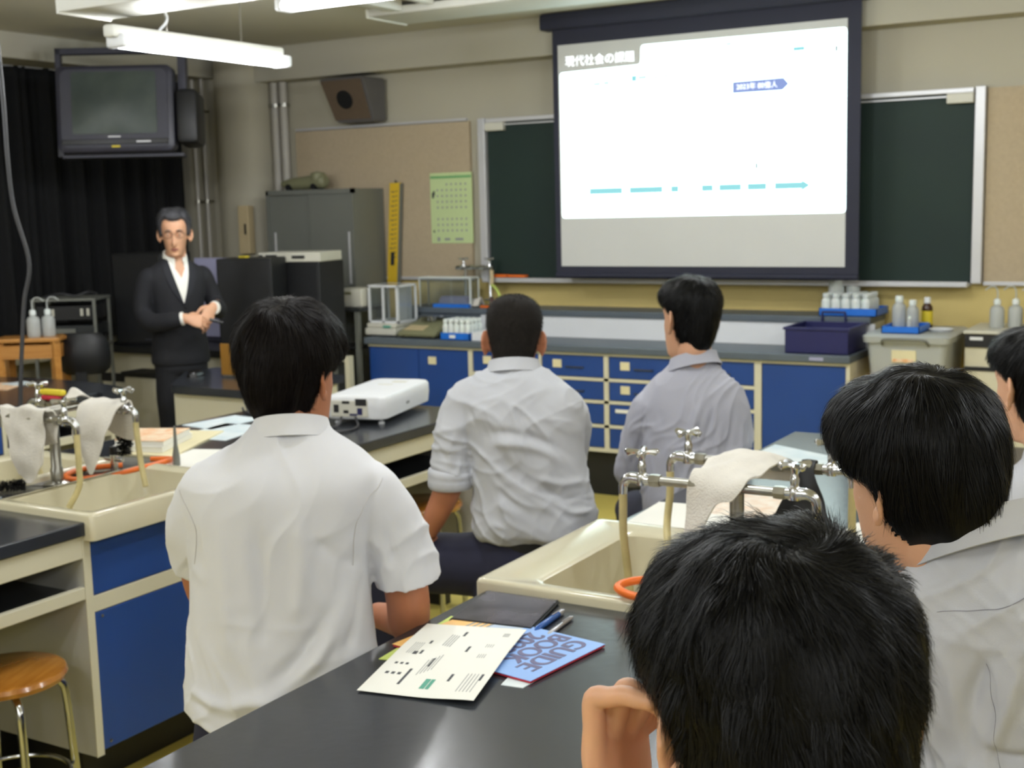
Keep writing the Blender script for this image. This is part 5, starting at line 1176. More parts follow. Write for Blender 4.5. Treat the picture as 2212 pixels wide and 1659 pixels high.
# ================================================================== PEOPLE
def combine(parts):
    V = []; F = []
    for v, f in parts:
        o = len(V); V += [tuple(x) for x in v]; F += [tuple(i+o for i in q) for q in f]
    return V, F
def fuse(parts, voxel, smooth=3, name='fused'):
    """voxel-union of closed shells, relaxed; returns a mesh in the same coordinates"""
    V, F = combine(parts)
    me = bpy.data.meshes.new(name); me.from_pydata(V, [], F)
    bm = bmesh.new(); bm.from_mesh(me); bmesh.ops.recalc_face_normals(bm, faces=bm.faces); bm.to_mesh(me); bm.free()
    o = bpy.data.objects.new('tmp', me); COL.objects.link(o)
    r = o.modifiers.new('r', 'REMESH'); r.mode = 'VOXEL'; r.voxel_size = voxel; r.use_smooth_shade = True
    if smooth:
        s = o.modifiers.new('s', 'SMOOTH'); s.iterations = smooth; s.factor = 0.5
    dg = bpy.context.evaluated_depsgraph_get(); dg.update()
    out = bpy.data.meshes.new_from_object(o.evaluated_get(dg))
    bpy.data.objects.remove(o); bpy.data.meshes.remove(me)
    out.polygons.foreach_set('use_smooth', [True]*len(out.polygons))
    return out
def getv(me):
    a = np.empty(len(me.vertices)*3); me.vertices.foreach_get('co', a); return a.reshape(-1, 3)
def getn(me):
    a = np.empty(len(me.vertices)*3); me.vertices.foreach_get('normal', a); return a.reshape(-1, 3)
def setv(me, a): me.vertices.foreach_set('co', a.ravel()); me.update()

class Frame:
    """local frame: x to the person's right, y forward, z up; angle a turns forward to the left of +Y"""
    def __init__(s, bx, by, a, z=0.0):
        s.b = np.array((bx, by, z)); a = math.radians(a); s.a = a
        s.R = np.array(((math.cos(a), -math.sin(a), 0), (math.sin(a), math.cos(a), 0), (0, 0, 1.0)))
    def __call__(s, p): return s.b+s.R@np.array(p, float)
    def many(s, A): return s.b+np.array(A, float)@s.R.T
    def inv(s, A): return (np.array(A, float)-s.b)@s.R

def interp_rows(rows, n):
    P = catmull([np.array(r, float) for r in rows], n); return np.array(P)
def body_loft(rows, n=56, seg=72, p=2.3):
    """rows: (z, xc, yc, rx, ryf, ryb)"""
    A = interp_rows(rows, n); rings = []
    for (z, xc, yc, rx, rf, rb) in A:
        r = []
        for t in np.linspace(0, 2*PI, seg, endpoint=False):
            c, s = math.cos(t), math.sin(t)
            r.append((xc+rx*math.copysign(abs(c)**(2/p), c), yc+(rf if s > 0 else rb)*math.copysign(abs(s)**(2/p), s), z))
        rings.append(r)
    return loft_vf(rings)
def loft_vf(rings):
    V = []; n = len(rings[0]); F = []
    for r in rings: V += list(r)
    for i in range(len(rings)-1):
        for j in range(n):
            k = (j+1) % n; F.append((i*n+j, i*n+k, (i+1)*n+k, (i+1)*n+j))
    F.append(tuple(reversed(range(n)))); F.append(tuple(range((len(rings)-1)*n, len(rings)*n)))
    return V, F
def sleeve(pts, radii, n=30, seg=28, hollow=True, wall=0.006, depth=0.035):
    P = catmull(pts, n); R = list(np.interp(np.linspace(0, len(radii)-1, n), range(len(radii)), radii))
    V, F = tube_vf(P, R, seg, cap=False)
    if hollow:
        d = P[-1]-P[-3]; d /= np.linalg.norm(d)
        P2 = [P[-1]+d*0.001, P[-1]-d*0.004, P[-1]-d*depth]; R2 = [R[-1]-wall*.4, R[-1]-wall, R[-1]-wall]
        V, F = tube_vf(P+P2, R+R2, seg, cap=True)
        return V, F
    return tube_vf(P, R, seg, True)

# ---- head: levels (z from ear line, y front, y back, half width)
HEAD = [(-.128, .050, -.010, .018), (-.122, .078, -.020, .034), (-.110, .091, -.030, .043), (-.092, .094, -.042, .050), (-.070, .094, -.056, .056), (-.045, .094, -.070, .061), (-.018, .092, -.082, .066),
        (.008, .091, -.091, .070), (.035, .096, -.097, .073), (.060, .094, -.098, .0745), (.085, .083, -.092, .070), (.105, .064, -.078, .059), (.119, .038, -.052, .042), (.126, .010, -.022, .018)]
def blob(levels, n=44, seg=96, p=2.15, y0=-.012, disp=None):
    A = interp_rows(levels, n); rings = []
    for (z, yf, yb, hw) in A:
        r = []; hw = max(hw, .004)
        for t in np.linspace(0, 2*PI, seg, endpoint=False):
            c, s = math.cos(t), math.sin(t)
            q = [hw*math.copysign(abs(c)**(2/p), c), y0+((yf-y0) if s > 0 else (y0-yb))*math.copysign(abs(s)**(2/p), s), z]
            if disp: q = disp(q)
            r.append(q)
        rings.append(r)
    return loft_vf(rings)
def face_disp(q):
    x, y, z = q
    if y > 0.02:
        g = lambda a, s: math.exp(-(a/s)**2)
        # nose: bridge to tip
        if -.062 < z < .03:
            k = max(0.0, min(1.0, (.03-z)/.075)); tip = g(z+.043, .014)
            y += (.004+.016*k)*g(x, .0085+.004*tip)+.006*tip*g(x, .014)
        y -= .008*g(abs(x)-.031, .016)*g(z-.004, .013)          # eye sockets
        y += .003*g(z-.028, .010)*g(abs(x)-.028, .022)          # brow ridge
        y += .0045*g(x, .022)*g(z+.071, .007)+.0045*g(x, .020)*g(z+.083, .006)  # lips
        y -= .003*g(z+.0775, .0022)*g(x, .022)
        y += .004*g(x, .02)*g(z+.11, .012)                      # chin
        y -= .004*g(z+.095, .006)*g(x, .03)
        y += .003*g(abs(x)-.045, .015)*g(z+.022, .018)          # cheekbones
    return [x, y, z]
def ear_parts(side, out=.026, sz=1.0):
    """an ear as a curled rim and a thin shell, rear edge standing off"""
    def P(a, k=1.0, push=0.0):
        u = .0175*math.cos(a)*k*sz; v = (.031*math.sin(a)*k-(.0 if math.sin(a) > 0 else .002))*sz
        if math.sin(a) < 0: u *= .72
        off = .0715+out*(.5-.5*math.cos(a)*k)+push
        return (side*off, -.006+u-.010, v-.004)
    rim = [P(a) for a in np.linspace(-PI*.62, PI*1.02, 22)] if False else [P(a) for a in np.linspace(.2, 2*PI-.5, 26)]
    V, F = tube_vf(rim, .0042*sz, 8)
    out_parts = [(V, F)]
    # shell
    rings = []
    for k in (0.98, 0.7, 0.35, 0.06):
        rings.append([P(a, k, -.002-.004*(1-k)) for a in np.linspace(0, 2*PI, 24, endpoint=False)])
    back = []
    for k in (0.06, 0.35, 0.7, 0.98):
        back.append([P(a, k, -.007-.010*(1-k)) for a in np.linspace(0, 2*PI, 24, endpoint=False)])
    out_parts.append(loft_vf(rings+back))
    # lobe and root
    out_parts.append(loft_vf([[(side*(.0745+out*.35)+.0055*math.cos(t)*(1 if k else .4), -.012+.0085*math.sin(t)*(1 if k in (1, 2) else .5), -.030*sz-.004+.008*(k-1.5)*-1) for t in np.linspace(0, 2*PI, 12, endpoint=False)] for k in range(4)]))
    out_parts.append(tube_vf([(side*.062, -.006, .008), (side*.078, -.012, .004)], [.014, .012], 12))
    return out_parts
class Head:
    def __init__(s, pos, a, pitch=0, roll=0, sc=.97):
        Rz = Matrix.Rotation(math.radians(a), 3, 'Z'); Rx = Matrix.Rotation(math.radians(pitch), 3, 'X'); Ry = Matrix.Rotation(math.radians(roll), 3, 'Y')
        s.M = np.array(Rz @ Rx @ Ry)*sc; s.pos = np.array(pos, float); s.sc = sc
    def many(s, A): return s.pos+np.array(A, float)@s.M.T
    def inv(s, A): return (np.array(A, float)-s.pos)@np.linalg.inv(s.M).T
    def __call__(s, p): return s.pos+s.M@np.array(p, float)
    def parts(s, ears=.026, esz=1.0):
        L = [blob(HEAD, 60, 120, disp=face_disp)]+ear_parts(1, ears, esz)+ear_parts(-1, ears, esz)
        return [(s.many(v), f) for v, f in L]
def neck(hd, base, r0=.052, r1=.062):
    a = hd((0, -.028, -.02)); b = hd((0, -.032, -.085)); return smooth_tube([a, b, (np.array(base)+b)/2, base, np.array(base)-np.array((0, 0, .05))], [r0*.95, r0, r0*1.0, r1, r1*1.15], 16, 24)

def hand_parts(wrist, d, n, s, curls, thumb=(0.6, 0.5), sc=1.0, spread=.05):
    """d finger direction, n palm normal, s towards the thumb; curls: 4 tuples of 3 joint angles"""
    d, n, s, wrist = [np.array(v, float) for v in (d, n, s, wrist)]
    d /= np.linalg.norm(d); n = n-d*np.dot(n, d); n /= np.linalg.norm(n); s = s-d*np.dot(s, d)-n*np.dot(s, n); s /= np.linalg.norm(s)
    parts = []
    rings = []
    for (l, w, t, off) in ((-.015, .024, .017, 0), (.0, .026, .018, 0), (.02, .033, .0165, .001), (.045, .040, .0155, .001), (.07, .041, .0135, 0), (.086, .039, .0115, 0), (.092, .034, .009, 0)):
        rings.append([wrist+d*l*sc+(s*w*math.cos(a)+n*t*math.sin(a))*sc+s*off for a in np.linspace(0, 2*PI, 28, endpoint=False)])
    parts.append(loft_vf(rings))
    L = [(.044, .027, .021), (.048, .030, .022), (.045, .028, .022), (.036, .021, .019)]
    for i in range(4):
        o = (.029-.0193*i)*sc; base = wrist+d*(.080-.003*abs(i-1)-.004*(i == 3))*sc+s*o
        di = d+s*spread*(1.5-i); di /= np.linalg.norm(di)
        pts = [base-di*.02*sc, base]; rad = [.0095, .0098]; ang = 0; p = base
        for k in range(3):
            ang += curls[i][k]; v = di*math.cos(ang)+n*math.sin(ang); m = p+v*L[i][k]*sc*.5; p = p+v*L[i][k]*sc
            pts += [m, p]; rad += [(.0088, .0078, .0070)[k], (.0086, .0076, .0058)[k]]
        sc_r = sc*(1 if i < 3 else .88)
        V, F = smooth_tube(pts, [r*sc_r for r in rad], 36, 14); parts.append((V, F)); 
        tip = pts[-1]; parts.append(sphere_vf(tip, .0062*sc_r))
    # thumb from the side of the palm
    b0 = wrist+d*.018*sc+s*.022*sc+n*.008*sc; t1 = b0+(s*.75+d*.75+n*thumb[0])*.030*sc
    t2 = t1+(s*.45*(1-thumb[1])+d*1.0+n*thumb[0]*1.0)*.028*sc; t3 = t2+(d*1.0+n*thumb[1]*1.1-s*.1)*.022*sc
    V, F = smooth_tube([b0, t1, t2, t3], [.0165*sc, .0130*sc, .0105*sc, .0080*sc], 26, 16); parts.append((V, F)); parts.append(sphere_vf(t3, .0082*sc))
    return parts
def sphere_vf(c, r, n=10, m=14, sx=1, sy=1, sz=1):
    rings = []
    for i in range(1, n):
        a = PI*i/n; rings.append([(c[0]+r*sx*math.sin(a)*math.cos(t), c[1]+r*sy*math.sin(a)*math.sin(t), c[2]-r*sz*math.cos(a)) for t in np.linspace(0, 2*PI, m, endpoint=False)])
    return loft_vf(rings)

# ---- cloth relief
def relief(me, fr, folds, waves=(), grain=0.0, gain=1.0, crinkle=()):
    """folds: (polyline in the person's frame, width, height); waves: (kx, ky, kz, amp, phase)"""
    P = getv(me); N = getn(me); Lc = fr.inv(P); D = np.zeros(len(P))
    for pl, w, h in folds:
        pl = np.array(catmull(pl, max(8, 6*len(pl))) if len(pl) > 2 else pl, float)
        best = np.full(len(P), 1e9); tt = np.zeros(len(P)); tot = len(pl)-1
        for i in range(tot):
            a, b = pl[i], pl[i+1]; ab = b-a; t = np.clip(((Lc-a)@ab)/(ab@ab+1e-12), 0, 1)
            dd = np.linalg.norm(Lc-(a+t[:, None]*ab), axis=1); m = dd < best; best[m] = dd[m]; tt[m] = (i+t[m])/tot
        taper = np.clip(np.sin(np.clip(tt, .0, 1)*PI)*1.6+.12, 0, 1)
        D += h*np.exp(-(best/w)**2)*taper
    for kx, ky, kz, am, ph in waves:
        warp = 0.6*np.sin(Lc[:, 2]*9+ph)+.5*np.sin(Lc[:, 0]*13+ph*2)
        D += am*np.sin(Lc[:, 0]*kx+Lc[:, 1]*ky+Lc[:, 2]*kz+ph+warp)
    if grain:
        for i in range(len(P)):
            D[i] += grain*noise.noise(Vector((Lc[i, 0]*16, Lc[i, 1]*16, Lc[i, 2]*7)))
    D *= gain
    for ang, fa, fl, am in crinkle:
        c_, s_ = math.cos(math.radians(ang)), math.sin(math.radians(ang)); x, y, z = Lc[:, 0]-Lc[:, 1]*.5, Lc[:, 1], Lc[:, 2]
        U = (x*c_+z*s_); W_ = (-x*s_+z*c_)
        wob = .025*np.sin(U*17+ang)+.018*np.sin(z*29+x*11)
        for i in range(len(P)):
            q = noise.noise(Vector(((W_[i]+wob[i])*fa, U[i]*fl, y[i]*fl)))
            D[i] += am*((1-min(1, 2.2*abs(q)))**2-.35)
    setv(me, P+N*D[:, None])
def proj_line(me, fr, pl, r, name, m, parent, n=60, frm='back'):
    """a thin seam following the surface"""
    bvh = BVHTree.FromPolygons([v.co[:] for v in me.vertices], [p.vertices[:] for p in me.polygons])
    pts = []
    for q in catmull(pl, n):
        w = fr(q); loc, nr, idx, dist = bvh.find_nearest(Vector(w))
        pts.append(np.array(loc)+np.array(nr)*r*.6)
    A = np.array(pts)
    for _ in range(6): A[1:-1] = (A[:-2]+A[1:-1]+A[2:])/3
    pts = [p+0 for p in A]
    b = MB(); b.tube(pts, r, 6); return b.build(name, m, parent, smooth=True)

# ---- hair
def strands(me, hd, n, length, width, flow, lift=.25, steps=5, seed=1, clump=.3, freq=60, keep=None, out=0.0, droop=0.0, kink=0.0):
    rng = np.random.default_rng(seed)
    V0 = getv(me); me.calc_loop_triangles()
    T = np.array([t.vertices[:] for t in me.loop_triangles])
    A, B, C = V0[T[:, 0]], V0[T[:, 1]], V0[T[:, 2]]
    ar = np.linalg.norm(np.cross(B-A, C-A), axis=1); cdf = np.cumsum(ar)/ar.sum()
    idx = np.searchsorted(cdf, rng.random(int(n*1.6))); u, v = rng.random(len(idx)), rng.random(len(idx)); f = u+v > 1; u[f], v[f] = 1-u[f], 1-v[f]
    P = A[idx]+(B[idx]-A[idx])*u[:, None]+(C[idx]-A[idx])*v[:, None]
    if keep is not None: P = P[keep(hd.inv(P))]
    P = P[:n]; n = len(P)
    bvh = BVHTree.FromPolygons([tuple(v) for v in V0], [tuple(t) for t in T])
    ln = length*(.6+.7*rng.random(n)); lf = lift*(.4+1.2*rng.random(n)); rnd = rng.normal(size=(n, 3))
    pts = []; nrm = []; Q = P.copy()
    cell = np.floor(hd.inv(P)*freq)
    h = np.sin(cell@np.array((127.1, 311.7, 74.7)))*43758.5; cl = np.stack([np.modf(np.abs(h)*k)[0]-.5 for k in (1, 1.7, 2.3)], 1)
    for k in range(steps+1):
        Nn = np.empty((n, 3)); S = np.empty((n, 3))
        for i in range(n):
            l, nn, _, d = bvh.find_nearest(Q[i]); S[i] = l; Nn[i] = nn
        below = np.einsum('ij,ij->i', Q-S, Nn) < .0006
        Q[below] = S[below]+Nn[below]*.0008
        pts.append(Q.copy()); nrm.append(Nn)
        L = hd.inv(Q); fl = flow(L)@hd.M.T; fl -= Nn*np.einsum('ij,ij->i', fl, Nn)[:, None]; fl /= np.linalg.norm(fl, axis=1)[:, None]+1e-9
        d = fl+cl*clump+rnd*.06+Nn*(lf*(1-k*.16))[:, None]+np.array((0, 0, -droop))*(k/steps)
        if kink: d += kink*np.sin(k*1.9+cl*40)
        d /= np.linalg.norm(d, axis=1)[:, None]+1e-9
        Q = Q+d*(ln/steps)[:, None]
    V = np.empty((n, steps+1, 2, 3)); wdt = width*(.6+.8*rng.random(n))
    for k in range(steps+1):
        a = pts[min(k+1, steps)]-pts[max(k-1, 0)]; w = np.cross(a, nrm[k]+rnd*.25); w /= np.linalg.norm(w, axis=1)[:, None]+1e-9
        tw = (1-(k/steps)**2*.92)*(.75 if k == 0 else 1)
        V[:, k, 0] = pts[k]-w*wdt[:, None]*tw/2; V[:, k, 1] = pts[k]+w*wdt[:, None]*tw/2
    V = V.reshape(-1, 3)
    base = (np.arange(n)*(steps+1)*2)[:, None]; Fs = []
    for k in range(steps): Fs.append(np.stack([base[:, 0]+2*k, base[:, 0]+2*k+1, base[:, 0]+2*k+3, base[:, 0]+2*k+2], 1))
    Fq = np.concatenate(Fs)
    m = bpy.data.meshes.new('hair_strands'); m.vertices.add(len(V)); m.vertices.foreach_set('co', V.ravel())
    m.loops.add(len(Fq)*4); m.loops.foreach_set('vertex_index', Fq.ravel().astype(np.int32)); m.polygons.add(len(Fq))
    m.polygons.foreach_set('loop_start', np.arange(0, len(Fq)*4, 4, dtype=np.int32)); m.polygons.foreach_set('loop_total', np.full(len(Fq), 4, dtype=np.int32))
    m.update(calc_edges=True); m.polygons.foreach_set('use_smooth', [True]*len(m.polygons))
    return m
def add_mesh(a, b):
    bm = bmesh.new(); bm.from_mesh(a); bm.from_mesh(b); out = bpy.data.meshes.new('hair'); bm.to_mesh(out); bm.free(); return out
BOWL = [(-.108, -.060, -.084, .040), (-.098, -.050, -.096, .054), (-.075, -.036, -.108, .067), (-.048, -.016, -.116, .077), (-.024, .002, -.121, .086), (.000, .030, -.124, .093), (.024, .075, -.125, .097), (.045, .106, -.125, .098),
        (.070, .114, -.122, .097), (.095, .106, -.113, .090), (.118, .085, -.096, .077), (.135, .057, -.070, .057), (.146, .025, -.040, .034), (.149, .004, -.018, .012)]
BOWL1 = [(-.092, -.066, -.082, .034), (-.082, -.062, -.094, .046), (-.066, -.054, -.106, .056), (-.046, -.044, -.115, .063), (-.026, -.032, -.121, .070), (-.008, -.016, -.124, .078), (.010, .012, -.126, .088), (.026, .055, -.126, .096), (.044, .098, -.126, .099),
         (.070, .112, -.123, .098), (.095, .106, -.114, .091), (.118, .085, -.097, .078), (.135, .057, -.071, .058), (.146, .025, -.040, .034), (.149, .004, -.018, .012)]
BOWL4 = [(-.086, -.074, -.092, .032), (-.078, -.070, -.104, .046), (-.062, -.062, -.116, .060), (-.044, -.050, -.123, .070), (-.024, -.034, -.128, .079), (-.004, -.010, -.131, .088), (.014, .024, -.132, .096), (.030, .070, -.132, .100), (.044, .100, -.132, .101),
         (.066, .112, -.130, .101), (.092, .110, -.120, .095), (.116, .088, -.102, .082), (.134, .058, -.074, .060), (.146, .025, -.040, .034), (.149, .004, -.018, .012)]
SHORT = [(-.098, -.066, -.082, .030), (-.086, -.056, -.094, .045), (-.062, -.046, -.103, .057), (-.036, -.034, -.109, .066), (-.010, -.020, -.113, .0725), (.014, .004, -.115, .079), (.032, .050, -.116, .085), (.046, .092, -.116, .088),
         (.070, .107, -.113, .089), (.095, .100, -.104, .083), (.115, .078, -.088, .070), (.130, .050, -.062, .050), (.139, .020, -.032, .026), (.141, .002, -.015, .010)]
BUZZ = [(-.090, -.062, -.076, .034), (-.078, -.052, -.085, .047), (-.055, -.046, -.092, .056), (-.030, -.040, -.096, .063), (-.006, -.032, -.099, .0685), (.014, -.004, -.102, .074), (.034, .040, -.104, .078), (.050, .080, -.105, .080),
        (.070, .095, -.102, .0785), (.090, .086, -.094, .073), (.109, .066, -.079, .061), (.122, .040, -.054, .043), (.130, .014, -.024, .020), (.131, .002, -.012, .008)]
GREY = [(-.060, -.062, -.086, .040), (-.045, -.046, -.096, .058), (-.022, -.026, -.102, .0705), (.002, -.004, -.106, .077), (.022, .030, -.108, .081), (.042, .052, -.109, .0835), (.060, .068, -.108, .0845), (.078, .094, -.106, .083),
        (.096, .092, -.098, .077), (.114, .076, -.084, .066), (.128, .048, -.060, .047), (.136, .018, -.030, .024), (.138, .002, -.014, .010)]
def whorl_flow(w, swirl=.5, down=.0):
    w = np.array(w)
    def f(L):
        d = L-w; d /= np.linalg.norm(d, axis=1)[:, None]+1e-9
        r = np.linalg.norm(L-w, axis=1)[:, None]
        t = np.cross(np.array((0, -.3, 1.0)), d); return d+t*swirl*np.exp(-(r/.05)**2)+np.array((0, 0, -1.0))*down
    return f
def make_hair(root, hd, levels, m, n, length, width, flow, lift, clump, freq, seed, voxel=.004, lump=.003, steps=5, keep=None, droop=0, kink=0, name='hair'):
    v, f = blob(levels, 50, 110, p=2.1)
    me = fuse([(hd.many(v), f)], voxel, 2)
    P = getv(me); N = getn(me); L = hd.inv(P)
    for i in range(len(P)):
        q = L[i]; P[i] += N[i]*lump*noise.noise(Vector((q[0]*28, q[1]*28, q[2]*9+q[1]*10)))*1.5
    setv(me, P)
    if n:
        st = strands(me, hd, n, length, width, flow, lift, steps, seed, clump, freq, keep, droop=droop, kink=kink)
        me = add_mesh(me, st)
    return link_mesh(name, me, m, root)

def make_hairline(root, hd, m, thick, zfun, n, length, width, flow, lift, seed, name='hair', lump=.002):
    """hair that follows the skull down to a hairline given as height over azimuth (0 = brow, 180 = nape)"""
    def disp(q):
        x, y, z = q; az = abs(math.degrees(math.atan2(x, y+.012))); zh = zfun(az)
        k = max(0.0, min(1.0, (z-zh+.004)/.008)); r = math.hypot(x, y+.012)+1e-6
        t = thick*(1+.35*max(0, z)/.12)*k-.007*(1-k)
        return [x*(r+t)/r, (y+.012)*(r+t)/r-.012, z+(t*max(0, (z-.04)/.085) if z > .04 else 0)]
    v, f = blob(HEAD, 90, 150, disp=disp)
    me = fuse([(hd.many(v), f)], .0026, 1)
    P = getv(me); N = getn(me); L = hd.inv(P)
    for i in range(len(P)):
        q = L[i]; P[i] += N[i]*lump*noise.noise(Vector((q[0]*40, q[1]*18, q[2]*18)))*1.5*(1 if q[2] > zfun(abs(math.degrees(math.atan2(q[0], q[1]+.012))))+.006 else 0)
    setv(me, P)
    keep = lambda A: A[:, 2] > np.array([zfun(abs(math.degrees(math.atan2(a[0], a[1]+.012))))+.004 for a in A])
    st = strands(me, hd, n, length, width, flow, lift, 4, seed, .25, 80, keep)
    return link_mesh(name, add_mesh(me, st), m, root)
def collar_ring(fr, c, rx, ry, h, tilt, m, root, name='collar', flare=.012, fold=True, th=.003, gap=0.0, lean=(0, 0), tx=0.0):
    """a shirt collar: a band that folds over; open by 'gap' radians at the front"""
    prof = [(0, 0), (.002, h*.5), (.003, h), (.005+th, h+.002), (.008+th, h*.6), (flare+th, -.004)] if fold else [(0, 0), (.001, h), (th+.001, h), (th, 0)]
    back = [] if not fold else [(flare+th+.0025, -.003), (.0105+th, h*.62), (.006+th, h+.005), (.002, h+.0045), (-.002, h*.5), (-.003, 0)]
    prof = prof+back
    rings = []
    ts = np.linspace(PI/2+gap/2, PI/2+2*PI-gap/2, 60, endpoint=gap > 0) if gap > 0 else np.linspace(0, 2*PI, 60, endpoint=False)
    for t in ts:
        r = []
        for (o, z) in prof:
            x = (rx+o)*math.cos(t)+lean[0]*z; y = (ry+o)*math.sin(t)+lean[1]*z
            r.append(fr((c[0]+x, c[1]+y, c[2]+z-tilt*y+tx*x)))
        rings.append(r)
    b = MB(); n = len(prof); V = [p for r in rings for p in r]; F = []
    cnt = len(rings) if gap == 0 else len(rings)-1
    for i in range(cnt):
        for j in range(n): F.append((i*n+j, i*n+(j+1) % n, ((i+1) % len(rings))*n+(j+1) % n, ((i+1) % len(rings))*n+j))
    if gap > 0: F.append(tuple(range(n))); F.append(tuple(reversed(range((len(rings)-1)*n, len(rings)*n))))
    b.raw(V, F); return b.build(name, m, root, smooth=True, angle=60)

def legs_seated(fr, root, seat, hips, knees, feet, m, r=(.088, .075, .062, .052), name='trousers', pelvis=None, shoes='shoe'):
    parts = [body_loft(pelvis or [(seat-.01, 0, -.01, .10, .08, .08), (seat+.01, 0, -.01, .15, .11, .11), (seat+.06, 0, 0, .165, .115, .115), (seat+.13, 0, 0, .155, .10, .105), (seat+.18, 0, 0, .14, .09, .095)], 24, 48)]
    for s in range(2):
        parts.append(smooth_tube([hips[s], (np.array(hips[s])+np.array(knees[s]))/2, knees[s]], [r[0], r[0]*.96, r[1]], 20, 24)); parts.append(sphere_vf(knees[s], r[1]*1.01, 10, 18))
        k = np.array(knees[s]); f = np.array(feet[s]); parts.append(smooth_tube([k, k*.55+f*.45, f+np.array((0, 0, .07))], [r[1]*.98, r[2], r[3]], 20, 20))
    parts = [(fr.many(v), f) for v, f in parts]
    me = fuse(parts, .008, 2)
    relief(me, fr, [], [(0, 30, 40, .0015, .4), (40, 0, 25, .0015, 1.7)])
    link_mesh(name, me, m, root)
    for s in range(2):
        f = np.array(feet[s]); rings = [[(f[0]+w*math.cos(a), f[1]+.02+l*math.sin(a)+o, z) for a in np.linspace(0, 2*PI, 24, endpoint=False)] for (z, w, l, o) in ((.0, .038, .115, .03), (.012, .042, .122, .03), (.035, .042, .118, .03), (.06, .036, .075, .0), (.085, .030, .045, -.02))]
        v, F = loft_vf(rings); b = MB(); b.raw(fr.many(v), F); b.build('shoe', M[shoes], root, smooth=True)

def person(fr, label):
    return thing('person', (fr.b[0], fr.b[1], 0), label, 'person')
def belt_ring(fr, root, z, xc, rx, ry, h=.03, m='belt', yc=0):
    ring = lambda r, zz: [fr((xc+(rx+r)*math.cos(t), yc+(ry+r)*math.sin(t), zz)) for t in np.linspace(0, 2*PI, 48, endpoint=False)]
    b = MB(); b.loft([ring(-.006, z), ring(.004, z), ring(.004, z+h), ring(-.006, z+h)], cap=True); return b.build('belt', M[m], root, smooth=True)

RELAX = [(.25, .5, .3), (.3, .55, .35), (.35, .6, .35), (.4, .6, .35)]

# ---------------------------------------------------------------- boy in the white polo shirt (front left)
fr = Frame(-1.571, 1.780, 36)
root = person(fr, 'boy with thick dark hair in a white short-sleeved polo shirt, back to us')
hd = Head(fr((.033, .080, 1.288)), 4, -4, 0, .985)
core = [body_loft([(.55, 0, 0, .13, .08, .08), (.8, 0, 0, .14, .09, .09), (1.02, 0, 0, .15, .09, .09), (1.10, .01, 0, .13, .075, .075), (1.15, .02, .01, .08, .055, .055)], 24, 40)]
arms = [smooth_tube([(.165, 0, 1.08), (.205, .015, .98), (.232, .035, .88), (.236, .065, .80), (.225, .16, .765), (.17, .30, .735)], [.045, .046, .043, .042, .036, .027], 40, 20),
        smooth_tube([(-.145, 0, 1.08), (-.155, .04, .98), (-.160, .10, .885), (-.150, .14, .84), (-.12, .22, .80), (-.07, .33, .745)], [.042, .042, .039, .038, .034, .026], 40, 20)]
hands = hand_parts((.17, .30, .735), (-.5, .8, -.15), (-.2, 0, -1), (-.8, -.4, .1), RELAX, (.5, .4))+hand_parts((-.07, .32, .745), (.3, .9, -.2), (.1, 0, -1), (.8, -.3, .1), RELAX, (.5, .4))
me = fuse([(fr.many(v), f) for v, f in core+arms+hands]+hd.parts(.022)+[neck(hd, fr((.02, .015, 1.14)))], .0038, 3)
link_mesh('body', me, M['skin2'], root)
TR = [(.640, .0, .0, .120, .08, .09), (.650, .0, .0, .182, .125, .135), (.665, .0, .0, .190, .130, .142), (.70, .0, .0, .190, .128, .140), (.78, -.002, .0, .178, .118, .128), (.88, -.002, .0, .168, .112, .120), (.97, .002, .0, .167, .112, .122),
      (1.03, .008, .0, .176, .112, .124), (1.08, .012, .0, .187, .106, .120), (1.115, .014, .0, .182, .094, .108), (1.142, .016, .002, .155, .082, .092), (1.165, .019, .006, .118, .072, .078), (1.185, .022, .012, .086, .064, .068), (1.20, .025, .018, .070, .060, .062), (1.212, .026, .022, .060, .055, .055)]
sl_ = [sleeve([(.12, 0, 1.085), (.160, 0, 1.075), (.195, .005, 1.025), (.220, .014, .965), (.238, .022, .890)], [.052, .064, .066, .062, .063]), sleeve([(-.10, 0, 1.085), (-.130, 0, 1.07), (-.150, .02, 1.02), (-.160, .055, .975), (-.163, .085, .940)], [.050, .056, .055, .053, .056])]
me = fuse([(fr.many(v), f) for v, f in [body_loft(TR, 70, 90)]+sl_], .0045, 4)
Y = -.12
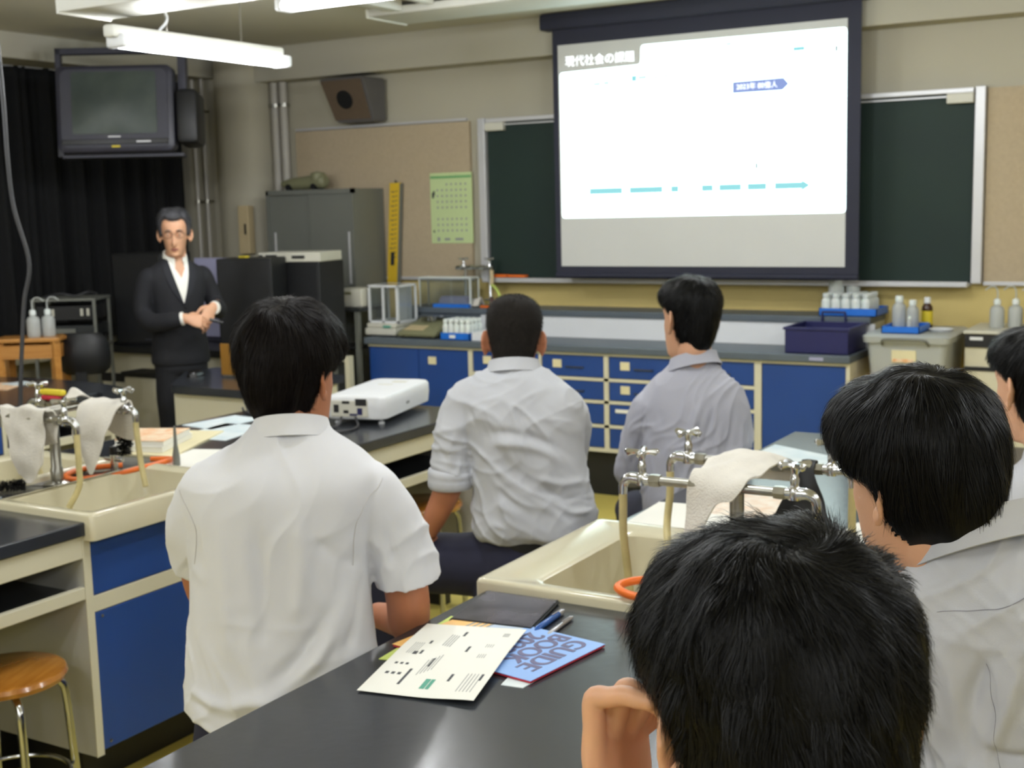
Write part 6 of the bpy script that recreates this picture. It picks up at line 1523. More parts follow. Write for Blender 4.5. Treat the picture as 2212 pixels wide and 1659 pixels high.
relief(me, fr, [([(.155, Y+.02, .99), (.11, Y, .90), (.04, Y, .80), (-.03, Y, .74)], .016, -.006), ([(.15, Y+.03, .93), (.10, Y, .84), (.02, Y, .755), (-.10, Y-.01, .72)], .014, .006),
    ([(.165, Y+.06, .96), (.12, Y+.01, .97), (.07, Y, 1.02)], .012, -.004), ([(-.17, -.05, .96), (-.12, Y, .93), (-.08, Y, .86)], .013, .004),
    ([(-.10, Y, 1.05), (-.095, Y, .9), (-.10, Y, .78)], .016, .0045), ([(-.03, Y, 1.06), (-.02, Y, .92), (-.03, Y, .82)], .018, -.004), ([(.05, Y, 1.07), (.045, Y, .95), (.03, Y, .86)], .016, .004),
    ([(-.17, -.08, .73), (-.11, -.13, .715), (-.05, -.14, .73), (.02, -.14, .725)], .012, .008), ([(-.175, -.08, .705), (-.12, -.14, .69), (-.06, -.14, .70)], .010, -.006), ([(-.16, -.10, .66), (-.10, -.14, .645), (-.05, -.14, .63)], .010, .006),
    ([(-.14, -.11, .63), (-.08, -.14, .615), (-.02, -.14, .60)], .007, -.005), ([(.0, -.14, .70), (.07, -.13, .72), (.14, -.10, .75)], .012, -.005), ([(.12, -.10, .80), (.15, -.08, .86), (.16, -.05, .93)], .012, -.005),
    ([(.20, -.04, 1.06), (.205, -.05, 1.0), (.21, -.04, .94)], .010, -.004), ([(.235, -.03, 1.03), (.25, -.03, .98), (.262, -.02, .93)], .010, .003), ([(.17, -.05, 1.0), (.19, -.05, .95), (.20, -.04, .92)], .009, .004)],
    [(38, 0, 3, .0010, .3), (14, 10, 9, .0010, 1.1)],   .0010, gain=2.2, crinkle=[(84, 15, 3.0, .0045), (40, 13, 5, .0020)])
P = getv(me); Lc = fr.inv(P); k = np.clip((.76-Lc[:, 2])/.11, 0, 1); P[:, 2] += k*(-.055*np.clip((Lc[:, 0]+.19)/.15, 0, 1)+.03); setv(me, P)
shirt = link_mesh('polo_shirt', me, M['shirt_w'], root)
seam = mat('white_seam', (196, 194, 194), .8)
sh_me = me.copy(); sh_me.transform(Matrix.Translation(Vector((fr.b[0], fr.b[1], 0))))
proj_line(sh_me, fr, [(.200, -.04, 1.11), (.182, -.09, 1.07), (.165, -.11, 1.02), (.158, -.09, .96)], .0008, 'sleeve_seam', seam, shirt)
proj_line(sh_me, fr, [(-.175, -.04, 1.10), (-.160, -.09, 1.04), (-.165, -.07, .97)], .0008, 'sleeve_seam', seam, shirt)
collar_ring(fr, (.030, .028, 1.172), .060, .058, .034, .34, M['shirt_w'], root, flare=.020)
legs_seated(fr, root, .46, [(.085, 0, .545), (-.085, 0, .545)], [(.13, .38, .53), (-.13, .38, .53)], [(.14, .40, 0), (-.14, .40, 0)], M['navy'], pelvis=[(.452, 0, -.01, .11, .09, .09), (.47, 0, -.01, .165, .12, .12), (.54, 0, 0, .188, .128, .135), (.62, 0, 0, .182, .12, .132), (.68, 0, 0, .165, .105, .12)])
make_hair(root, hd, BOWL1, M['hair_brown'], 14000, .034, .0010, whorl_flow((.010, -.060, .135), .6, .5), .04, .20, 60, 3, lump=.006, keep=lambda L: L[:, 2]+.35*np.maximum(0, L[:, 1]+.06) > -.035)
stool(tuple(fr((0, -.005, 0))), 0.4, 'wooden stool the boy in the white polo shirt sits on', z=.45)

# ---------------------------------------------------------------- boy with cropped hair, rolled sleeves (centre)
fr = Frame(-1.769, 3.06, 30)
root = person(fr, 'boy with cropped hair in a pale grey shirt, sleeve rolled, hand on knee')
hd = Head(fr((-.031, .050, 1.222)), 30, -3, 2, .985)
core = [body_loft([(.60, 0, 0, .12, .08, .08), (.85, 0, 0, .13, .09, .09), (1.02, -.01, 0, .14, .08, .08), (1.09, -.03, 0, .11, .06, .06), (1.14, -.03, .01, .07, .05, .05)], 24, 40)]
arms = [smooth_tube([(-.17, 0, 1.05), (-.205, 0, .95), (-.218, .0, .86), (-.232, .002, .80), (-.262, .012, .735), (-.292, .03, .675)], [.045, .045, .042, .040, .035, .027], 40, 20),
        smooth_tube([(.12, .02, 1.0), (.13, .09, .92), (.12, .15, .86), (.04, .24, .76)], [.043, .042, .040, .027], 34, 20)]
hands = hand_parts((-.292, .03, .672), (-.35, .75, -.45), (-.25, -.3, -.9), (.8, .3, -.1), RELAX, (.3, .4))+hand_parts((.04, .24, .76), (-.5, .8, -.3), (0, 0, -1), (-.8, -.4, 0), RELAX, (.5, .4))
me = fuse([(fr.many(v), f) for v, f in core+arms+hands]+hd.parts(.020, .95)+[neck(hd, fr((-.032, .012, 1.10)))], .004, 3)
link_mesh('body', me, M['skin2'], root)
TR = [(.655, .012, .0, .13, .08, .09), (.672, .014, .0, .163, .105, .115), (.695, .016, .0, .176, .118, .132), (.73, .016, .0, .178, .118, .132), (.80, .010, .0, .168, .108, .122), (.88, .004, .0, .163, .106, .118), (.96, -.004, .0, .166, .106, .118),
      (1.02, -.010, .0, .172, .104, .116), (1.06, -.018, .0, .172, .096, .108), (1.095, -.026, .0, .155, .086, .094), (1.122, -.030, .004, .122, .074, .080), (1.143, -.032, .008, .090, .064, .068), (1.160, -.032, .014, .068, .058, .060), (1.172, -.032, .018, .058, .054, .054)]
sl_ = [sleeve([(-.11, 0, 1.055), (-.155, 0, 1.065), (-.19, 0, 1.02), (-.208, -.002, .95), (-.214, -.002, .88), (-.217, 0, .825)], [.050, .060, .058, .057, .059, .060]),
       sleeve([(.10, .01, 1.03), (.122, .03, 1.0), (.132, .08, .93), (.12, .14, .86), (.08, .19, .82)], [.05, .056, .052, .050, .048])]
me = fuse([(fr.many(v), f) for v, f in [body_loft(TR, 70, 90)]+sl_], .005, 3)
Y = -.115
relief(me, fr, [([(-.03, Y, 1.08), (-.015, Y, 1.01), (.02, Y, .96)], .009, -.005), ([(.04, Y, 1.07), (.09, Y, 1.03), (.145, Y+.02, 1.0)], .010, -.005), ([(-.13, Y, .985), (-.05, Y, .985), (.03, Y, .965), (.10, Y, .93), (.15, Y+.03, .90)], .013, -.008),
    ([(-.13, Y, .95), (-.04, Y, .955), (.05, Y, .93), (.13, Y, .87)], .012, .007), ([(-.14, Y, .93), (-.08, Y, .87), (.0, Y, .81), (.08, Y, .75), (.13, Y, .70)], .012, .006), ([(-.14, Y, .89), (-.08, Y, .82), (.0, Y, .76), (.06, Y, .71)], .010, -.006),
    ([(-.10, Y, .80), (-.02, Y, .745), (.06, Y-.01, .70)], .010, .006), ([(.02, Y, .86), (.09, Y, .84), (.16, Y+.05, .84)], .010, .006), ([(.04, Y, .83), (.10, Y, .80), (.16, Y+.04, .80)], .009, -.006), ([(.07, Y, .79), (.12, Y, .76), (.17, Y+.05, .755)], .009, .006),
    ([(-.13, Y, .74), (-.07, Y, .72), (.0, Y, .69)], .009, .006), ([(-.15, Y+.03, .70), (-.09, Y-.01, .69), (-.03, Y, .675)], .008, -.005), ([(-.05, Y, .70), (.05, Y-.01, .69), (.14, Y, .70)], .009, .005),
    ([(-.155, -.06, 1.06), (-.145, -.10, .98), (-.15, -.09, .90)], .009, -.006), ([(-.20, -.055, .98), (-.215, -.055, .93), (-.21, -.055, .88)], .009, .005), ([(-.25, -.03, .97), (-.24, -.045, .93), (-.22, -.055, .90)], .008, -.004), ([(-.185, -.055, .90), (-.20, -.055, .86), (-.24, -.045, .85)], .008, .005)],
    [(30, 0, 34, .0014, .3), (-26, 8, 40, .0014, 2.1)], .0010, gain=1.0, crinkle=[(-35, 19, 4.5, .0062), (12, 17, 6, .0030), (70, 22, 7, .0018)])
shirt = link_mesh('shirt', me, M['shirt_g'], root)
# rolled cuff
c0, c1 = np.array((-.2165, 0, .868)), np.array((-.219, .001, .812)); 
b = MB(); P_ = catmull([c0, (c0+c1)/2+np.array((-.001, 0, 0)), c1], 12); v, f = tube_vf(P_, [.058, .0635, .0655, .066, .0655, .0645, .0655, .066, .0655, .065, .0635, .060], 36, cap=False)
v2, f2 = tube_vf([c1+np.array((0, 0, -.0005)), c1+np.array((0, 0, .004)), c0], [.058, .054, .052], 36, cap=False)
b.raw(fr.many(v), f); b.raw(fr.many(v2), f2); b.build('rolled_cuff', M['shirt_g'], root, smooth=True, angle=60)
collar_ring(fr, (-.032, .016, 1.132), .062, .058, .030, .30, M['shirt_g'], root, flare=.018)
belt_ring(fr, root, .645, .012, .150, .108, .032)
legs_seated(fr, root, .50, [(.08, .02, .585), (-.08, .0, .585)], [(.13, .38, .56), (-.42, .16, .555)], [(.14, .42, 0), (-.44, .20, 0)], M['navy'], r=(.094, .078, .064, .054),
    pelvis=[(.47, 0, -.01, .11, .09, .09), (.49, 0, -.01, .16, .115, .12), (.56, .005, 0, .172, .12, .125), (.62, .008, 0, .163, .112, .118), (.665, .01, 0, .152, .105, .11)])
make_hair(root, hd, BUZZ, M['buzz'], 9000, .006, .0010, whorl_flow((.0, -.055, .12), .5, .2), .9, .3, 200, 5, lump=.001, steps=2)
stool(tuple(fr((0, -.005, 0))), 0.9, 'wooden stool the crop-haired boy sits on', z=.47)

# ---------------------------------------------------------------- boy in lilac-grey shirt near the counter
fr = Frame(-1.535, 3.69, 30)
root = person(fr, 'boy in a lilac-grey long-sleeved shirt looking left, nearest to the demonstration counter')
hd = Head(fr((-.004, .015, 1.232)), 60, -2, 3, .985)
core = [body_loft([(.60, 0, 0, .12, .08, .08), (.85, 0, 0, .13, .09, .09), (.98, 0, 0, .13, .08, .08), (1.03, 0, 0, .10, .06, .06), (1.07, .0, .01, .07, .05, .05)], 24, 40)]
arms = [smooth_tube([(-.13, .03, .96), (-.165, .08, .84), (-.16, .15, .76), (-.06, .30, .75)], [.04, .04, .038, .027], 34, 20), smooth_tube([(.14, .03, .98), (.15, .10, .86), (.14, .16, .80), (.06, .30, .78)], [.04, .04, .038, .027], 34, 20)]
hands = hand_parts((-.06, .30, .75), (.4, .9, 0), (0, 0, -1), (.8, -.4, 0), RELAX, (.5, .4))+hand_parts((.06, .30, .78), (-.4, .9, 0), (0, 0, -1), (-.8, -.4, 0), RELAX, (.5, .4))
me = fuse([(fr.many(v), f) for v, f in core+arms+hands]+hd.parts(.026, 1.0)+[neck(hd, fr((.006, .012, 1.04)))], .004, 3)
link_mesh('body', me, M['skin'], root)
TR = [(.575, .0, .0, .11, .08, .08), (.59, .0, .0, .150, .10, .11), (.66, .0, .0, .160, .11, .12), (.76, .004, .0, .164, .108, .118), (.86, .010, .0, .170, .108, .118), (.93, .012, .0, .174, .106, .116), (.98, .010, .0, .170, .098, .108),
      (1.02, .006, .0, .150, .088, .095), (1.05, .004, .002, .122, .078, .083), (1.075, .005, .004, .092, .068, .070), (1.095, .006, .006, .072, .061, .062), (1.110, .006, .007, .062, .055, .058)]
sl_ = [sleeve([(-.10, .0, .96), (-.135, .01, .955), (-.158, .03, .89), (-.178, .06, .80), (-.185, .09, .735), (-.14, .18, .74), (-.08, .27, .75)], [.048, .056, .053, .052, .054, .045, .04], n=40),
       sleeve([(.10, .0, .98), (.13, .01, .96), (.148, .04, .88), (.15, .09, .80), (.13, .17, .78), (.08, .26, .78)], [.048, .054, .052, .050, .046, .04], n=40)]
me = fuse([(fr.many(v), f) for v, f in [body_loft(TR, 60, 90)]+sl_], .005, 3)
Y = -.112
relief(me, fr, [([(-.11, Y+.02, .97), (-.115, Y, .88), (-.10, Y, .78)], .010, -.006), ([(.02, Y, 1.0), (-.02, Y, .90), (-.08, Y, .76)], .012, .006), ([(.06, Y, .98), (.02, Y, .86), (-.04, Y, .72)], .010, -.007), ([(.08, Y, .92), (.05, Y, .80), (.0, Y, .70)], .010, .006),
    ([(.12, Y+.01, .96), (.10, Y, .84), (.06, Y, .70)], .010, -.006), ([(.15, Y+.04, .92), (.14, Y+.02, .80), (.11, Y, .68)], .010, .006), ([(-.15, -.02, .90), (-.17, -.01, .82), (-.20, .02, .76)], .010, -.005), ([(-.19, .0, .86), (-.20, .02, .79), (-.19, .05, .72)], .009, .005), ([(-.02, Y, .78), (-.07, Y, .70), (-.11, Y+.02, .64)], .010, .006)],
    [(60, 0, 14, .0012, .3), (-30, 8, 22, .0012, 2.1)], .0010, gain=1.3, crinkle=[(62, 24, 5, .0055), (30, 18, 7, .0025)])
link_mesh('shirt', me, M['shirt_g2'], root)
collar_ring(fr, (.008, .004, 1.080), .064, .058, .036, .34, M['shirt_g2'], root, flare=.020, tx=.15)
legs_seated(fr, root, .46, [(.08, .02, .545), (-.08, .0, .545)], [(.05, .40, .53), (-.14, .40, .53)], [(.05, .42, 0), (-.15, .42, 0)], M['navy'], pelvis=[(.432, 0, -.01, .09, .08, .08), (.45, 0, -.01, .135, .11, .11), (.52, 0, 0, .145, .11, .115), (.58, 0, 0, .142, .10, .11), (.62, 0, 0, .13, .09, .10)])
make_hair(root, hd, SHORT, M['hair'], 7000, .024, .0010, whorl_flow((.0, -.060, .125), .5, .35), .12, .3, 80, 8, lump=.003, keep=lambda L: L[:, 2] > -.06)
stool(tuple(fr((-.01, -.005, 0))), 0.2, 'wooden stool under the boy in the lilac-grey shirt', z=.44, r=.13)

# ---------------------------------------------------------------- boy with bowl cut, right
fr = Frame(-.262, 1.687, 20)
root = person(fr, 'boy with heavy black bowl-cut hair in a pale grey shirt, right of the near head')
hd = Head(fr((-.118, .032, 1.232)), 58, -6, -4, .99)
core = [body_loft([(.60, .08, 0, .13, .08, .08), (.85, .07, 0, .15, .09, .09), (1.0, .03, 0, .14, .08, .08), (1.06, .0, 0, .11, .06, .06), (1.11, -.04, .01, .07, .05, .05)], 24, 40)]
arms = [smooth_tube([(-.10, .0, 1.03), (-.13, .03, .92), (-.14, .08, .85), (-.12, .25, .83)], [.042, .042, .04, .027], 34, 20), smooth_tube([(.20, .0, 1.03), (.24, .03, .92), (.22, .12, .84), (.10, .26, .83)], [.042, .042, .04, .027], 34, 20)]
hands = hand_parts((-.12, .25, .83), (.1, .9, 0), (0, 0, -1), (.8, -.1, 0), RELAX, (.3, .4))+hand_parts((.10, .26, .83), (-.4, .9, 0), (0, 0, -1), (-.8, -.4, 0), RELAX, (.3, .4))
me = fuse([(fr.many(v), f) for v, f in core+arms+hands]+hd.parts(.020, 1.0)+[neck(hd, fr((-.058, .01, 1.085)), .050, .058)], .0035, 3)
link_mesh('body', me, M['skin'], root)
TR = [(.60, .08, .0, .12, .08, .08), (.615, .08, .0, .175, .12, .125), (.70, .078, .0, .185, .125, .135), (.80, .070, .0, .180, .118, .128), (.90, .058, .0, .180, .115, .126), (.98, .046, .0, .186, .113, .124), (1.045, .034, .0, .184, .106, .118),
      (1.09, .022, .0, .168, .096, .104), (1.12, .006, .002, .138, .082, .088), (1.145, -.012, .002, .104, .070, .074), (1.162, -.028, .002, .076, .061, .065), (1.176, -.036, .002, .060, .054, .056)]
sl_ = [sleeve([(-.05, .0, 1.05), (-.088, .0, 1.05), (-.118, .008, .96), (-.136, .03, .88), (-.14, .08, .85), (-.13, .17, .845), (-.125, .23, .838)], [.050, .058, .056, .054, .052, .046, .038], n=44),
       sleeve([(.16, .0, 1.05), (.20, .0, 1.04), (.235, .02, .93), (.245, .06, .86), (.18, .16, .85), (.11, .25, .84)], [.050, .062, .060, .056, .046, .038], n=44)]
me = fuse([(fr.many(v), f) for v, f in [body_loft(TR, 70, 90)]+sl_], .0042, 3)
Y = -.12
relief(me, fr, [([(-.055, -.05, 1.09), (-.03, -.09, 1.07), (.01, -.10, 1.05)], .010, .005), ([(-.04, Y+.02, 1.05), (-.065, Y+.01, .98), (-.07, Y+.01, .90)], .010, -.006), ([(-.01, Y, 1.04), (-.03, Y, .96), (-.06, Y, .88)], .010, .006),
    ([(.03, Y, 1.03), (.02, Y, .93), (.01, Y, .84)], .012, -.005), ([(.07, Y, 1.03), (.08, Y, .94), (.07, Y, .84)], .012, .006), ([(-.10, -.05, 1.03), (-.10, -.055, .97), (-.12, -.04, .91)], .010, -.005), ([(-.08, -.06, .97), (-.11, -.05, .93), (-.15, -.02, .91)], .009, .006),
    ([(-.05, Y+.02, .93), (-.02, Y, .915), (.05, Y, .93)], .008, -.006), ([(-.07, -.09, .90), (-.02, Y, .88), (.03, Y, .85)], .010, .007), ([(-.08, -.08, .86), (-.03, Y, .82), (.03, Y, .77)], .010, -.006), ([(-.12, -.04, .885), (-.10, -.05, .86), (-.06, -.07, .845)], .008, .006)],
    [(48, 0, 12, .0010, .3), (-22, 8, 30, .0010, 2.1)], .0010, gain=1.8, crinkle=[(70, 18, 4, .0060), (20, 16, 6, .0045), (-40, 20, 6, .003)])
shirt = link_mesh('shirt', me, M['shirt_g'], root)
seamg = mat('grey_seam', (150, 150, 160), .8)
sh_me = me.copy(); sh_me.transform(Matrix.Translation(Vector((fr.b[0], fr.b[1], 0))))
proj_line(sh_me, fr, [(-.110, -.05, 1.075), (-.07, -.09, 1.095), (-.02, -.11, 1.115), (.04, -.11, 1.135), (.10, -.10, 1.145)], .0007, 'yoke_seam', seamg, shirt)
proj_line(sh_me, fr, [(-.050, -.11, 1.03), (-.046, -.12, .98), (-.035, -.125, .93), (-.02, -.13, .89)], .0004, 'armhole_seam', seamg, shirt)
collar_ring(fr, (-.038, .002, 1.146), .066, .060, .040, .45, M['shirt_g'], root, flare=.018, tx=.30)
legs_seated(fr, root, .46, [(.16, .02, .545), (.0, .0, .545)], [(.18, .40, .53), (.06, .40, .53)], [(.18, .42, 0), (.05, .42, 0)], M['navy'], pelvis=[(.452, .08, -.01, .10, .09, .09), (.47, .08, -.01, .155, .115, .12), (.54, .08, 0, .168, .12, .125), (.60, .08, 0, .16, .11, .12), (.65, .08, 0, .15, .10, .11)])
make_hair(root, hd, BOWL4, M['hair'], 16000, .034, .0009, whorl_flow((.0, -.050, .140), .6, .55), .03, .18, 60, 12, voxel=.0035, lump=.005, keep=lambda L: L[:, 2] > -.025)
stool(tuple(fr((.08, -.005, 0))), 0.2, 'wooden stool under the boy with the bowl cut', z=.45)

# ---------------------------------------------------------------- boy at the right picture edge
fr = Frame(-.355, 2.95, 25)
root = person(fr, 'boy at the right picture edge in a grey shirt, hand raised to his mouth')
hd = Head((-.424, 2.966, 1.176), 50, -2, 0, .985)
core = [body_loft([(.56, .02, 0, .12, .08, .08), (.8, .02, 0, .13, .09, .09), (.93, .01, 0, .13, .08, .08), (.98, 0, 0, .10, .06, .06), (1.03, -.01, .01, .07, .05, .05)], 24, 40)]
F6 = lambda p: fr(p)
arms = [smooth_tube([(-.14, .0, .94), (-.17, .05, .84), (-.15, .12, .83), (-.12, .13, .95), (-.105, .12, 1.04)], [.042, .042, .04, .034, .026], 40, 20), smooth_tube([(.16, .0, .94), (.19, .03, .85), (.14, .14, .83), (.04, .22, .83)], [.042, .042, .04, .027], 34, 20)]
hands = hand_parts((-.105, .12, 1.04), (.15, -.1, 1), (.9, -.3, 0), (-.2, -1, 0), [(.2, 1.1, .6)]*4, (.5, .5), .95)+hand_parts((.04, .22, .83), (-.5, .8, 0), (0, 0, -1), (-.8, -.4, 0), RELAX, (.3, .4))
me = fuse([(fr.many(v), f) for v, f in core+arms+hands]+hd.parts(.026, 1.0)+[neck(hd, fr((-.01, .012, 1.01)))], .004, 3)
link_mesh('body', me, M['skin'], root)
TR = [(.575, .02, .0, .11, .08, .08), (.59, .02, .0, .160, .11, .12), (.70, .02, .0, .172, .115, .125), (.82, .016, .0, .172, .112, .12), (.90, .012, .0, .176, .108, .115), (.94, .008, .0, .168, .098, .104), (.975, .0, .0, .140, .085, .09),
      (1.0, -.006, .004, .104, .072, .075), (1.025, -.010, .008, .074, .062, .062), (1.04, -.010, .010, .062, .056, .056)]
sl_ = [sleeve([(-.10, .0, .93), (-.135, .0, .93), (-.165, .04, .85), (-.155, .11, .825), (-.135, .13, .87), (-.125, .128, .93)], [.05, .058, .054, .052, .046, .044], n=44), sleeve([(.12, .0, .93), (.155, .0, .93), (.19, .03, .86), (.15, .12, .83), (.09, .18, .83)], [.05, .058, .055, .048, .04], n=44)]
me = fuse([(fr.many(v), f) for v, f in [body_loft(TR, 60, 80)]+sl_], .005, 3)
relief(me, fr, [([(-.12, -.08, .93), (-.10, -.11, .86), (-.08, -.12, .78)], .010, -.006), ([(-.06, -.11, .96), (-.06, -.12, .88), (-.04, -.12, .80)], .010, .006), ([(-.14, -.04, .92), (-.16, -.03, .88), (-.18, .0, .86)], .009, .005)], [(44, 0, 14, .0010, .3)], .001, crinkle=[(60, 22, 6, .005)])
link_mesh('shirt', me, M['shirt_g'], root)
collar_ring(fr, (-.010, .010, 1.015), .060, .057, .036, .30, M['shirt_g'], root, flare=.014)
legs_seated(fr, root, .42, [(.09, .02, .51), (-.05, .0, .51)], [(.14, .40, .50), (.06, .40, .50)], [(.14, .42, 0), (.05, .42, 0)], M['navy'], pelvis=[(.412, .02, -.01, .09, .08, .08), (.43, .02, -.01, .145, .11, .11), (.50, .02, 0, .158, .115, .12), (.57, .02, 0, .15, .105, .115), (.62, .02, 0, .14, .09, .10)])
make_hair(root, hd, SHORT, M['hair'], 6000, .026, .0010, whorl_flow((.0, -.060, .125), .5, .4), .12, .3, 80, 18, lump=.003, keep=lambda L: L[:, 2] > -.05)
stool(tuple(fr((.02, -.005, 0))), 0.2, 'wooden stool under the boy at the right picture edge', z=.41)
# ---------------------------------------------------------------- nearest boy: head from behind, hand at his cheek
fr = Frame(-.262, .790, 27)
root = person(fr, 'nearest boy, seen as a black-haired head from behind with his left hand against his cheek')
hd = Head((-.281, .832, 1.238), 37, -8, -2, .965)
core = [body_loft([(.60, 0, 0, .13, .08, .08), (.85, 0, 0, .14, .09, .09), (1.0, 0, 0, .14, .08, .08), (1.07, 0, 0, .11, .06, .06), (1.12, -.01, .01, .07, .05, .05)], 24, 40)]
me = fuse([(fr.many(v), f) for v, f in core]+hd.parts(.024, .92)+[neck(hd, fr((-.01, .012, 1.085)))], .0026, 3)
# the left arm is propped on the bench, the hand curled beside the ear
cr = np.array((.86, .51, 0)); cf = np.array((-.51, .86, 0)); W5 = np.array((-.394, .818, 1.127))
arm = [smooth_tube([fr((-.15, .0, 1.03)), fr((-.19, .08, .94)), np.array((-.50, .90, .845)), np.array((-.475, .86, .93)), np.array((-.43, .82, 1.06)), W5-np.array((0, 0, .015)), W5+np.array((0, 0, .01))], [.044, .044, .042, .040, .032, .026, .024], 60, 28)]
d5 = np.array((0, 0, 1.0))-cr*.10
cur = [(.12, 1.22, .35), (.45, 1.45, .6), (.7, 1.5, .7), (.85, 1.5, .7)]
hp = hand_parts(W5, d5, cr*.8-cf*.6, -cf*.8-cr*.6, cur, (1.05, .75), 1.0, -.02)
arm2 = [smooth_tube([fr((.16, .0, 1.03)), fr((.21, .04, .90)), fr((.20, .10, .84)), fr((.08, .28, .83))], [.044, .044, .042, .027], 34, 20)]+hand_parts(fr((.08, .28, .825)), fr.R@np.array((-.4, .9, 0)), (0, 0, -1), fr.R@np.array((-.8, -.4, 0)), RELAX, (.3, .4))
me2 = fuse(arm+hp+arm2, .0022, 2)
link_mesh('body', add_mesh(me, me2), M['skin'], root)
for p in root.children[0].data.polygons: p.use_smooth = True
# nail of the thumb
TR = [(.60, .0, .0, .12, .08, .08), (.615, .0, .0, .175, .12, .125), (.70, .0, .0, .180, .125, .13), (.85, .0, .0, .172, .112, .122), (.95, .0, .0, .178, .110, .12), (1.01, .0, .0, .182, .103, .113),
      (1.05, .0, .0, .165, .094, .100), (1.08, -.004, .002, .128, .080, .085), (1.10, -.008, .004, .092, .068, .070), (1.118, -.010, .006, .066, .058, .058)]
sl_ = [sleeve([fr((-.10, 0, 1.02)), fr((-.15, .01, 1.02)), fr((-.185, .06, .96)), np.array((-.485, .91, .875))], [.05, .062, .060, .060], n=34), sleeve([fr((.11, 0, 1.02)), fr((.155, 0, 1.01)), fr((.20, .02, .94)), fr((.215, .05, .88))], [.05, .062, .060, .060], n=34)]
me = fuse([(fr.many(v), f) for v, f in [body_loft(TR, 60, 80)]]+sl_, .006, 3)
relief(me, fr, [], [(40, 0, 12, .0015, .3)], .002)
link_mesh('shirt', me, M['shirt_g'], root)
collar_ring(fr, (-.010, .008, 1.092), .060, .057, .034, .30, M['shirt_g'], root, flare=.014)
legs_seated(fr, root, .46, [(.09, .02, .545), (-.06, .0, .545)], [(.14, .40, .53), (.06, .40, .53)], [(.14, .42, 0), (.05, .42, 0)], M['navy'], pelvis=[(.452, 0, -.01, .10, .09, .09), (.47, 0, -.01, .155, .115, .12), (.54, 0, 0, .168, .12, .125), (.60, 0, 0, .16, .11, .12), (.65, 0, 0, .15, .10, .11)])
NEAR = [(-.108, -.060, -.084, .036), (-.098, -.052, -.096, .050), (-.075, -.042, -.110, .064), (-.048, -.032, -.117, .074), (-.024, -.026, -.121, .079), (.000, -.012, -.123, .085), (.024, .040, -.124, .094), (.045, .090, -.124, .096),
        (.070, .108, -.121, .096), (.095, .102, -.112, .089), (.116, .082, -.095, .076), (.131, .054, -.070, .056), (.141, .024, -.040, .033), (.144, .004, -.018, .012)]
def near_flow(L):
    w = np.array((.012, -.060, .130)); d = L-w; r = np.linalg.norm(d, axis=1)[:, None]; d /= r+1e-9
    t = np.cross(np.array((0, -.35, 1.0)), d); return d+t*(.9*np.exp(-(r/.06)**2)+.25)+np.array((0, 0, -1.0))*.15
make_hair(root, hd, NEAR, M['hair'], 40000, .023, .00055, near_flow, .11, .60, 62, 21, voxel=.003, lump=.006, steps=5, kink=.14)
stool(tuple(fr((0, -.005, 0))), 0.2, 'wooden stool under the nearest boy', z=.45)

# ---------------------------------------------------------------- the man in the dark suit
fr = Frame(-4.865, 4.815, -117); fr.R = fr.R@np.diag((.84, .95, 1.0))
root = person(fr, 'middle-aged man with glasses in a dark suit and white open-collared shirt, standing with hands clasped')
hd = Head(fr((.0, .030, 1.494)), -138, -4, 0, .91)
core = [body_loft([(.86, 0, 0, .12, .08, .08), (1.1, 0, 0, .12, .08, .08), (1.25, 0, 0, .14, .08, .08), (1.31, 0, 0, .11, .06, .06), (1.36, 0, .01, .06, .05, .05)], 24, 40)]
WR = np.array((.035, .245, 1.075)); WL = np.array((-.135, .225, 1.12))
hR = hand_parts(WR, (-.92, .25, -.22), (-.1, -.75, -.5), (.1, .2, .95), [(.35, .5, .3), (.45, .6, .4), (.5, .7, .4), (.5, .7, .4)], (.35, .5), .98)
hL = hand_parts(WL, (.62, .35, -.62), (.1, -.9, -.2), (.55, -.1, .75), [(.3, .6, .4), (.5, .9, .5), (.6, 1.0, .5), (.6, 1.0, .5)], (.4, .5), .98)
arms = [smooth_tube([(.20, .0, 1.20), (.215, .04, 1.08), (.15, .16, 1.065), WR], [.035, .038, .032, .026], 30, 20), smooth_tube([(-.20, .0, 1.22), (-.225, .04, 1.12), (-.20, .14, 1.12), WL], [.035, .038, .032, .026], 30, 20)]
me = fuse([(fr.many(v), f) for v, f in core+arms+hR+hL]+hd.parts(.026, 1.0)+[neck(hd, fr((0, .015, 1.325)), .050, .056)], .003, 2)
link_mesh('body', me, M['skin'], root)
TR = [(.82, .0, .01, .10, .08, .08), (.828, .0, .01, .172, .118, .125), (.90, .0, .01, .172, .116, .122), (1.0, .0, .01, .160, .108, .110), (1.10, .0, .01, .158, .110, .110), (1.19, .0, .005, .172, .115, .118), (1.255, .0, .0, .188, .108, .115),
      (1.295, .0, .0, .184, .094, .104), (1.325, .0, .0, .150, .080, .088), (1.350, .0, .002, .108, .068, .072), (1.368, .0, .004, .078, .060, .062), (1.378, .0, .006, .066, .056, .056)]
sl_ = [sleeve([(.13, .0, 1.27), (.172, .0, 1.265), (.205, .0, 1.19), (.222, .02, 1.10), (.195, .09, 1.055), (.12, .19, 1.062), (.065, .235, 1.072)], [.05, .060, .056, .052, .052, .044, .038], n=50),
       sleeve([(-.13, .0, 1.27), (-.172, .0, 1.265), (-.21, .0, 1.20), (-.232, .02, 1.13), (-.225, .09, 1.10), (-.18, .18, 1.112), (-.155, .215, 1.118)], [.05, .060, .056, .052, .050, .044, .038], n=50)]
me = fuse([(fr.many(v), f) for v, f in [body_loft(TR, 60, 80)]+sl_], .0055, 3)
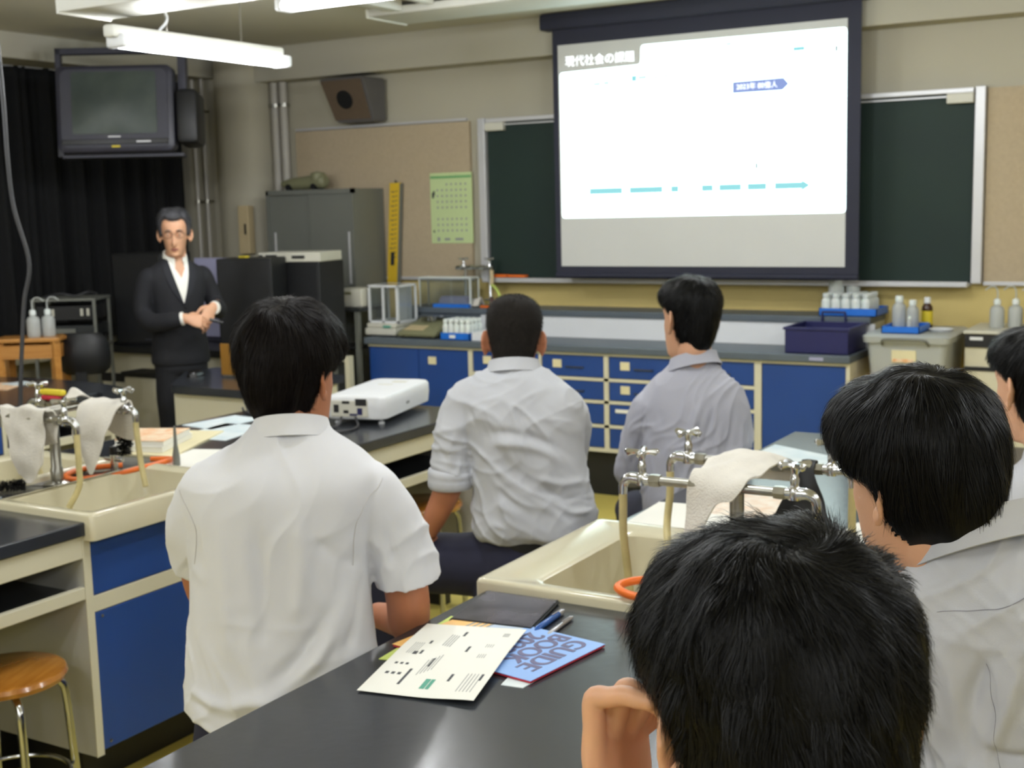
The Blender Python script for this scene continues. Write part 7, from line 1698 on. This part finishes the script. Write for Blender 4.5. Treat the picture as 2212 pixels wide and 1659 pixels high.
relief(me, fr, [([(.15, .09, 1.20), (.10, .12, 1.12), (.06, .12, 1.05)], .012, -.004), ([(-.15, .09, 1.2), (-.12, .12, 1.12), (-.08, .12, 1.05)], .012, -.004), ([(.24, .02, 1.12), (.22, .0, 1.06)], .01, .004)], [(24, 0, 18, .0012, .4)], .0015)
jk = me.copy()
link_mesh('suit_jacket', me, M['suit'], root)
bvh = BVHTree.FromPolygons([v.co[:] for v in jk.vertices], [p.vertices[:] for p in jk.polygons])
def front_patch(name, edgeL, edgeR, m, off, th=.003, nu=10, nv=30, notch=0.0):
    """patch lying on the jacket's front between two lines given as (x, z)"""
    eL = catmull([(a, 0, b) for a, b in edgeL], nv); eR = catmull([(a, 0, b) for a, b in edgeR], nv); V = []
    fw = fr.R@np.array((0, 1.0, 0))
    for k in (0, 1):
        for i in range(nv):
            for j in range(nu):
                q = eL[i]+(eR[i]-eL[i])*j/(nu-1); q = q+np.array((0, 0, -notch*(1-abs(2*j/(nu-1)-1))*(1-i/(nv-1))**2))
                o = fr((q[0], .6, q[2])); loc, nr, ix, dist = bvh.ray_cast(Vector(o), Vector(-fw))
                if loc is None: loc = Vector(fr((q[0], .06, q[2])))
                V.append(np.array(loc)+fw*(off-th*k))
    F = []; o = nu*nv
    for i in range(nv-1):
        for j in range(nu-1): a = i*nu+j; F.append((a, a+1, a+nu+1, a+nu)); F.append((o+a, o+a+nu, o+a+nu+1, o+a+1))
    for i in range(nv-1): a = i*nu; F.append((a, a+nu, o+a+nu, o+a)); a = i*nu+nu-1; F.append((a, o+a, o+a+nu, a+nu))
    for j in range(nu-1): F.append((j, o+j, o+j+1, j+1)); q = (nv-1)*nu; F.append((q+j, q+j+1, o+q+j+1, o+q+j))
    b = MB(); b.raw(V, F); return b.build(name, m, root, smooth=True, angle=60)
sf = front_patch('shirt_front', [(.062, 1.372), (.052, 1.30), (.030, 1.22), (.004, 1.145)], [(-.062, 1.372), (-.050, 1.30), (-.026, 1.22), (.0, 1.145)], M['paper'], .003, nu=21, notch=.10)
front_patch('throat', [(.05, 1.382), (.04, 1.335), (.006, 1.265)], [(-.05, 1.382), (-.04, 1.335), (-.004, 1.265)], M['skin'], .0018, .002, nu=15)
lap = mat('suit_lapel', (24, 26, 34), .8)
front_patch('lapel', [(.100, 1.350), (.098, 1.29), (.070, 1.22), (.012, 1.14)], [(.064, 1.366), (.052, 1.30), (.030, 1.22), (.002, 1.14)], lap, .006, .004)
front_patch('lapel', [(-.064, 1.366), (-.050, 1.30), (-.026, 1.22), (.0, 1.14)], [(-.100, 1.350), (-.096, 1.29), (-.066, 1.22), (-.008, 1.14)], lap, .006, .004)
b = MB(); b.raw(*sphere_vf(fr((-.004, .125, 1.125)), .006, 8, 10)); b.build('jacket_button', M['black'], root)
collar_ring(fr, (0, .012, 1.352), .060, .060, .038, .35, M['paper'], root, flare=.010, gap=.75)
for (a, bb) in (((.098, .212, 1.068), (.052, .240, 1.075)), ((-.172, .196, 1.114), (-.148, .220, 1.119))):
    a = np.array(a); bb = np.array(bb); b = MB(); v, f = tube_vf([a, bb], [.036, .034], 24); b.raw(fr.many(v), f); b.build('shirt_cuff', M['paper'], root, smooth=True)
one('presentation_remote', M['black_gloss'], tuple(fr((-.13, .29, 1.05))), 'small black remote held in the suited man\'s hands', 'remote control', lambda b: b.raw(*(lambda vf: (fr.many(vf[0]), vf[1]))(tube_vf([(-.09, .285, 1.065), (-.165, .30, 1.045)], .008, 8))))
# trousers and shoes
parts = [body_loft([(.76, 0, .01, .11, .08, .08), (.80, 0, .01, .160, .108, .115), (.86, 0, .01, .155, .10, .108), (.95, 0, .01, .14, .09, .095), (1.0, 0, .01, .13, .08, .085)], 24, 48)]
for s, fy in ((1, .02), (-1, -.01)): parts.append(smooth_tube([(s*.075, .01, .84), (s*.085, .015, .62), (s*.092, fy, .44), (s*.098, fy-.01, .20), (s*.10, fy, .05)], [.088, .080, .062, .056, .052], 30, 24))
me = fuse([(fr.many(v), f) for v, f in parts], .008, 2); relief(me, fr, [], [(0, 20, 30, .001, .2)]); link_mesh('trousers', me, M['suit'], root)
for s, fy in ((1, .02), (-1, -.01)):
    v, f = loft_vf([[(s*.10+w*math.cos(a), fy+.02+l*math.sin(a)+o, z) for a in np.linspace(0, 2*PI, 24, endpoint=False)] for (z, w, l, o) in ((.0, .040, .125, .03), (.012, .043, .13, .03), (.035, .042, .12, .03), (.06, .036, .075, .0), (.085, .030, .045, -.02))])
    b = MB(); b.raw(fr.many(v), f); b.build('shoe', M['shoe_b'], root, smooth=True)
hz = lambda az: float(np.interp(az, [0, 14, 28, 42, 54, 64, 78, 86, 96, 106, 118, 180], [.082, .086, .094, .082, .048, -.004, -.012, .030, .040, .010, -.035, -.070]))
make_hairline(root, hd, M['hair_grey'], .014, hz, 6000, .026, .0011, lambda L: np.stack([(L[:, 0]-.03)*8, -.35-0*L[:, 0], -.5+0*L[:, 0]], 1), .10, 31)
lipm = mat('lips', (150, 88, 78), .5); eyew = mat('eye_white', (205, 195, 185), .3)
def onface(name, m, pts, r, flat=1.0):
    b = MB(); v, f = smooth_tube([hd(p) for p in pts], r, 16, 8); b.raw(v, f); return b.build(name, m, root, smooth=True)
for s in (-1, 1):
    onface('eyebrow', M['hair_grey'], [(s*.014, .0965, .026), (s*.030, .096, .030), (s*.050, .084, .025)], [.0022, .0030, .0016])
    b = MB(); v, f = sphere_vf((s*.031, .0775, .003), .0115, 12, 18); b.raw([hd(p) for p in v], f); e = b.build('eyeball', eyew, root, smooth=True)
    b = MB(); v, f = sphere_vf((s*.031, .0862, .002), .0044, 8, 12, 1, .8, 1); b.raw([hd(p) for p in v], f); b.build('iris', M['black'], e, smooth=True)
    onface('upper_eyelid', M['skin'], [(s*.018, .0885, .004), (s*.031, .0925, .0085), (s*.046, .084, .004)], [.0026, .0036, .0024])
    onface('lower_eyelid', M['skin'], [(s*.018, .0885, .001), (s*.031, .0910, -.005), (s*.046, .084, .001)], [.0022, .0028, .0020])
onface('upper_lip', lipm, [(-.022, .0885, -.077), (-.008, .0985, -.0735), (0, .0985, -.0745), (.008, .0985, -.0735), (.022, .0885, -.077)], [.0015, .0034, .0030, .0034, .0015])
onface('lower_lip', lipm, [(-.020, .0885, -.079), (0, .0985, -.0825), (.020, .0885, -.079)], [.0015, .0038, .0015])
gl = thing('eyeglasses', tuple(hd((0, .105, .005))), 'thin-framed glasses on the suited man\'s face', 'glasses')
for s in (-1, 1):
    ring = [hd((s*.033+.0245*math.copysign(abs(math.cos(a))**.8, math.cos(a)), .1045-.006*abs(.8*math.cos(a)+s*.0), .004+.0165*math.copysign(abs(math.sin(a))**.8, math.sin(a)))) for a in np.linspace(0, 2*PI, 37)]
    b = MB(); b.tube(ring, .0009, 6, cap=False); b.build('rim', M['dark_steel'], gl, smooth=True)
    b = MB(); b.tube([hd((s*.057, .098, .010)), hd((s*.078, .06, .008)), hd((s*.086, .0, .006))], .0010, 6); b.build('temple', M['dark_steel'], gl, smooth=True)
b = MB(); b.tube([hd((-.0095, .104, .008)), hd((0, .1065, .010)), hd((.0095, .104, .008))], .0010, 6); b.build('bridge', M['dark_steel'], gl, smooth=True)
